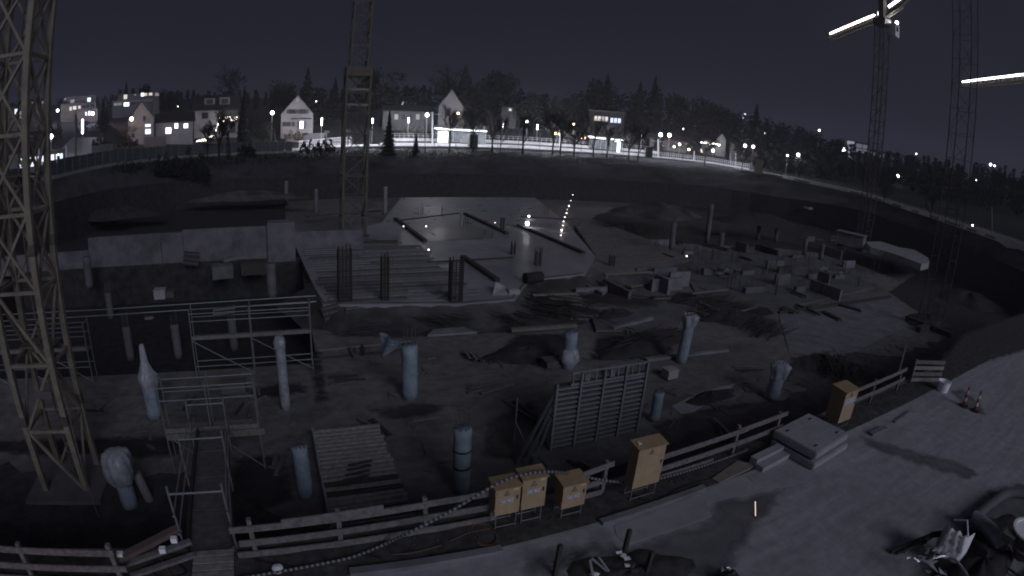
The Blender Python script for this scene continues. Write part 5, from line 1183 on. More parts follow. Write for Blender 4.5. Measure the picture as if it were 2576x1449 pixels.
for i in range(26):
    x, y = rnd.choice(((rnd.uniform(1460, 1700), rnd.uniform(700, 760)), (rnd.uniform(1650, 2230), rnd.uniform(600, 760)), (rnd.uniform(1500, 2150), rnd.uniform(555, 640)))); p = on(x, y, FLOOR); r = rnd.choice((0, 1.57)); w = rnd.uniform(1.5, 4.5); h = rnd.uniform(.4, 1.4); d = Vector((math.cos(r), math.sin(r), 0))
    b = MB(); b.beam(p-d*w/2+Vector((0, 0, h/2)), p+d*w/2+Vector((0, 0, h/2)), .3, h); tag(b.build('low_wall', rnd.choice((m_concd, m_concd, m_conc, m_soil2))), 'low dim concrete wall among the works in the right half of the pit', 'wall', 'low walls in the pit')

for i, (x, y) in enumerate(((255, 1020), (230, 1040), (620, 1030), (880, 960), (940, 1090), (1080, 1060), (1230, 980), (480, 1010), (1320, 1040), (900, 890), (1190, 900), (690, 1170), (1480, 1180), (1820, 1090), (1880, 930), (1540, 940))):
    p = on(x, y, FLOOR); r = rnd.choice((0, 1.57))+rnd.gauss(0, .25); w = rnd.uniform(.8, 2.4); d = Vector((math.cos(r), math.sin(r), 0)); n_ = Vector((-d.y, d.x, 0))
    t = thing('timber_stack', (p.x, p.y, FLOOR), 'few loose boards lying on the bare pit floor', 'timber', 'loose boards on the pit floor')
    for k in range(rnd.randint(2, 5)): q = p+n_*rnd.uniform(-.4, .4)+Vector((0, 0, .04+.055*k))+d*rnd.uniform(-.3, .3); a = rnd.gauss(0, .15); e = d*math.cos(a)+n_*math.sin(a); piece('board', q-e*w/2, q+e*w/2, .16, .05, rnd.choice((m_woodd, m_concd, m_concd, m_rust, m_deckb2)), t)
for i, (x, y, w, h, r) in enumerate(((310, 660, 2.2, 1.5, .1), (560, 650, 2.6, 1.3, -.25), (640, 640, 1.6, 1.7, .05), (480, 668, 1.4, 1.2, .15))):
    p = on(x, y, -2.6); T = Matrix.Translation(p) @ Matrix.Rotation(r, 4, 'Y'); t = thing('shutter_panel', (p.x, p.y, -2.6), ['dark shutter panel against the left length of the stained wall', 'tilted dark shutter panel in front of the stained wall', 'tall dark shutter panel near the square pier', 'narrow dark shutter panel in the middle of the stained wall'][i], 'panel')
    b = MB(); b.box((-w/2, -.06, 0), (w/2, .06, h), mat=T); b.build('sheet', m_woodd, t)
    for k in range(3): b = MB(); b.box((-w/2, -.13, .15+k*h/3), (w/2, -.062, .25+k*h/3), mat=T); b.build('waler', m_dsteel, t)
HAZE = 0.0006
# ------------------------------------------------------------------ town behind the pit: builders
def at(x, y, dist, _at=at): return _at(x, y, dist*BG)     # from here on distances are given before the street was set back
def frame_at(x, y, dist):
    p = at(x, y, dist); n = Vector((p.x, p.y, 0)).normalized(); r = Vector((n.y, -n.x, 0)); return p, r, n
class Bd:
    """a building placed by its bearing and distance; front face square to the view"""
    def __init__(s, name, label, x0, x1, ybase, dist, depth, cat='house', yaw=0):
        s.dist = dist; xm = (x0+x1)/2; s.p, s.r, s.n = frame_at(xm, ybase, dist); s.ybase = ybase
        s.z0 = min(s.p.z, ground(s.p)+.2)-.6; s.depth = depth
        s.t = thing(name, (s.p.x, s.p.y, s.z0), label, cat); s.k = 0
        if yaw:
            c, q = math.cos(yaw), math.sin(yaw); s.r, s.n = s.r*c+s.n*q, s.n*c-s.r*q
    def lx(s, x, y):
        d = ray(x, y); den = d.x*s.n.x+d.y*s.n.y; t = (s.p.x*s.n.x+s.p.y*s.n.y)/den
        q = d*t; return (q.x-s.p.x)*s.r.x+(q.y-s.p.y)*s.r.y, CAM_H+q.z
    def P(s, x, y, z): return Vector((s.p.x+s.r.x*x+s.n.x*y, s.p.y+s.r.y*x+s.n.y*y, z))
    def box(s, name, x0, x1, y0, y1, z0, z1, m, parent=None):
        b = MB(); vs = [s.P(x, y, z) for z in (z0, z1) for y in (y0, y1) for x in (x0, x1)]
        b.add(vs, [(0, 2, 3, 1), (4, 5, 7, 6), (0, 1, 5, 4), (2, 6, 7, 3), (0, 4, 6, 2), (1, 3, 7, 5)]); return b.build(name, m, parent or s.t)
    def wall(s, x0, x1, ytop, m, y0=0, depth=None, ybot=None, name='wall'):
        a, z1 = s.lx(x0, ytop); c, _ = s.lx(x1, ytop); zb = s.z0 if ybot is None else s.lx((x0+x1)/2, ybot)[1]
        _, z1 = s.lx((x0+x1)/2, ytop); return s.box(name, a, c, y0, y0+(depth or s.depth), zb, z1, m)
    def gable(s, x0, x1, yeave, xa, ya, m, mr, over=.35):
        a, _ = s.lx(x0, yeave); c, _ = s.lx(x1, yeave); e = (a+c)/2; _, ze = s.lx((x0+x1)/2, yeave); _, zr = s.lx(xa, ya); D = s.depth
        b = MB(); vs = [s.P(x, y, z) for y in (0, D) for (x, z) in ((a, s.z0), (c, s.z0), (c, ze), (e, zr), (a, ze))]
        b.add(vs, [(0, 1, 2, 3, 4), (9, 8, 7, 6, 5), (0, 5, 6, 1), (1, 6, 7, 2), (4, 9, 5, 0)]); b.build('wall', m, s.t)
        rf = None
        for sg in (-1, 1):
            xe = e+sg*((c-a)/2+over); ze2 = ze-over*(zr-ze)/((c-a)/2); b = MB(); th = .22
            vs = [s.P(x, y, z) for y in (-.25, D+.25) for (x, z) in ((e, zr+.02), (xe, ze2+.02), (xe, ze2+th), (e, zr+th))]
            b.add(vs, [(0, 1, 2, 3), (7, 6, 5, 4), (0, 4, 5, 1), (1, 5, 6, 2), (2, 6, 7, 3), (3, 7, 4, 0)]); rf = b.build('roof', mr, s.t)
        return rf, e, zr, ze
    def sideroof(s, x0, x1, yeave, yridge, mr, over=.3):
        """roof with its ridge across the view"""
        a, _ = s.lx(x0, yeave); c, _ = s.lx(x1, yeave); _, ze = s.lx((x0+x1)/2, yeave); _, zr = s.lx((x0+x1)/2, yridge); D = s.depth; o = None
        for (ya, yb) in ((-over, D/2), (D+over, D/2)):
            b = MB(); vs = [s.P(x, y, z) for x in (a-over, c+over) for (y, z) in ((ya, ze-.1), (yb, zr), (yb, zr+.25), (ya, ze+.15))]
            b.add(vs, [(3, 2, 1, 0), (4, 5, 6, 7), (0, 1, 5, 4), (1, 2, 6, 5), (2, 3, 7, 6), (3, 0, 4, 7)]); o = b.build('roof', mr, s.t)
        for x in (a, c):
            b = MB(); b.add([s.P(x, 0, ze), s.P(x, D, ze), s.P(x, D/2, zr)], [(0, 1, 2)]); b.build('gable_wall', m_plastd, s.t)
        return o
    def win(s, x0, y0, x1, y1, m, y=0, bars=1, shutters=False, sill=True):
        xm, ym = (x0+x1)/2, (y0+y1)/2; cx, cz = s.lx(xm, ym); w = abs(s.lx(x1, ym)[0]-s.lx(x0, ym)[0]); h = abs(s.lx(xm, y0)[1]-s.lx(xm, y1)[1])
        f = s.box('window', cx-w/2-.07, cx+w/2+.07, y-.05, y-.006, cz-h/2-.07, cz+h/2+.07, m_white if not m is m_glass else m_plastd)
        n = max(1, bars)
        for k in range(n):
            xa, xb = cx-w/2+w*k/n+.03, cx-w/2+w*(k+1)/n-.03; s.box('pane', xa, xb, y-.07, y-.052, cz-h/2, cz+h/2, m, f)
        if sill: s.box('sill', cx-w/2-.15, cx+w/2+.15, y-.16, y-.007, cz-h/2-.15, cz-h/2-.075, m_plastd, f)
        if shutters:
            for q in (-1, 1): s.box('shutter', cx+q*(w/2+.32)-.24, cx+q*(w/2+.32)+.24, y-.06, y-.008, cz-h/2, cz+h/2, m_shut, f)
        return f
z6 = lambda ox, oy: (lambda *r: [(ox+v/6) if i % 2 == 0 else (oy+v/6) for i, v in enumerate(r)])
c0, c6, c14, c20, c24, c30 = z6(0, 221.4), z6(402.5, 221.4), z6(939.2, 221.4), z6(1381.9, 221.4), z6(1610, 241.5), z6(2012.5, 268.3)

# apartment block, left pair
B = Bd('apartment_block', 'terraced flat roofed apartment block with lit windows left of the gabled houses', 153, 242, 292, 172, 12, 'apartment block')
B.wall(153, 242, 262, m_plastw); B.wall(166, 242, 240, m_plastd, y0=2.2, depth=9); B.wall(153, 242, 259, m_plastd, y0=-.3, depth=.28, ybot=263, name='parapet'); B.wall(195, 245, 275, m_plastw, y0=-3, depth=2.9)
for r, m in (((1320, 140, 1370, 200), e_win), ((970, 150, 988, 178), e_wind), ((1065, 175, 1115, 215), e_wind)): B.win(*c0(*r), m, y=2.2, bars=2)
for r, m in (((1050, 285, 1082, 340), e_winw), ((1102, 275, 1150, 325), e_winw), ((1183, 268, 1216, 312), e_winw), ((1240, 262, 1290, 300), m_glass), ((1300, 255, 1345, 295), m_glass), ((1370, 245, 1430, 285), m_glass)): B.win(*c0(*r), m, bars=2)
for r in ((1285, 368, 1310, 420), (1330, 355, 1362, 420)): B.win(*c0(*r), e_win, y=-3)
B = Bd('apartment_block', 'terraced flat roofed apartment block with lit windows behind the first gabled house', 283, 402, 284, 190, 12, 'apartment block')
B.wall(283, 380, 257, m_plastd); B.wall(296, 402, 234, m_plastd, y0=2.2, depth=9); B.wall(283, 384, 252, m_plast, y0=-.3, depth=.28, ybot=257, name='parapet')
for r, m in (((1865, 95, 1918, 160), e_winw), ((2032, 88, 2048, 108), e_wind), ((2130, 68, 2176, 118), e_winb), ((2182, 70, 2222, 110), e_winw), ((2250, 66, 2302, 104), e_winw), ((2346, 66, 2402, 110), e_wind)): B.win(*c0(*r), m, y=2.2, bars=2)
for r, m in (((1722, 222, 1772, 262), e_wind), ((1784, 220, 1834, 258), e_wind), ((1868, 205, 1948, 275), e_winb), ((1985, 205, 2040, 245), m_glass)): B.win(*c0(*r), m, bars=3)
B = Bd('house', 'small flat house with a tall bright window behind the yellow mast', 20, 57, 304, 150, 9)
B.wall(20, 57, 268, m_plastw)
for r, m in (((155, 325, 192, 405), m_glass), ((222, 318, 265, 415), e_win), ((300, 315, 328, 405), e_wind), ((150, 450, 190, 478), m_glass), ((300, 430, 335, 455), e_wind)): B.win(*c0(*r), m, bars=2)
B.wall(18, 60, 264, m_roof, y0=-.4, depth=9.8, ybot=268, name='roof')
B = Bd('house', 'dark house with a few lit upper windows seen through the yellow mast', 75, 125, 285, 165, 9)
B.wall(75, 125, 252, m_plastd); B.wall(73, 127, 248, m_roof, y0=-.3, depth=9.6, ybot=252, name='roof')
for r, m in (((488, 215, 522, 255), e_winw), ((565, 205, 584, 245), e_wind), ((636, 208, 650, 230), e_wind)): B.win(*c0(*r), m)
# first gabled house with annex
B = Bd('house', 'white gabled house with a glowing arched window behind the lit bare tree', 322, 389, 346, 112, 11)
B.gable(322, 389, 300, 352.5, 256, m_plast, m_roof)
f = B.win(*c0(2192, 620, 2274, 694), e_win, bars=2); B.win(*c0(2160, 425, 2195, 488), m_glass); B.win(*c0(1985, 690, 2030, 745), m_glass)
a_, z_ = B.lx(372, 319); B.box('arch_head', a_-.6, a_+.6, -.05, -.006, z_, z_+.55, e_win)
B = Bd('house', 'low white annex with three bright windows right of the gabled house', 392, 486, 345, 114, 7)
B.wall(392, 486, 306, m_plast); B.sideroof(390, 488, 306, 286, m_roof)
for r in ((416.7, 321, 430.8, 336), (439, 310.5, 448, 323), (462, 311, 473, 322)): B.win(*r, e_winb, bars=2)
B = Bd('garden_wall', 'pale warm lit garden wall below the gabled house', 362, 418, 370, 104, .4, 'wall'); B.wall(362, 418, 343, m_plastw)
# second house with string lights
B = Bd('house', 'white house with two dormers and a balcony hung with string lights', 489, 600, 348, 125, 11)
B.wall(489, 550, 277, m_plast); B.wall(550, 600, 277, m_plastd, y0=2.5, depth=8.5); B.sideroof(487, 602, 277, 238, m_roof)
for r in ((514, 246, 541, 262), (552.5, 244, 579, 262)):
    B.wall(r[0], r[2], r[1], m_plastd, y0=1.2, depth=4, ybot=r[3], name='dormer'); B.win(r[0]+5, r[1]+4, r[2]-5, r[3]-2, m_glass, y=1.2, bars=2)
a_, z_ = B.lx(549, 303); c_, _ = B.lx(600, 303); B.box('balcony', a_, c_, -.2, 2.45, z_-.25, z_-.05, m_plast); B.box('balcony_rail', a_, c_, -.2, -.14, z_, z_+1.0, m_plastw)
for r in ((556, 310, 572, 340), (580, 310, 594, 335)): B.win(*r, m_glass, y=2.5)
for r in ((508, 283, 524, 298), (512, 322, 532, 335)): B.win(*r, m_glass, bars=2)
def fairy(pts, n, r, dist, lab, drop=0):
    P = [at(x, y, dist) for x, y in pts]; t = thing('string_lights', P[0], lab, 'string lights'); b = MB(); b.tube(P, .02, 5); b.build('cord', m_black, t)
    rnd = random.Random(n); L = [0]
    for a, c in zip(P, P[1:]): L.append(L[-1]+(c-a).length)
    for k in range(n):
        s = L[-1]*(k+.5)/n; i = max(j for j in range(len(L)-1) if L[j] <= s); p = P[i].lerp(P[i+1], (s-L[i])/(L[i+1]-L[i]))
        b = MB(); sphere(b, p-Vector((0, 0, r+.02+drop*rnd.random())), r*rnd.uniform(.8, 1.2), 6, 4); b.build('bulb', e_fairy, t)
fairy([(547, 296), (572, 293), (597, 293)], 26, .10, 123.5, 'icicle string lights along the balcony of the white house', .9)
fairy([(549, 309), (541, 333)], 12, .09, 122.5, 'steep string lights down the stair of the white house')
fairy([(538, 336), (520, 347), (492, 353)], 16, .09, 119, 'string lights along the garden steps of the white house', .5)
# third gabled house
B = Bd('house', 'tall white gabled house with shuttered windows and one glowing window', 707.5, 788.5, 352, 128, 12)
B.gable(707.5, 788.5, 287, 750, 240, m_plast, m_roof, .5)
for r in ((1940, 322, 2045, 384), (2100, 322, 2208, 384)): B.win(*c6(*r), m_glass, bars=3, shutters=True)
B.win(*c6(2107, 502, 2165, 612), e_winb, bars=1, shutters=True)
for r in ((1850, 515, 1975, 575), (1990, 515, 2035, 575)): B.win(*c6(*r), m_glass, bars=2)
B.win(*c6(2068, 165, 2086, 196), m_shut, sill=False)
a_, z_ = B.lx(*c6(1975, 455)); c_, _ = B.lx(*c6(2290, 455)); B.box('canopy', a_, c_, -1.2, -.01, z_-.2, z_, m_roof)
B = Bd('garden_wall', 'grey garden wall stepping down right of the tall gabled house', 720, 822, 362, 122, .5, 'wall'); B.wall(760, 822, 335, m_plastd); B.wall(720, 760, 345, m_plastw)
# villa and long low house behind the tram stop
B = Bd('villa', 'dark villa with a steep roof and warm lit front behind the tram shelter', 1104, 1166, 330, 140, 12, 'villa')
B.gable(1104, 1166, 268, 1136, 226, m_plastd, m_roof, .6)
for r in ((1080, 300, 1098, 480), (1110, 300, 1180, 420)): B.win(*c14(*r), m_glass, sill=False)
a_, z_ = B.lx(1152, 293); B.box('porch', a_-2, a_+2, -2, -.01, z_-1.0, z_-.8, m_roof)
B = Bd('house', 'long low grey house left of the dark villa', 964, 1090, 330, 150, 9)
B.wall(964, 1090, 280, m_plastd); B.sideroof(962, 1092, 280, 266, m_roof)
for k in range(6): B.win(975+k*18, 288, 983+k*18, 300, e_wind if k in (1, 4) else m_glass, bars=2)
B = Bd('house', 'dim house with a row of small windows above the long low house', 1008, 1072, 275, 205, 9)
B.wall(1008, 1072, 254, m_plastd); B.wall(1006, 1074, 250, m_roof, y0=-.3, depth=9.6, ybot=254, name='roof')
for k in range(5): B.win(1022+k*10, 257, 1028+k*10, 263, e_wind if k != 4 else m_glass, sill=False)
B.win(1010.5, 256, 1015.5, 263, e_winb, sill=False)
B = Bd('house', 'dark house with one lit window among the trees above the tram stop', 1262, 1300, 300, 175, 8)
B.wall(1262, 1300, 270, m_plastd); B.win(1280, 273, 1287, 279, e_winw); B.sideroof(1260, 1302, 270, 258, m_roof)
B = Bd('office_building', 'dark building with a lit row of four white and three blue windows', 1482, 1572, 335, 165, 10, 'building')
B.wall(1482, 1572, 282, m_roof); B.wall(1480, 1574, 279, m_shut, y0=-.3, depth=10.6, ybot=282, name='roof')
for k in range(4): B.win(1495.5+k*9, 292+k*.7, 1502+k*9, 303+k*.7, e_winw if k != 2 else e_wind, bars=2, sill=False)
for k in range(3): B.win(1535.5+k*9.5, 297+k*.6, 1542.5+k*9.5, 308+k*.6, e_winc, sill=False)
for k in range(5): B.win(1492+k*16, 314+k, 1500+k*16, 323+k, m_glass, sill=False)
B = Bd('house', 'house with a pale end wall and glowing eaves right of the dark trees', 1768, 1828, 392, 170, 10)
B.wall(1768, 1803, 352, m_plastd); B.gable(1803, 1827, 352, 1812, 336, m_plast, m_roof); B.sideroof(1766, 1804, 352, 342, m_roof)
for r in ((1762, 375, 1770, 384),): B.win(*r, e_winw)
for k in range(4): B.win(1772+k*7.5, 362+k, 1777+k*7.5, 370+k, m_glass, sill=False)
fairy([(1762, 353), (1785, 358), (1812, 362)], 20, .16, 168.5, 'row of warm eave lights on the house with the pale end wall', .5)
B = Bd('modern_building', 'large pale glass fronted building glowing faintly on the right hillside', 2129, 2238, 425, 265, 18, 'building')
m_gf = E('lit_facade', (.62, .72, .85), .11); m_gf2 = E('lit_facade_bright', (.75, .82, 1.0), .30)
B.wall(2129, 2151, 352, m_plastd); B.wall(2151, 2187, 358, m_plastd, y0=.5, depth=16); B.wall(2187, 2238, 378, m_plastd, y0=1, depth=14)
for k in range(4): B.win(2131, 355+k*12, 2149, 364+k*12, m_gf2 if k < 3 else m_gf, bars=2, sill=False)
for k in range(2): B.win(2154, 362+k*12, 2168, 371+k*12, m_gf, y=.5, bars=3, sill=False); B.win(2170, 365+k*12, 2184, 374+k*12, m_gf, y=.5, bars=3, sill=False)
for k in range(3): B.win(2190+k*16, 383+k*3, 2203+k*16, 391+k*3, m_gf, y=1, bars=3, sill=False)
B.win(2154, 388, 2160, 412, m_glass, y=.5, sill=False); B.win(2178, 388, 2183, 412, m_gf, y=.5, sill=False)
B = Bd('kiosk', 'small pale kiosk wall by the street at the right', 1901, 1922, 421, 128, 3, 'kiosk'); B.wall(1901, 1922, 400, m_plastw); B.wall(1900, 1923, 397.5, m_roof, y0=-.2, depth=3.4, ybot=400, name='roof')
B = Bd('house', 'dim house in the trees at the right of the bright lamps', 1838, 1880, 402, 165, 9); B.wall(1838, 1880, 362, m_plastd); B.sideroof(1836, 1882, 362, 350, m_roof); B.win(1848, 372, 1856, 380, m_glass); B.win(1864, 374, 1872, 382, e_wind)
B = Bd('house', 'low house with a warm lit strip behind the twin globe lamps', 1635, 1730, 385, 160, 8); B.wall(1635, 1730, 352, m_plastw); B.sideroof(1633, 1732, 352, 340, m_roof)
for k in range(5): B.win(1645+k*17, 360+k, 1653+k*17, 369+k, m_glass if k != 1 else e_wind)

# ------------------------------------------------------------------ tram stop along the street
def ribbon(name, az0, az1, o0, o1, h0, h1, m, lab, cat, step=1.0, kind=None):
    n = max(2, int((az1-az0)/step)+1); b = MB(); prev = None
    for i in range(n):
        az = az0+(az1-az0)*i/(n-1); d, z = sd_(az), sz_(az)
        row = [azd(az, d+o0)+Vector((0, 0, z+h0)), azd(az, d+o0)+Vector((0, 0, z+h1)), azd(az, d+o1)+Vector((0, 0, z+h1)), azd(az, d+o1)+Vector((0, 0, z+h0))]
        if prev: b.add(prev+row, [(0, 4, 5, 1), (1, 5, 6, 2), (2, 6, 7, 3), (3, 7, 4, 0)])
        else: b.add(row, [(0, 1, 2, 3)])
        prev = row
    b.add(prev, [(3, 2, 1, 0)])
    return tag(b.build(name, m), lab, cat, kind=kind)
m_plat = M('pale_platform_edge', (.60, .60, .63), .7, .15, .8)
ribbon('tram_platform', -14.5, 13.2, 1.2, 3.4, -.1, .66, m_plat, 'near tram platform with a bright white edge along the far street', 'platform')
ribbon('track_wall', -14.0, 14.0, 8.7, 9.15, -.1, 1.02, m_shut, 'dark plinth wall between the two bright platform bands', 'wall')
ribbon('tram_platform', -14.0, 14.0, 9.2, 12.2, -.1, 1.62, m_plat, 'rear tram platform showing as the upper bright band along the far street', 'platform')
ribbon('kerb_wall', 13.4, 23.5, .6, 1.0, -.1, .45, m_plat, 'low white kerb wall continuing right from the tram platform', 'wall')
ribbon('kerb_wall', -22.8, -14.7, 1.0, 1.4, -.1, .45, m_plat, 'low white kerb wall left of the tram platform under the lattice fence', 'wall')
ribbon('parapet_wall', 27, 60, -.55, -.1, -2.4, .55, m_plat, 'pale parapet wall carrying the street at the far right', 'wall')
def rail_line(az0, az1, off, hs, posts, m, lab, dia=.09, hp=None, base=0.0):
    t = thing('guard_rail', azd((az0+az1)/2, sd_((az0+az1)/2)+off)+Vector((0, 0, sz_((az0+az1)/2)+base)), lab, 'railing')
    n = posts
    for i in range(n+1):
        az = az0+(az1-az0)*i/n; p = azd(az, sd_(az)+off); z = sz_(az)+base
        rod('post', (p.x, p.y, z), (p.x, p.y, z+max(hs)+.03), dia, m, t)
    for i in range(n):
        a0, a1 = az0+(az1-az0)*i/n, az0+(az1-az0)*(i+1)/n; p, q = azd(a0, sd_(a0)+off), azd(a1, sd_(a1)+off)
        for h in hs: rod('rail', (p.x, p.y, sz_(a0)+base+h), (q.x, q.y, sz_(a1)+base+h), dia*.8, m, t)
rail_line(-14, 13.2, 12.0, (1.0, .55), 56, m_white, 'white railing along the back of the rear tram platform', base=1.62)
rail_line(13.6, 23.5, .8, (1.05, .6), 46, m_white, 'white railing with close posts right of the tram stop', base=.45)
rail_line(23.8, 36, .5, (1.0, .55), 30, m_steel, 'dim railing along the street at the right', .1)
rail_line(36.2, 58, .2, (.85, .5), 40, m_steel, 'guard rail on top of the street wall at the far right', .1)
rail_line(-22.8, -17.5, 1.9, (1.9, 1.3, .7, .1), 34, m_white, 'white lattice fence left of the middle crane, brightly lit')
def flood(az, off, h, lab, group, m=None, back=False):  # added lamps, hidden behind shields, put in to brighten the platform edges
    p = azd(az, sd_(az)+off); z = sz_(az); n = Vector((p.x, p.y, 0)).normalized()*(-1 if back else 1); r = Vector((n.y, -n.x, 0))
    t = thing('platform_lamp', (p.x, p.y, z), lab, 'lamp', group)
    rod('pole', (p.x, p.y, z-.3), (p.x, p.y, z+h+.1), .12, m_dsteel, t)
    def bx(x0, x1, y0, y1, z0, z1): b = MB(); return b.add([Vector((p.x, p.y, z))+r*x+n*y+Vector((0, 0, q)) for q in (z0, z1) for y in (y0, y1) for x in (x0, x1)], [(0, 2, 3, 1), (4, 5, 7, 6), (0, 1, 5, 4), (2, 6, 7, 3), (0, 4, 6, 2), (1, 3, 7, 5)])
    bx(-.55, .55, -.02, .12, h-.2, h+.25).build('housing', m_dsteel, t); bx(-.55, .55, .12, .62, h+.2, h+.25).build('hood', m_dsteel, t)
    bx(-.5, .5, .125, .16, h-.15, h+.18).build('lens', m or E('flood_lens', (.93, .94, 1.0), 3200), t)
for k in range(13): flood(-13.2+k*2.15, -.6, 4.2, 'added shielded lamp post shining onto the near tram platform', 'added lamp posts along the tram platform')
for k in range(5): flood(14.5+k*2.1, -.4, 3.4, 'added shielded lamp post shining onto the white kerb wall', 'added lamp posts along the white kerb wall', E('added_lens_small', (.93, .94, 1.0), 2000))
for k in range(4): flood(-22.2+k*2.2, -.5, 3.2, 'added shielded lamp post shining onto the bright lattice fence', 'added lamp posts at the lattice fence', E('added_lens_left', (.93, .94, 1.0), 2200))
def shelter(x0, x1, ytop, dist, lab, poster=None):
    p, r, n = frame_at((x0+x1)/2, ytop, dist); w = (at(x1, ytop, dist)-at(x0, ytop, dist)).length; az = azof(p); z = sz_(az)+.62; zt = p.z
    t = thing('tram_shelter', (p.x, p.y, z), lab, 'shelter')
    def bx(nm, a, c, y0, y1, z0, z1, m, par=None): b = MB(); b.add([Vector((p.x, p.y, 0))+r*x+n*y+Vector((0, 0, q)) for q in (z0, z1) for y in (y0, y1) for x in (a, c)], [(0, 2, 3, 1), (4, 5, 7, 6), (0, 1, 5, 4), (2, 6, 7, 3), (0, 4, 6, 2), (1, 3, 7, 5)]); return b.build(nm, m, par or t)
    rf = bx('roof', -w/2, w/2, -.2, 2.2, zt-.25, zt, m_plat)
    bx('light_strip', -w/2+.3, w/2-.3, .4, .6, zt-.33, zt-.26, E('shelter_tube', (.95, .96, 1), 14), rf); bx('lamp_head', -w/2-.1, -w/2+1.6, -.32, -.21, zt-.28, zt+.02, e_winb, rf)
    k = 0; nb = 6
    for i in range(nb+1):
        x = -w/2+.4+(w-.8)*i/nb; rod('post', Vector((p.x, p.y, z))+r*x+n*1.9, Vector((p.x, p.y, zt-.26))+r*x+n*1.9, .1, m_steel, t)
        if i < nb: bx('glass_pane', x+.08, x+(w-.8)/nb-.08, 1.88, 1.92, z+.3, zt-.5, m_glassp)
    bx('bench', -w/2+3, w/2-2, 1.3, 1.7, z+.42, z+.48, m_wood)
    if poster:
        a, c = (at(poster[0], 340, dist)-Vector((p.x, p.y, 0))).dot(r), (at(poster[1], 340, dist)-Vector((p.x, p.y, 0))).dot(r); zp = at(poster[0], poster[2], dist).z; zq = at(poster[0], poster[3], dist).z
        f = bx('poster_case', a-.12, c+.12, -.1, .1, zq-.1, zp+.1, m_dsteel); bx('poster', a, c, -.125, -.101, zq, zp, e_ad, f)
        bx('poster_band', a+.05, a+.35, -.135, -.126, zq+(zp-zq)*.35, zp-.3, e_adp, f); bx('poster_mark', a+(c-a)*.55, a+(c-a)*.85, -.135, -.126, zq+(zp-zq)*.33, zq+(zp-zq)*.40, e_adb, f)
    return t
shelter(1094, 1229, 324, 107.5, 'tram shelter with a pale roof and a glowing white poster', (1102, 1127, 330.5, 358))
shelter(1480, 1572, 346, 121.5, 'smaller tram shelter left of the glowing pillar')
p, r, n = frame_at(1557, 360, 118.6); zb = sz_(azof(p))+.62; zt = zat(1557, 357, p)
t = thing('ticket_pillar', (p.x, p.y, zb), 'glowing white ticket pillar beside the smaller tram shelter', 'pillar')
b = MB(); b.beam((p.x, p.y, zb), (p.x, p.y, zt), .7, .35); b.build('pillar', E('pillar_glow', (.95, .96, 1), 1.6), t); b = MB(); b.beam(p+Vector((0, 0, zt-p.z))-r*1.1, p+Vector((0, 0, zt-p.z+.02)), .5, .3); b.build('arm_sign', E('pillar_glow', (.95, .96, 1), 1.6), t)
p, r, n = frame_at(1190, 355, 105.2); b = MB(); zz = sz_(azof(p)); b.box((p.x-.9, p.y-.5, zz), (p.x+.9, p.y+.5, zz+2.6)); b.box((p.x-.98, p.y-.58, zz+2.6), (p.x+.98, p.y+.58, zz+2.7)); tag(b.build('switch_cabinet', m_woodd), 'dark brown cabinet in front of the tram platform', 'cabinet')
p, r, n = frame_at(1632, 390, 118); b = MB(); zz = sz_(azof(p)); b.box((p.x-.7, p.y-.5, zz), (p.x+.7, p.y+.5, zz+2.4)); b.box((p.x-.78, p.y-.58, zz+2.4), (p.x+.78, p.y+.58, zz+2.5)); tag(b.build('switch_cabinet', m_woodd), 'dark cabinet at the right end of the tram platform', 'cabinet')

# ------------------------------------------------------------------ lamps
def street_lamp(x, y, dist, kind, lab, m=None, r=None, pole=True, group=None):
    p = at(x, y, dist); zg = ground(p) if dist*BG >= sd_(azof(p)) else ground(p)-1.0
    if not pole: zg = p.z-.6
    zg = min(zg, p.z-.6)
    t = thing('street_lamp', (p.x, p.y, zg), lab, 'lamp', group)
    if pole: rod('pole', (p.x, p.y, zg-.3), (p.x, p.y, p.z-.1), .13, m_steel, t)
    b = MB()
    if kind == 'globe':
        sphere(b, p, r or .38, 12, 8); b.build('globe', m or e_lamp, t); b = MB(); b.lathe(p+Vector((0, 0, .9*(r or .38))), [(.25, 0), (.12, .08)], 10); b.build('cap', m_dsteel, t)
    elif kind == 'tube':
        L = r or 1.6; b.tube([p, p+Vector((0, 0, L))], .15, 10); b.build('light_tube', m or e_tube, t); b = MB(); b.lathe(p+Vector((0, 0, L)), [(.2, 0), (.2, .08)], 10); b.build('cap', m_dsteel, t)
    elif kind == 'twin':
        n = Vector((p.x, p.y, 0)).normalized(); q = Vector((n.y, -n.x, 0))
        for s in (-.42, .42): b = MB(); sphere(b, p+q*s, .24, 8, 6); b.build('globe', m or e_amber, t)
        b = MB(); b.beam(p-q*.5-Vector((0, 0, .25)), p+q*.5-Vector((0, 0, .25)), .06); b.build('arm', m_steel, t)
    elif kind == 'wall':
        sphere(b, p, r or .3, 8, 6); b.build('globe', m or e_lamp, t); b = MB(); b.beam(p, p+Vector((p.x, p.y, 0)).normalized()*.8, .08); b.build('bracket', m_dsteel, t)
    return t
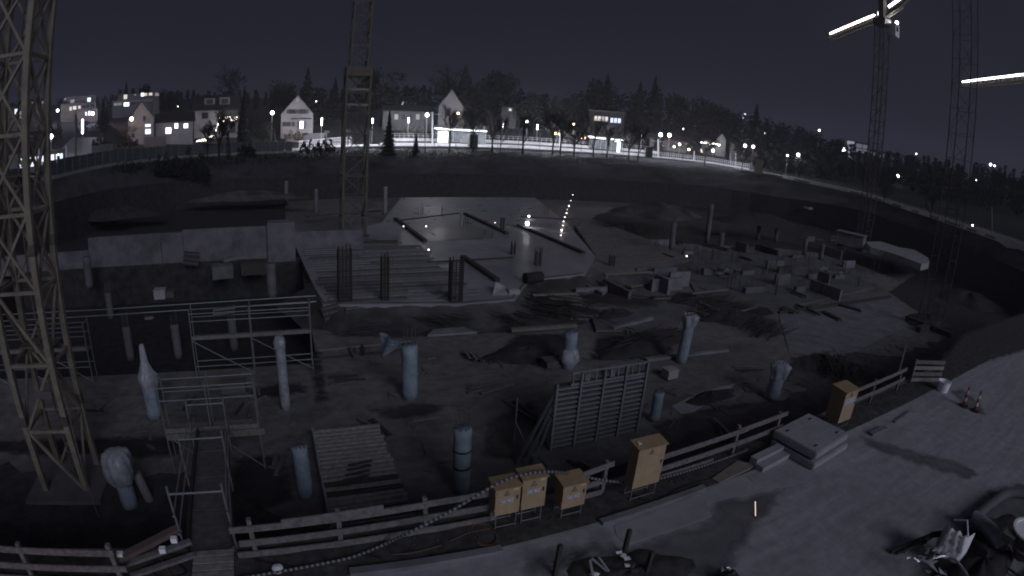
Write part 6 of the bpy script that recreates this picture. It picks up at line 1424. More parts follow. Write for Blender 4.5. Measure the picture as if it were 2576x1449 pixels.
SL = [(128, 343, 84, 'globe', 'white street lamp just right of the yellow mast', e_lampv, .36), (207.5, 336, 94, 'tube', 'tall glowing tube lamp left of the street fence', E('bright_tube', (.84, .80, 1.0), 90), 2.4),
 (233, 285.5, 160, 'wall', 'bright lamp in front of the left apartment block', e_lampv, .55), (145, 278, 165, 'wall', 'smaller bright lamp at the left end of the apartment block', e_lamp, .42),
 (331, 299, 106, 'globe', 'street lamp above the lit bare tree by the gabled house', e_lampw, .36), (685, 283.5, 118, 'globe', 'street lamp left of the tall gabled house', e_lampw, .42),
 (809, 316, 112, 'tube', 'glowing tube lamp right of the tall gabled house', e_tube, 1.7), (1074.5, 289, 110, 'globe', 'tall street lamp left of the tram shelter', e_lamp, .42),
 (1027.5, 309, 116, 'tube', 'glowing tube lamp in front of the lit brown hedge', e_tube, 1.2), (937, 310, 115, 'tube', 'tube lamp right behind the middle crane', e_tube, 1.1),
 (1152.5, 285.5, 137, 'wall', 'warm wall lamp on the dark villa', E('porch_lamp', (1.0, .72, .5), 45), .34), (1265, 322, 116, 'tube', 'slim tube lamp right of the tram shelter', e_tube, 1.4),
 (1327, 307, 124, 'globe', 'oval white lamp above the tram platform', e_far, .42), (1351.5, 326, 119, 'tube', 'second slim tube lamp right of the tram shelter', e_tube, 1.2),
 (1443.5, 313, 128, 'globe', 'warm street lamp over the rear platform', e_lampw, .3), (1402, 336.5, 118, 'twin', 'twin amber lamp left of the pale pylon', e_amber, None), (1467.5, 347, 121, 'twin', 'twin amber lamp left of the smaller tram shelter', e_amber, None),
 (1613, 352, 124, 'tube', 'slim tube lamp right of the glowing pillar', e_tube, 1.3), (1662, 339, 134, 'globe', 'left one of two bright globe lamps right of the tram stop', e_lamp, .48), (1684, 340, 136, 'globe', 'right one of two bright globe lamps right of the tram stop', e_lampw, .48),
 (1709.5, 363, 140, 'globe', 'smaller lamp right of the two bright globes', e_far, .3), (1720, 324, 190, 'wall', 'small lamp high above the two bright globes', e_far, .3), (1794, 379, 145, 'globe', 'bluish lamp below the house with glowing eaves', e_far, .4),
 (1696, 369, 139, 'globe', 'dim lamp beside the smaller lamp right of the globes', e_farw, .26), (1733, 376, 141, 'globe', 'dim white lamp in front of the low house', e_farw, .3),
 (1874.7, 366.5, 142, 'globe', 'bright globe lamp right of the pale end wall', e_lamp, .42), (1895, 369, 150, 'globe', 'dimmer globe lamp next to the bright one right of the pale end wall', e_farw, .42), (1923, 336, 210, 'wall', 'single lamp on the dark slope below the sign', e_far, .4),
 (1847, 322, 230, 'wall', 'small warm lamp left of the S sign', e_farw, .32), (1874, 327, 230, 'wall', 'small warm lamp below the S sign', e_farw, .32),
 (2008, 389.5, 138, 'globe', 'bright lamp over a warm lit bush at the right', e_lamp, .42), (1981, 391, 150, 'globe', 'small bluish lamp left of the warm lit bush', e_far, .26), (2061, 328, 280, 'wall', 'lamp on the skyline at the right', e_far, .5), (2122.5, 377, 255, 'wall', 'bright lamp at the left end of the glass fronted building', e_far, .95),
 (2080, 395, 190, 'wall', 'small reddish lamp left of the glass fronted building', e_farw, .32), (2202, 430, 200, 'globe', 'bright lamp right below the glass fronted building', e_far, .62), (2258, 443, 190, 'globe', 'bright lamp farther right below the glass fronted building', e_far, .6),
 (2305, 387, 300, 'wall', 'tiny lamp on the ridge at the right', e_far, .35), (2492, 414, 240, 'wall', 'bright lamp in the dark at the far right, left of two', e_far, .55), (2502, 417, 240, 'wall', 'bright lamp in the dark at the far right, right of two', e_far, .36),
 (2455, 453, 210, 'wall', 'paired lamp below the far right lights, left one', e_far, .34), (2460, 454, 210, 'wall', 'paired lamp below the far right lights, right one', e_far, .34), (2421, 482, 180, 'wall', 'tiny lamp above the right street wall', e_far, .2),
 (2447, 567, 98, 'wall', 'small lamp on the street at the far right', e_farw, .2), (2152, 414, 250, 'wall', 'tiny lamp at the foot of the glass fronted building, left of three', e_far, .26), (2165, 414, 250, 'wall', 'tiny lamp at the foot of the glass fronted building, middle of three', e_far, .26), (2190, 414, 250, 'wall', 'tiny lamp at the foot of the glass fronted building, right of three', e_far, .26),
 (497.5, 241, 260, 'wall', 'single lamp on the dark slope above the white house with dormers', e_far, .4), (795, 255, 220, 'wall', 'small lamp in the trees right of the tall gabled house', e_farw, .3), (447, 268, 200, 'wall', 'faint lamp above the low white annex', e_farw, .24)]
for (x, y, d, k, lab, m, r) in SL: street_lamp(x, y, d, k, lab, m, r, pole=(k != 'wall'))
# luminous sign pylon
p, r, n = frame_at(1872, 292.5, 235); zg = ground(p); t = thing('sign_pylon', (p.x, p.y, zg), 'tall sign pylon with a glowing S at its top on the right slope', 'sign')
rod('mast', (p.x, p.y, zg), (p.x, p.y, p.z-1.2), .5, m_dsteel, t); b = MB(); b.add([p+r*x+n*y+Vector((0, 0, z)) for z in (-1.4, 1.4) for y in (0, .4) for x in (-1.1, 1.1)], [(0, 2, 3, 1), (4, 5, 7, 6), (0, 1, 5, 4), (2, 6, 7, 3), (0, 4, 6, 2), (1, 3, 7, 5)]); b.build('panel', M('sign_panel_blue', (.05, .07, .12), emit=(.3, .42, .7), estr=.35), t)
text_mesh('sign_letter', 'S', 3.3, p-n*.03, r, (0, 0, 1), E('sign_glow', (.8, .9, 1), 5), t, .02)
for z in (-3.0, -5.5): b = MB(); sphere(b, p+Vector((0, 0, z)), .22, 8, 5); b.build('obstacle_light', e_red, t)
# poles
def pole(x, y0, y1, dist, dia, m, lab, x1=None, name='catenary_mast', cat='mast'):
    p = at(x, y1, dist); q = at(x1 or x, y0, dist); zg = ground(p)-1 if dist*BG < sd_(azof(p)) else ground(p)
    t = thing(name, (p.x, p.y, zg), lab, cat); rod('shaft', (p.x, p.y, zg-.2), q, dia, m, t); rod('foot', (p.x, p.y, zg-.2), (p.x, p.y, zg+.5), dia*1.5, m, t); return t, p, q
def arms(t, q, dz, L, m):
    n = Vector((q.x, q.y, 0)).normalized(); r = Vector((n.y, -n.x, 0))
    for s in (-1, 1): rod('cross_arm', q-Vector((0, 0, dz)), q-Vector((0, 0, dz-.1))+r*L*s, .07, m, t)
for a in ((191, 288, 401, 72, .3, m_plastd, 'tall grey tram mast behind the left street fence'), (388, 270, 371, 90, .26, m_dsteel, 'dark tram mast in front of the first gabled house'), (1088, 281, 366, 108, .34, m_plat, 'pale tram mast left of the tram shelter'),
          (1409, 326, 380, 116, .5, m_plat, 'thick pale tram mast right of the twin amber lamp'), (1656, 350, 391, 128, .42, m_plat, 'pale tram mast below the two bright globe lamps'), (1069, 312, 384, 101, .16, m_black, 'thin black pole in front of the tram platform'), (1746, 380, 405, 138, .3, m_plat, 'pale post on the white kerb wall'),
          (1851, 385, 418, 135, .22, m_steel, 'grey post by the street at the right'), (1838, 384, 412, 136, .18, m_steel, 'thin grey post left of the grey post at the right'), (98, 362, 410, 64, .14, m_white, 'short white pole in the left street'), (166, 365, 405, 70, .14, m_white, 'white pole in the left street beside the lamp'), (2495, 520, 600, 88, .14, m_steel, 'thin pole at the far right street')):
    t, p, q = pole(*a)
    if 'tram mast' in a[6]: arms(t, q, .6, 1.6, a[5])
# street fence on the left wall: posts and panels
t = thing('street_fence', azd(-42, sd_(-42))+Vector((0, 0, sz_(-42))), 'dark panel fence along the street on the left', 'fence')
NP = 34; m_pan = M('fence_mesh_panel', (.055, .062, .070), .7, .2, 2.0)
for i in range(NP):
    a0, a1 = -50+i*.78, -50+(i+1)*.78; p, q = azd(a0, sd_(a0)-.3), azd(a1, sd_(a1)-.3); z0, z1 = sz_(a0), sz_(a1)
    rod('post', (p.x, p.y, z0-.3), (p.x, p.y, z0+2.0), .09, m_dsteel, t)
    P = [p+Vector((0, 0, z0+.08)), q+Vector((0, 0, z1+.08)), q+Vector((0, 0, z1+1.9)), p+Vector((0, 0, z0+1.9))]
    e = (q-p).normalized()*.08; nn = Vector((p.x, p.y, 0)).normalized()*.03; P = [P[0]+e, P[1]-e, P[2]-e, P[3]+e]
    b = MB(); b.add(P+[x+nn for x in P], [(0, 1, 2, 3), (7, 6, 5, 4), (0, 4, 5, 1), (1, 5, 6, 2), (2, 6, 7, 3), (3, 7, 4, 0)]); b.build('panel', m_pan, t)
    for h in (.7, 1.3): piece('rail', p+Vector((0, 0, z0+h))-nn, q+Vector((0, 0, z1+h))-nn, .05, .05, m_dsteel, t)
# side street climbing the slope at the left
b = MB(); rows = []
for k in range(16):
    d = sd_(-46)+SW-1.5+k*3.2; f = k/15; a0, a1 = -48.5+2.5*f, -41.5-1.2*f; rows.append([azd(a0+(a1-a0)*j/6, d) for j in range(7)])
for i, row in enumerate(rows):
    for p in row: b.v.append(Vector((p.x, p.y, ground(p)+.06)))
for i in range(15):
    for j in range(6): q = i*7+j; b.f.append((q, q+1, q+8, q+7)); b.mi.append(0)
struct(b, 'side_street', M('wet_side_street', (.15, .15, .155), .6, .2, .6))
# street signs, boards
p, r, n = frame_at(268, 378, 80); b = MB(); b.add([p+r*x+n*y+Vector((0, 0, z)) for z in (-.9, .9) for y in (0, .15) for x in (-1.1, 1.1)], [(0, 2, 3, 1), (4, 5, 7, 6), (0, 1, 5, 4), (2, 6, 7, 3), (0, 4, 6, 2), (1, 3, 7, 5)]); 
for s in (-.9, .9): b.beam(p+r*s+Vector((0, 0, -.9)), p+r*s+Vector((0, 0, -2.6)), .1)
tag(b.build('notice_board', m_plastd), 'pale notice board above the left street fence', 'board')
p, r, n = frame_at(243, 380, 82); b = MB(); b.add([p+r*x+n*y+Vector((0, 0, z)) for z in (-1.3, .8) for y in (0, 1.2) for x in (-.7, .7)], [(0, 2, 3, 1), (4, 5, 7, 6), (0, 1, 5, 4), (2, 6, 7, 3), (0, 4, 6, 2), (1, 3, 7, 5)]); b.beam(p+Vector((0, 0, -1.3))-r*.7, p+Vector((0, 0, .9))-r*.7, .12); tag(b.build('phone_box', m_plastw), 'narrow warm lit booth left of the notice board', 'booth')

# ------------------------------------------------------------------ vehicles on the left street
def vehicle_frame(x, y, dist):
    p = at(x, y, dist); az = azof(p); a = azd(az-2, sd_(az-2)); c = azd(az+2, sd_(az+2)); d = (c-a).normalized(); p = Vector((p.x, p.y, sz_(az)+.02)); n = Vector((-d.y, d.x, 0)); return p, d, n
def vbox(p, d, n, x0, x1, y0, y1, z0, z1):
    b = MB(); b.add([p+d*x+n*y+Vector((0, 0, z)) for z in (z0, z1) for y in (y0, y1) for x in (x0, x1)], [(0, 2, 3, 1), (4, 5, 7, 6), (0, 1, 5, 4), (2, 6, 7, 3), (0, 4, 6, 2), (1, 3, 7, 5)]); return b
p, d, n = vehicle_frame(92, 436, 70)
t = thing('bus', p, 'bus with bright lit windows in the left street behind the yellow mast', 'bus')
b = vbox(p, d, n, -5, 5, -1.25, 1.25, .35, 3.0); o = b.build('body', M('bus_paint', (.16, .16, .18), .5, .1, 2), t)
bm = bmesh.new(); bm.from_mesh(o.data); bmesh.ops.bevel(bm, geom=bm.edges[:], offset=.12, segments=2, affect='EDGES'); bm.to_mesh(o.data); bm.free()
for k in range(5):
    for s in (-1, 1): vbox(p, d, n, -4.5+k*1.8, -3.1+k*1.8, s*1.262-.008, s*1.262+.008, 1.35, 2.45).build('window', e_win, t)
for x in (-3.6, 3.4):
    for s in (-1, 1): b = MB(); b.tube([p+d*x+n*s*1.0+Vector((0, 0, .48)), p+d*x+n*s*1.28+Vector((0, 0, .48))], .48, 14); b.build('wheel', m_black, t)
def car(x, y, dist, lab, tail=True):
    p, d, n = vehicle_frame(x, y, dist); t = thing('car', p, lab, 'car', 'cars in the left street')
    prof = [(-2.1, .35), (-2.1, .85), (-1.7, .95), (-1.2, 1.42), (.5, 1.45), (1.2, .95), (2.05, .8), (2.1, .35)]
    b = MB(); m_ = len(prof); vs = [p+d*x_+n*s*(.85 if z_ < 1.2 else .68)+Vector((0, 0, z_)) for s in (-1, 1) for (x_, z_) in prof]
    b.add(vs, [tuple(range(m_)), tuple(range(2*m_-1, m_-1, -1))]+[(i, m_+i, m_+(i+1) % m_, (i+1) % m_) for i in range(m_)]); b.build('body', M('car_paint', (.04, .04, .045), .3, .1, 2, bump=0, spec=.6), t)
    for x_ in (-1.3, 1.3):
        for s in (-1, 1): b = MB(); b.tube([p+d*x_+n*s*.66+Vector((0, 0, .32)), p+d*x_+n*s*.88+Vector((0, 0, .32))], .32, 12); b.build('wheel', m_black, t)
    for s in (-1, 1):
        b = MB(); sphere(b, p-d*2.1+n*s*.6+Vector((0, 0, .75)), .16, 8, 5); b.build('tail_light', e_tail, t); b = MB(); sphere(b, p+d*2.08+n*s*.6+Vector((0, 0, .65)), .13, 8, 5); b.build('headlight', e_head, t)
car(42, 433, 66, 'dark car with glowing red tail lights in the left street, the nearer one'); car(40, 408, 84, 'dark car with glowing tail lights in the left street, the farther one'); car(10, 450, 58, 'dark car with bright headlights at the left edge')
def signal(x, y, dist, lab):
    p = at(x, y, dist); zg = ground(p); t = thing('traffic_signal', (p.x, p.y, zg), lab, 'signal'); rod('pole', (p.x, p.y, zg-.2), (p.x, p.y, p.z), .12, m_steel, t); n = Vector((p.x, p.y, 0)).normalized()
    b = MB(); b.beam(p-Vector((0, 0, .5)), p+Vector((0, 0, .5)), .32, .32); b.build('head', m_black, t); b = MB(); sphere(b, p-n*.2+Vector((0, 0, .25)), .12, 8, 5); b.build('signal_light', e_amber, t)
signal(94, 383, 78, 'traffic signal glowing amber in the left street'); signal(147, 394, 71, 'dark traffic signal on a pole beside the left street fence'); signal(52, 395, 80, 'traffic signal behind the legs of the yellow mast')

# ------------------------------------------------------------------ trees
def branch_mesh(seed, depth=4, spread=.55, up=.35, twigs=True, thick=1.0, fan=4):
    rnd = random.Random(seed); tr = MB(); cr = MB()
    def grow(p, d, L, r, k):
        q = p+d*L; mid = p.lerp(q, .5)+Vector((rnd.uniform(-.04, .04), rnd.uniform(-.04, .04), 0))*L
        (tr if k == 0 else cr).tube([p, mid, q], [r, r*.8, r*.6], 5 if k < 2 else 3, cap=False)
        if k >= depth:
            return
        for i in range(fan if k else fan+2):
            f = rnd.uniform(.35, 1.0) if k else rnd.uniform(.35, .98); a = rnd.uniform(0, 6.28)
            dd = (d*(1-spread*.6)+Vector((math.cos(a), math.sin(a), rnd.uniform(-.1, up)))*spread).normalized()
            grow(p.lerp(q, f), dd, L*rnd.uniform(.45, .68), r*.5, k+1)
    grow(Vector((0, 0, 0)), Vector((rnd.uniform(-.05, .05), rnd.uniform(-.05, .05), 1)).normalized(), .55, .018*thick, 0)
    return tr, cr
def mesh_of(b, name, m):
    me = bpy.data.meshes.new(name); me.from_pydata(b.v, [], b.f); me.materials.append(m); me.update(); return me
BARE = []
for s in range(4):
    tr, cr = branch_mesh(100+s, 4, .6, .4, fan=5, thick=1.5); BARE.append((mesh_of(tr, 'bare_trunk', m_bark), mesh_of(cr, 'bare_branches', m_bark)))
def leafy(seed, conifer, n=900, sq=1.0):
    rnd = random.Random(seed); tr, cr = MB(), MB()
    tr.tube([(0, 0, 0), (.01, 0, .5), (0, .01, .92)], [.02, .014, .004], 6, cap=False)
    lobes = [(Vector((rnd.uniform(-.2, .2), rnd.uniform(-.2, .2), rnd.uniform(.38, .85))), rnd.uniform(.09, .19)) for _ in range(13)]
    if not conifer:
        for (c, r) in lobes: tr.tube([(0, 0, c.z*.5), c*.6+Vector((0, 0, c.z*.12)), c], [.010, .007, .003], 4, cap=False)
    for k in range(n):
        if conifer:
            h = 1-(rnd.random()**.62)*.92; lay = .72+.28*math.sin(h*70); rad = (1-h)*.21*sq*lay; a = rnd.uniform(0, 6.28); rr = rad*math.sqrt(rnd.uniform(.2, 1))
            p = Vector((rr*math.cos(a), rr*math.sin(a), h-.25*rr)); s = .02+.03*(1-h); d = Vector((math.cos(a), math.sin(a), -.5)).normalized()
            q = Vector((-math.sin(a), math.cos(a), 0)); cr.add([p-q*s*.7, p+d*s*1.6, p+q*s*.7, p+Vector((0, 0, s*.5))], [(0, 1, 2), (0, 3, 2)])
        else:
            c, r = rnd.choice(lobes); v = Vector((rnd.gauss(0, 1), rnd.gauss(0, 1), rnd.gauss(0, .8))).normalized()*r*rnd.uniform(.5, 1.08); p = c+v; s = rnd.uniform(.012, .03)
            e1 = Vector((rnd.uniform(-1, 1), rnd.uniform(-1, 1), rnd.uniform(-1, 1))).normalized(); e2 = e1.orthogonal().normalized(); cr.add([p-e1*s, p+e2*s*.7, p+e1*s, p-e2*s*.7], [(0, 1, 2, 3)])
    return tr, cr
CON = []; DEC = []
for s in range(3):
    tr, cr = leafy(200+s, True, 1300, 1.0+.25*s); CON.append((mesh_of(tr, 'conifer_trunk', m_bark), mesh_of(cr, 'conifer_needles', m_leaf)))
    tr, cr = leafy(300+s, False, 1700); DEC.append((mesh_of(tr, 'leafy_trunk', m_bark), mesh_of(cr, 'leafy_crown', m_leaf)))
def tree(x, ytop, dist, kind, lab, group=None, wide=1.0, zbase=None, cm=None, cat='tree'):
    q = at(x, ytop, dist); z0 = ground(q) if zbase is None else zbase; h = max(1.5, q.z-z0)
    src = {'con': CON, 'dec': DEC, 'bare': BARE}[kind]; tm, cm_ = src[int(x) % len(src)]
    nm = {'con': 'conifer_tree', 'dec': 'leafy_tree', 'bare': 'bare_tree'}[kind]
    t = thing(nm, (q.x, q.y, z0-.2), lab, cat, group); t.rotation_euler.z = (x*1.37) % 6.28; t.scale = (h*wide, h*wide, h*1.03)
    for n_, me in (('trunk', tm), ('crown' if kind != 'bare' else 'branches', cm_)):
        o = bpy.data.objects.new(n_, me); COL.objects.link(o); o.parent = t
        if cm and n_ != 'trunk': me2 = me.copy(); me2.materials.clear(); me2.materials.append(cm); o.data = me2
    return t
for (x, y, d, k, lab, w) in ((776, 170, 165, 'con', 'tall pointed conifer right behind the tall gabled house', 1.0), (845, 196, 175, 'con', 'pointed conifer left of the middle crane', 1.1), (720, 196, 180, 'dec', 'round dark tree behind the tall gabled house', 1.1),
    (592, 166, 180, 'bare', 'tall bare tree rising above the white house with dormers', 1.0), (616, 215, 112, 'con', 'slim pale conifer right of the house with string lights', .62), (662, 300, 106, 'dec', 'dark leafy tree left of the tall gabled house by the street', 1.0), (690, 322, 104, 'con', 'small conifer by the street left of the tall gabled house', 1.2),
    (965, 170, 160, 'dec', 'big round dark tree right of the middle crane', 1.25), (1045, 205, 185, 'dec', 'dark tree above the dim house with small windows', 1.2), (1134, 150, 190, 'bare', 'tall bare tree above the dark villa', .9), (1172, 166, 175, 'con', 'dark conifer right of the villa roof', 1.2), (1240, 168, 180, 'dec', 'broad dark tree above the tram platform', 1.3),
    (1345, 224, 165, 'dec', 'dark tree right of the broad tree above the platform', 1.3), (1420, 236, 160, 'bare', 'bare tree lit warm above the rear platform', 1.1), (1492, 187, 178, 'dec', 'left one of the pair of tall dark trees above the lit window row', 1.15), (1530, 186, 182, 'con', 'right one of the pair of tall dark trees above the lit window row', 1.3),
    (1612, 206, 190, 'con', 'pointed conifer right of the lit window row', 1.2), (1650, 194, 205, 'con', 'tallest conifer above the two bright globe lamps', 1.2), (1662, 293, 150, 'con', 'dim conical tree right above the two bright globe lamps', 1.1), (1730, 236, 190, 'dec', 'dark tree right of the tallest conifer', 1.3), (1782, 250, 190, 'dec', 'dark tree above the house with glowing eaves', 1.3),
    (1842, 268, 200, 'dec', 'dark tree left of the S sign', 1.3), (1905, 262, 215, 'con', 'conifer right of the S sign', 1.2), (1962, 298, 200, 'dec', 'dark tree on the falling skyline right of the S sign', 1.3), (2040, 318, 205, 'dec', 'dark tree left of the skyline lamp at the right', 1.4), (2098, 338, 210, 'dec', 'dark tree left of the glass fronted building', 1.3),
    (262, 245, 150, 'con', 'dark conifer between the two apartment blocks', 1.3), (432, 222, 190, 'dec', 'dark tree right of the second apartment block', 1.4), (352, 205, 210, 'dec', 'dark tree above the second apartment block', 1.2), (318, 206, 215, 'con', 'conifer left above the second apartment block', 1.2),
    (2282, 384, 190, 'dec', 'dark tree right of the glass fronted building', 1.4), (2350, 402, 180, 'dec', 'dark tree between the lamps on the right slope', 1.4), (2420, 415, 170, 'con', 'dark conifer on the far right slope', 1.5), (2500, 420, 175, 'dec', 'dark tree under the far right lamps', 1.4), (2565, 440, 160, 'dec', 'dark tree at the right edge', 1.4), (2060, 372, 165, 'dec', 'dark tree right of the bush under the bright lamp', 1.4), (1940, 350, 170, 'dec', 'dark tree behind the pale kiosk', 1.4)):
    tree(x, y, d, k, lab, None, w)
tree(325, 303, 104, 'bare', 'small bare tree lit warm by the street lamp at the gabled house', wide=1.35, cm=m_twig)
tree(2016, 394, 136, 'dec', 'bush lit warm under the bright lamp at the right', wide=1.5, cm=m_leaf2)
tree(981, 278, 99, 'con', 'small dark conifer in front of the tram platform', wide=1.0, zbase=4.0)
tree(1048, 332, 100, 'con', 'young dark conifer left of the thin black pole', wide=1.0, zbase=4.6)
for (x, y, lab, w) in ((1137, 250, 'bare tree in front of the left part of the tram shelter', .7), (1196, 262, 'bare tree in front of the right part of the tram shelter', .7), (1246, 255, 'bare tree right of the tram shelter', .8), (1264, 290, 'slim bare tree right next to the bare tree beside the shelter', .6), (1323, 255, 'forked bare tree in the middle of the platform', .8),
    (1397, 262, 'bare tree left of the thick pale tram mast', .8), (1417, 275, 'forked bare tree covering the thick pale tram mast', .8), (1450, 290, 'bare tree left of the smaller tram shelter', .9), (1500, 290, 'bare tree before the smaller tram shelter, left one', .8), (1534, 290, 'bare tree before the smaller tram shelter, right one', .8), (1590, 300, 'bare tree right of the glowing pillar', .8), (1612, 310, 'slim bare tree farther right of the glowing pillar', .8),
    (1780, 335, 'bare bushy tree in front of the white kerb wall', 1.1), (1872, 365, 'bare tree at the right end of the white kerb wall', .8), (1915, 380, 'bare tree in front of the pale kiosk', .8), (554, 250, 'bare tree in front of the house with string lights', .7), (577, 260, 'second bare tree in front of the house with string lights', .7), (523, 275, 'slim bare tree before the white house wall', .6), (2352, 470, 'bare tree before the right street wall', .8), (2230, 450, 'bare tree in front of the right street lamps', .8)):
    az = azof(at(x, 400, 100)); d = (sd_(az)-2.2)/BG; tree(x, y, d, 'bare', lab, None, w, zbase=sz_(az)-1.3)
# hedges and shrubs
def shrub(x, ytop, ybot, dist, wpx, m, lab, n=420, name='shrub', zb=None):
    p = at(x, ybot, dist); q = at(x, ytop, dist); w = wpx/FPX*dist/2; h = q.z-p.z; z0 = p.z; rnd = random.Random(int(x+ytop)); t = thing(name, (p.x, p.y, z0), lab, 'shrub')
    nn = Vector((p.x, p.y, 0)).normalized(); r = Vector((nn.y, -nn.x, 0)); b, s_ = MB(), MB()
    for k in range(n):
        a = rnd.uniform(-1, 1); hh = rnd.random(); lim = h*(1-.45*a*a)*(.8+.3*math.sin(a*9+x)); c = p+r*w*a+nn*rnd.uniform(-.8, .8)+Vector((0, 0, hh*max(.2, lim))); s = rnd.uniform(.10, .30)
        e1 = Vector((rnd.uniform(-1, 1), rnd.uniform(-1, 1), rnd.uniform(-1, 1))).normalized(); e2 = e1.orthogonal().normalized(); b.add([c-e1*s, c+e2*s*.7, c+e1*s, c-e2*s*.7], [(0, 1, 2, 3)])
    b.build('foliage', m, t)
    for k in range(5): a = rnd.uniform(-.8, .8); piece('stem', p+r*w*a-Vector((0, 0, .4)), p+r*(w*a+.2)+Vector((0, 0, h*.5)), .06, .06, m_bark, t)
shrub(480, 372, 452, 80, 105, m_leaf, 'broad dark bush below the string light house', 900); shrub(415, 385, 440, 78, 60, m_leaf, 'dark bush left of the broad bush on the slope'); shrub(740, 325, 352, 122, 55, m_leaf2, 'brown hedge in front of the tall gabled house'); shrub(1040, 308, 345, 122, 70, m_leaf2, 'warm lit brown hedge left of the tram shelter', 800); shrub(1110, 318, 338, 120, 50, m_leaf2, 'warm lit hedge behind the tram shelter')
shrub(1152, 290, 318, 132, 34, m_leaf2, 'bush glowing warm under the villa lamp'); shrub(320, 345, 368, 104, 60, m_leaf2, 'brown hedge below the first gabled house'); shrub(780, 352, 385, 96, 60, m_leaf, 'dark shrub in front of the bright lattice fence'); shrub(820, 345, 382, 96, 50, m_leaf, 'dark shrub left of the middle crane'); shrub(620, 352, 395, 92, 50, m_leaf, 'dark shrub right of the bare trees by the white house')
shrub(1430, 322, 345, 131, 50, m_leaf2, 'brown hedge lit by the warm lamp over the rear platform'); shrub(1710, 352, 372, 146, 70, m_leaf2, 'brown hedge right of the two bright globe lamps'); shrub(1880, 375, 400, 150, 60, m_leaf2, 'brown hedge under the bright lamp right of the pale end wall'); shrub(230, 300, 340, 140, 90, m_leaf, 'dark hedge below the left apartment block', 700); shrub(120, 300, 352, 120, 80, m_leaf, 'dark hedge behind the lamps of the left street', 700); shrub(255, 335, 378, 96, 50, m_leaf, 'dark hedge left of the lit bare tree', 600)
# woodland mass on the slope
SKY = [(0, 268), (150, 252), (320, 226), (480, 228), (600, 222), (720, 222), (860, 226), (960, 205), (1050, 222), (1150, 196), (1260, 200), (1330, 232), (1420, 246), (1480, 222), (1560, 226), (1650, 222), (1700, 246), (1780, 262), (1860, 282), (1960, 306), (2060, 336), (2160, 366), (2300, 392), (2420, 408), (2576, 424)]
rnd = random.Random(77); b = MB()
for k in range(230):
    x = -160+k*12.7+rnd.uniform(-8, 8); y = lerp_tab(SKY, x, 1)+rnd.uniform(-3, 16); d = rnd.uniform(215, 275); q = at(x, y, d); z0 = ground(q); h = max(4, q.z-z0); con = rnd.random() < .35; w = h*rnd.uniform(.22, .34) if not con else h*.16
    n = Vector((q.x, q.y, 0)).normalized()
    for j in range(120):
        hh = rnd.random()
        if con: rad = w*(1-hh)
        else: rad = w*math.sqrt(max(0, 1-(2*hh-1)**2))*(.7+.3*math.sin(hh*9+k))
        a = rnd.uniform(0, 6.28); rr = rad*math.sqrt(rnd.random()); c = Vector((q.x+rr*math.cos(a), q.y+rr*math.sin(a), z0+h*(.12+.88*hh))); s = rnd.uniform(.5, 1.3)
        e1 = Vector((rnd.uniform(-1, 1), rnd.uniform(-1, 1), rnd.uniform(-1, 1))).normalized(); e2 = e1.orthogonal().normalized(); b.add([c-e1*s, c+e2*s*.7, c+e1*s, c-e2*s*.7], [(0, 1, 2, 3)])
    b.tube([(q.x, q.y, z0-.5), (q.x, q.y, z0+h*.7)], [.25, .1], 4, cap=False)
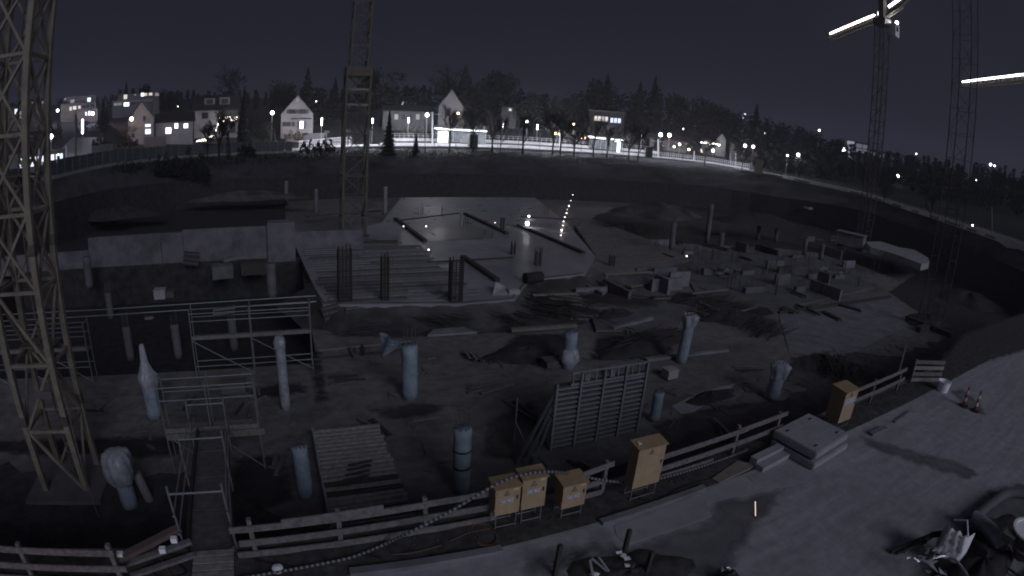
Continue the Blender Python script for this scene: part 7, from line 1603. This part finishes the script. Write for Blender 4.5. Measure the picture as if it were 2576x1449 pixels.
for k in range(120):
    x = 1850+rnd.uniform(0, 800); y = lerp_tab(SKY, x, 1)+rnd.uniform(14, 75)+(45 if 2110 < x < 2250 else 0); d = rnd.uniform(150, 205); q = at(x, y, d); z0 = ground(q); h = max(5, q.z-z0); w = h*rnd.uniform(.3, .45)
    for j in range(110):
        hh = rnd.random(); rad = w*math.sqrt(max(0, 1-(2*hh-1)**2))*(.7+.3*math.sin(hh*9+k)); a = rnd.uniform(0, 6.28); rr = rad*math.sqrt(rnd.random()); c = Vector((q.x+rr*math.cos(a), q.y+rr*math.sin(a), z0+h*(.05+.95*hh))); s = rnd.uniform(.4, 1.0)
        e1 = Vector((rnd.uniform(-1, 1), rnd.uniform(-1, 1), rnd.uniform(-1, 1))).normalized(); e2 = e1.orthogonal().normalized(); b.add([c-e1*s, c+e2*s*.7, c+e1*s, c-e2*s*.7], [(0, 1, 2, 3)])
tag(b.build('woodland', m_leaf, base=(0, 0, 0)), 'dark woodland covering the slope behind the houses', 'woodland', kind='stuff')
# brush on the embankment
b = MB()
for k in range(3000):
    az = rnd.uniform(-42, 40); d = sd_(az); g = gp_(az); f = rnd.uniform(.5, 1) if k % 3 == 0 else min(.97, max(0, rnd.gauss(.72, .12))); p = azd(az, d-g+(g-.6)*f); zt = toe_z(az); z = zt+(sz_(az)-.35-zt)*f
    for j in range(3):
        c = p+Vector((rnd.uniform(-.6, .6), rnd.uniform(-.6, .6), z+rnd.uniform(0, .8))); s = rnd.uniform(.08, .28); e1 = Vector((rnd.uniform(-.6, .6), rnd.uniform(-.6, .6), 1)).normalized(); e2 = e1.orthogonal().normalized(); b.add([c-e1*s, c+e2*s*.3, c+e1*s, c-e2*s*.3], [(0, 1, 2, 3)])
tag(b.build('embankment_brush', m_leaf, base=(0, 0, 0)), 'dry brush and grass on the embankment below the street', 'brush', kind='stuff')

# night mist: one even box of air round camera and site, the sky outside it
if HAZE > 0:
    b = MB(); b.box((-800, -480, -8), (1000, 1000, 95)); hz = b.build('haze', [], base=(0, 0, 0)); hz['kind'] = 'stuff'; hz['label'] = 'thin night mist over the site and the town'; hz['category'] = 'haze'
    mh = bpy.data.materials.new('night_mist'); mh.use_nodes = True; th = mh.node_tree; th.nodes.clear(); ov = th.nodes.new('ShaderNodeOutputMaterial'); pv = th.nodes.new('ShaderNodeVolumePrincipled')
    pv.inputs['Color'].default_value = (.80, .82, 1.0, 1); pv.inputs['Density'].default_value = HAZE; pv.inputs['Anisotropy'].default_value = .3; th.links.new(pv.outputs[0], ov.inputs['Volume']); hz.data.materials.append(mh)
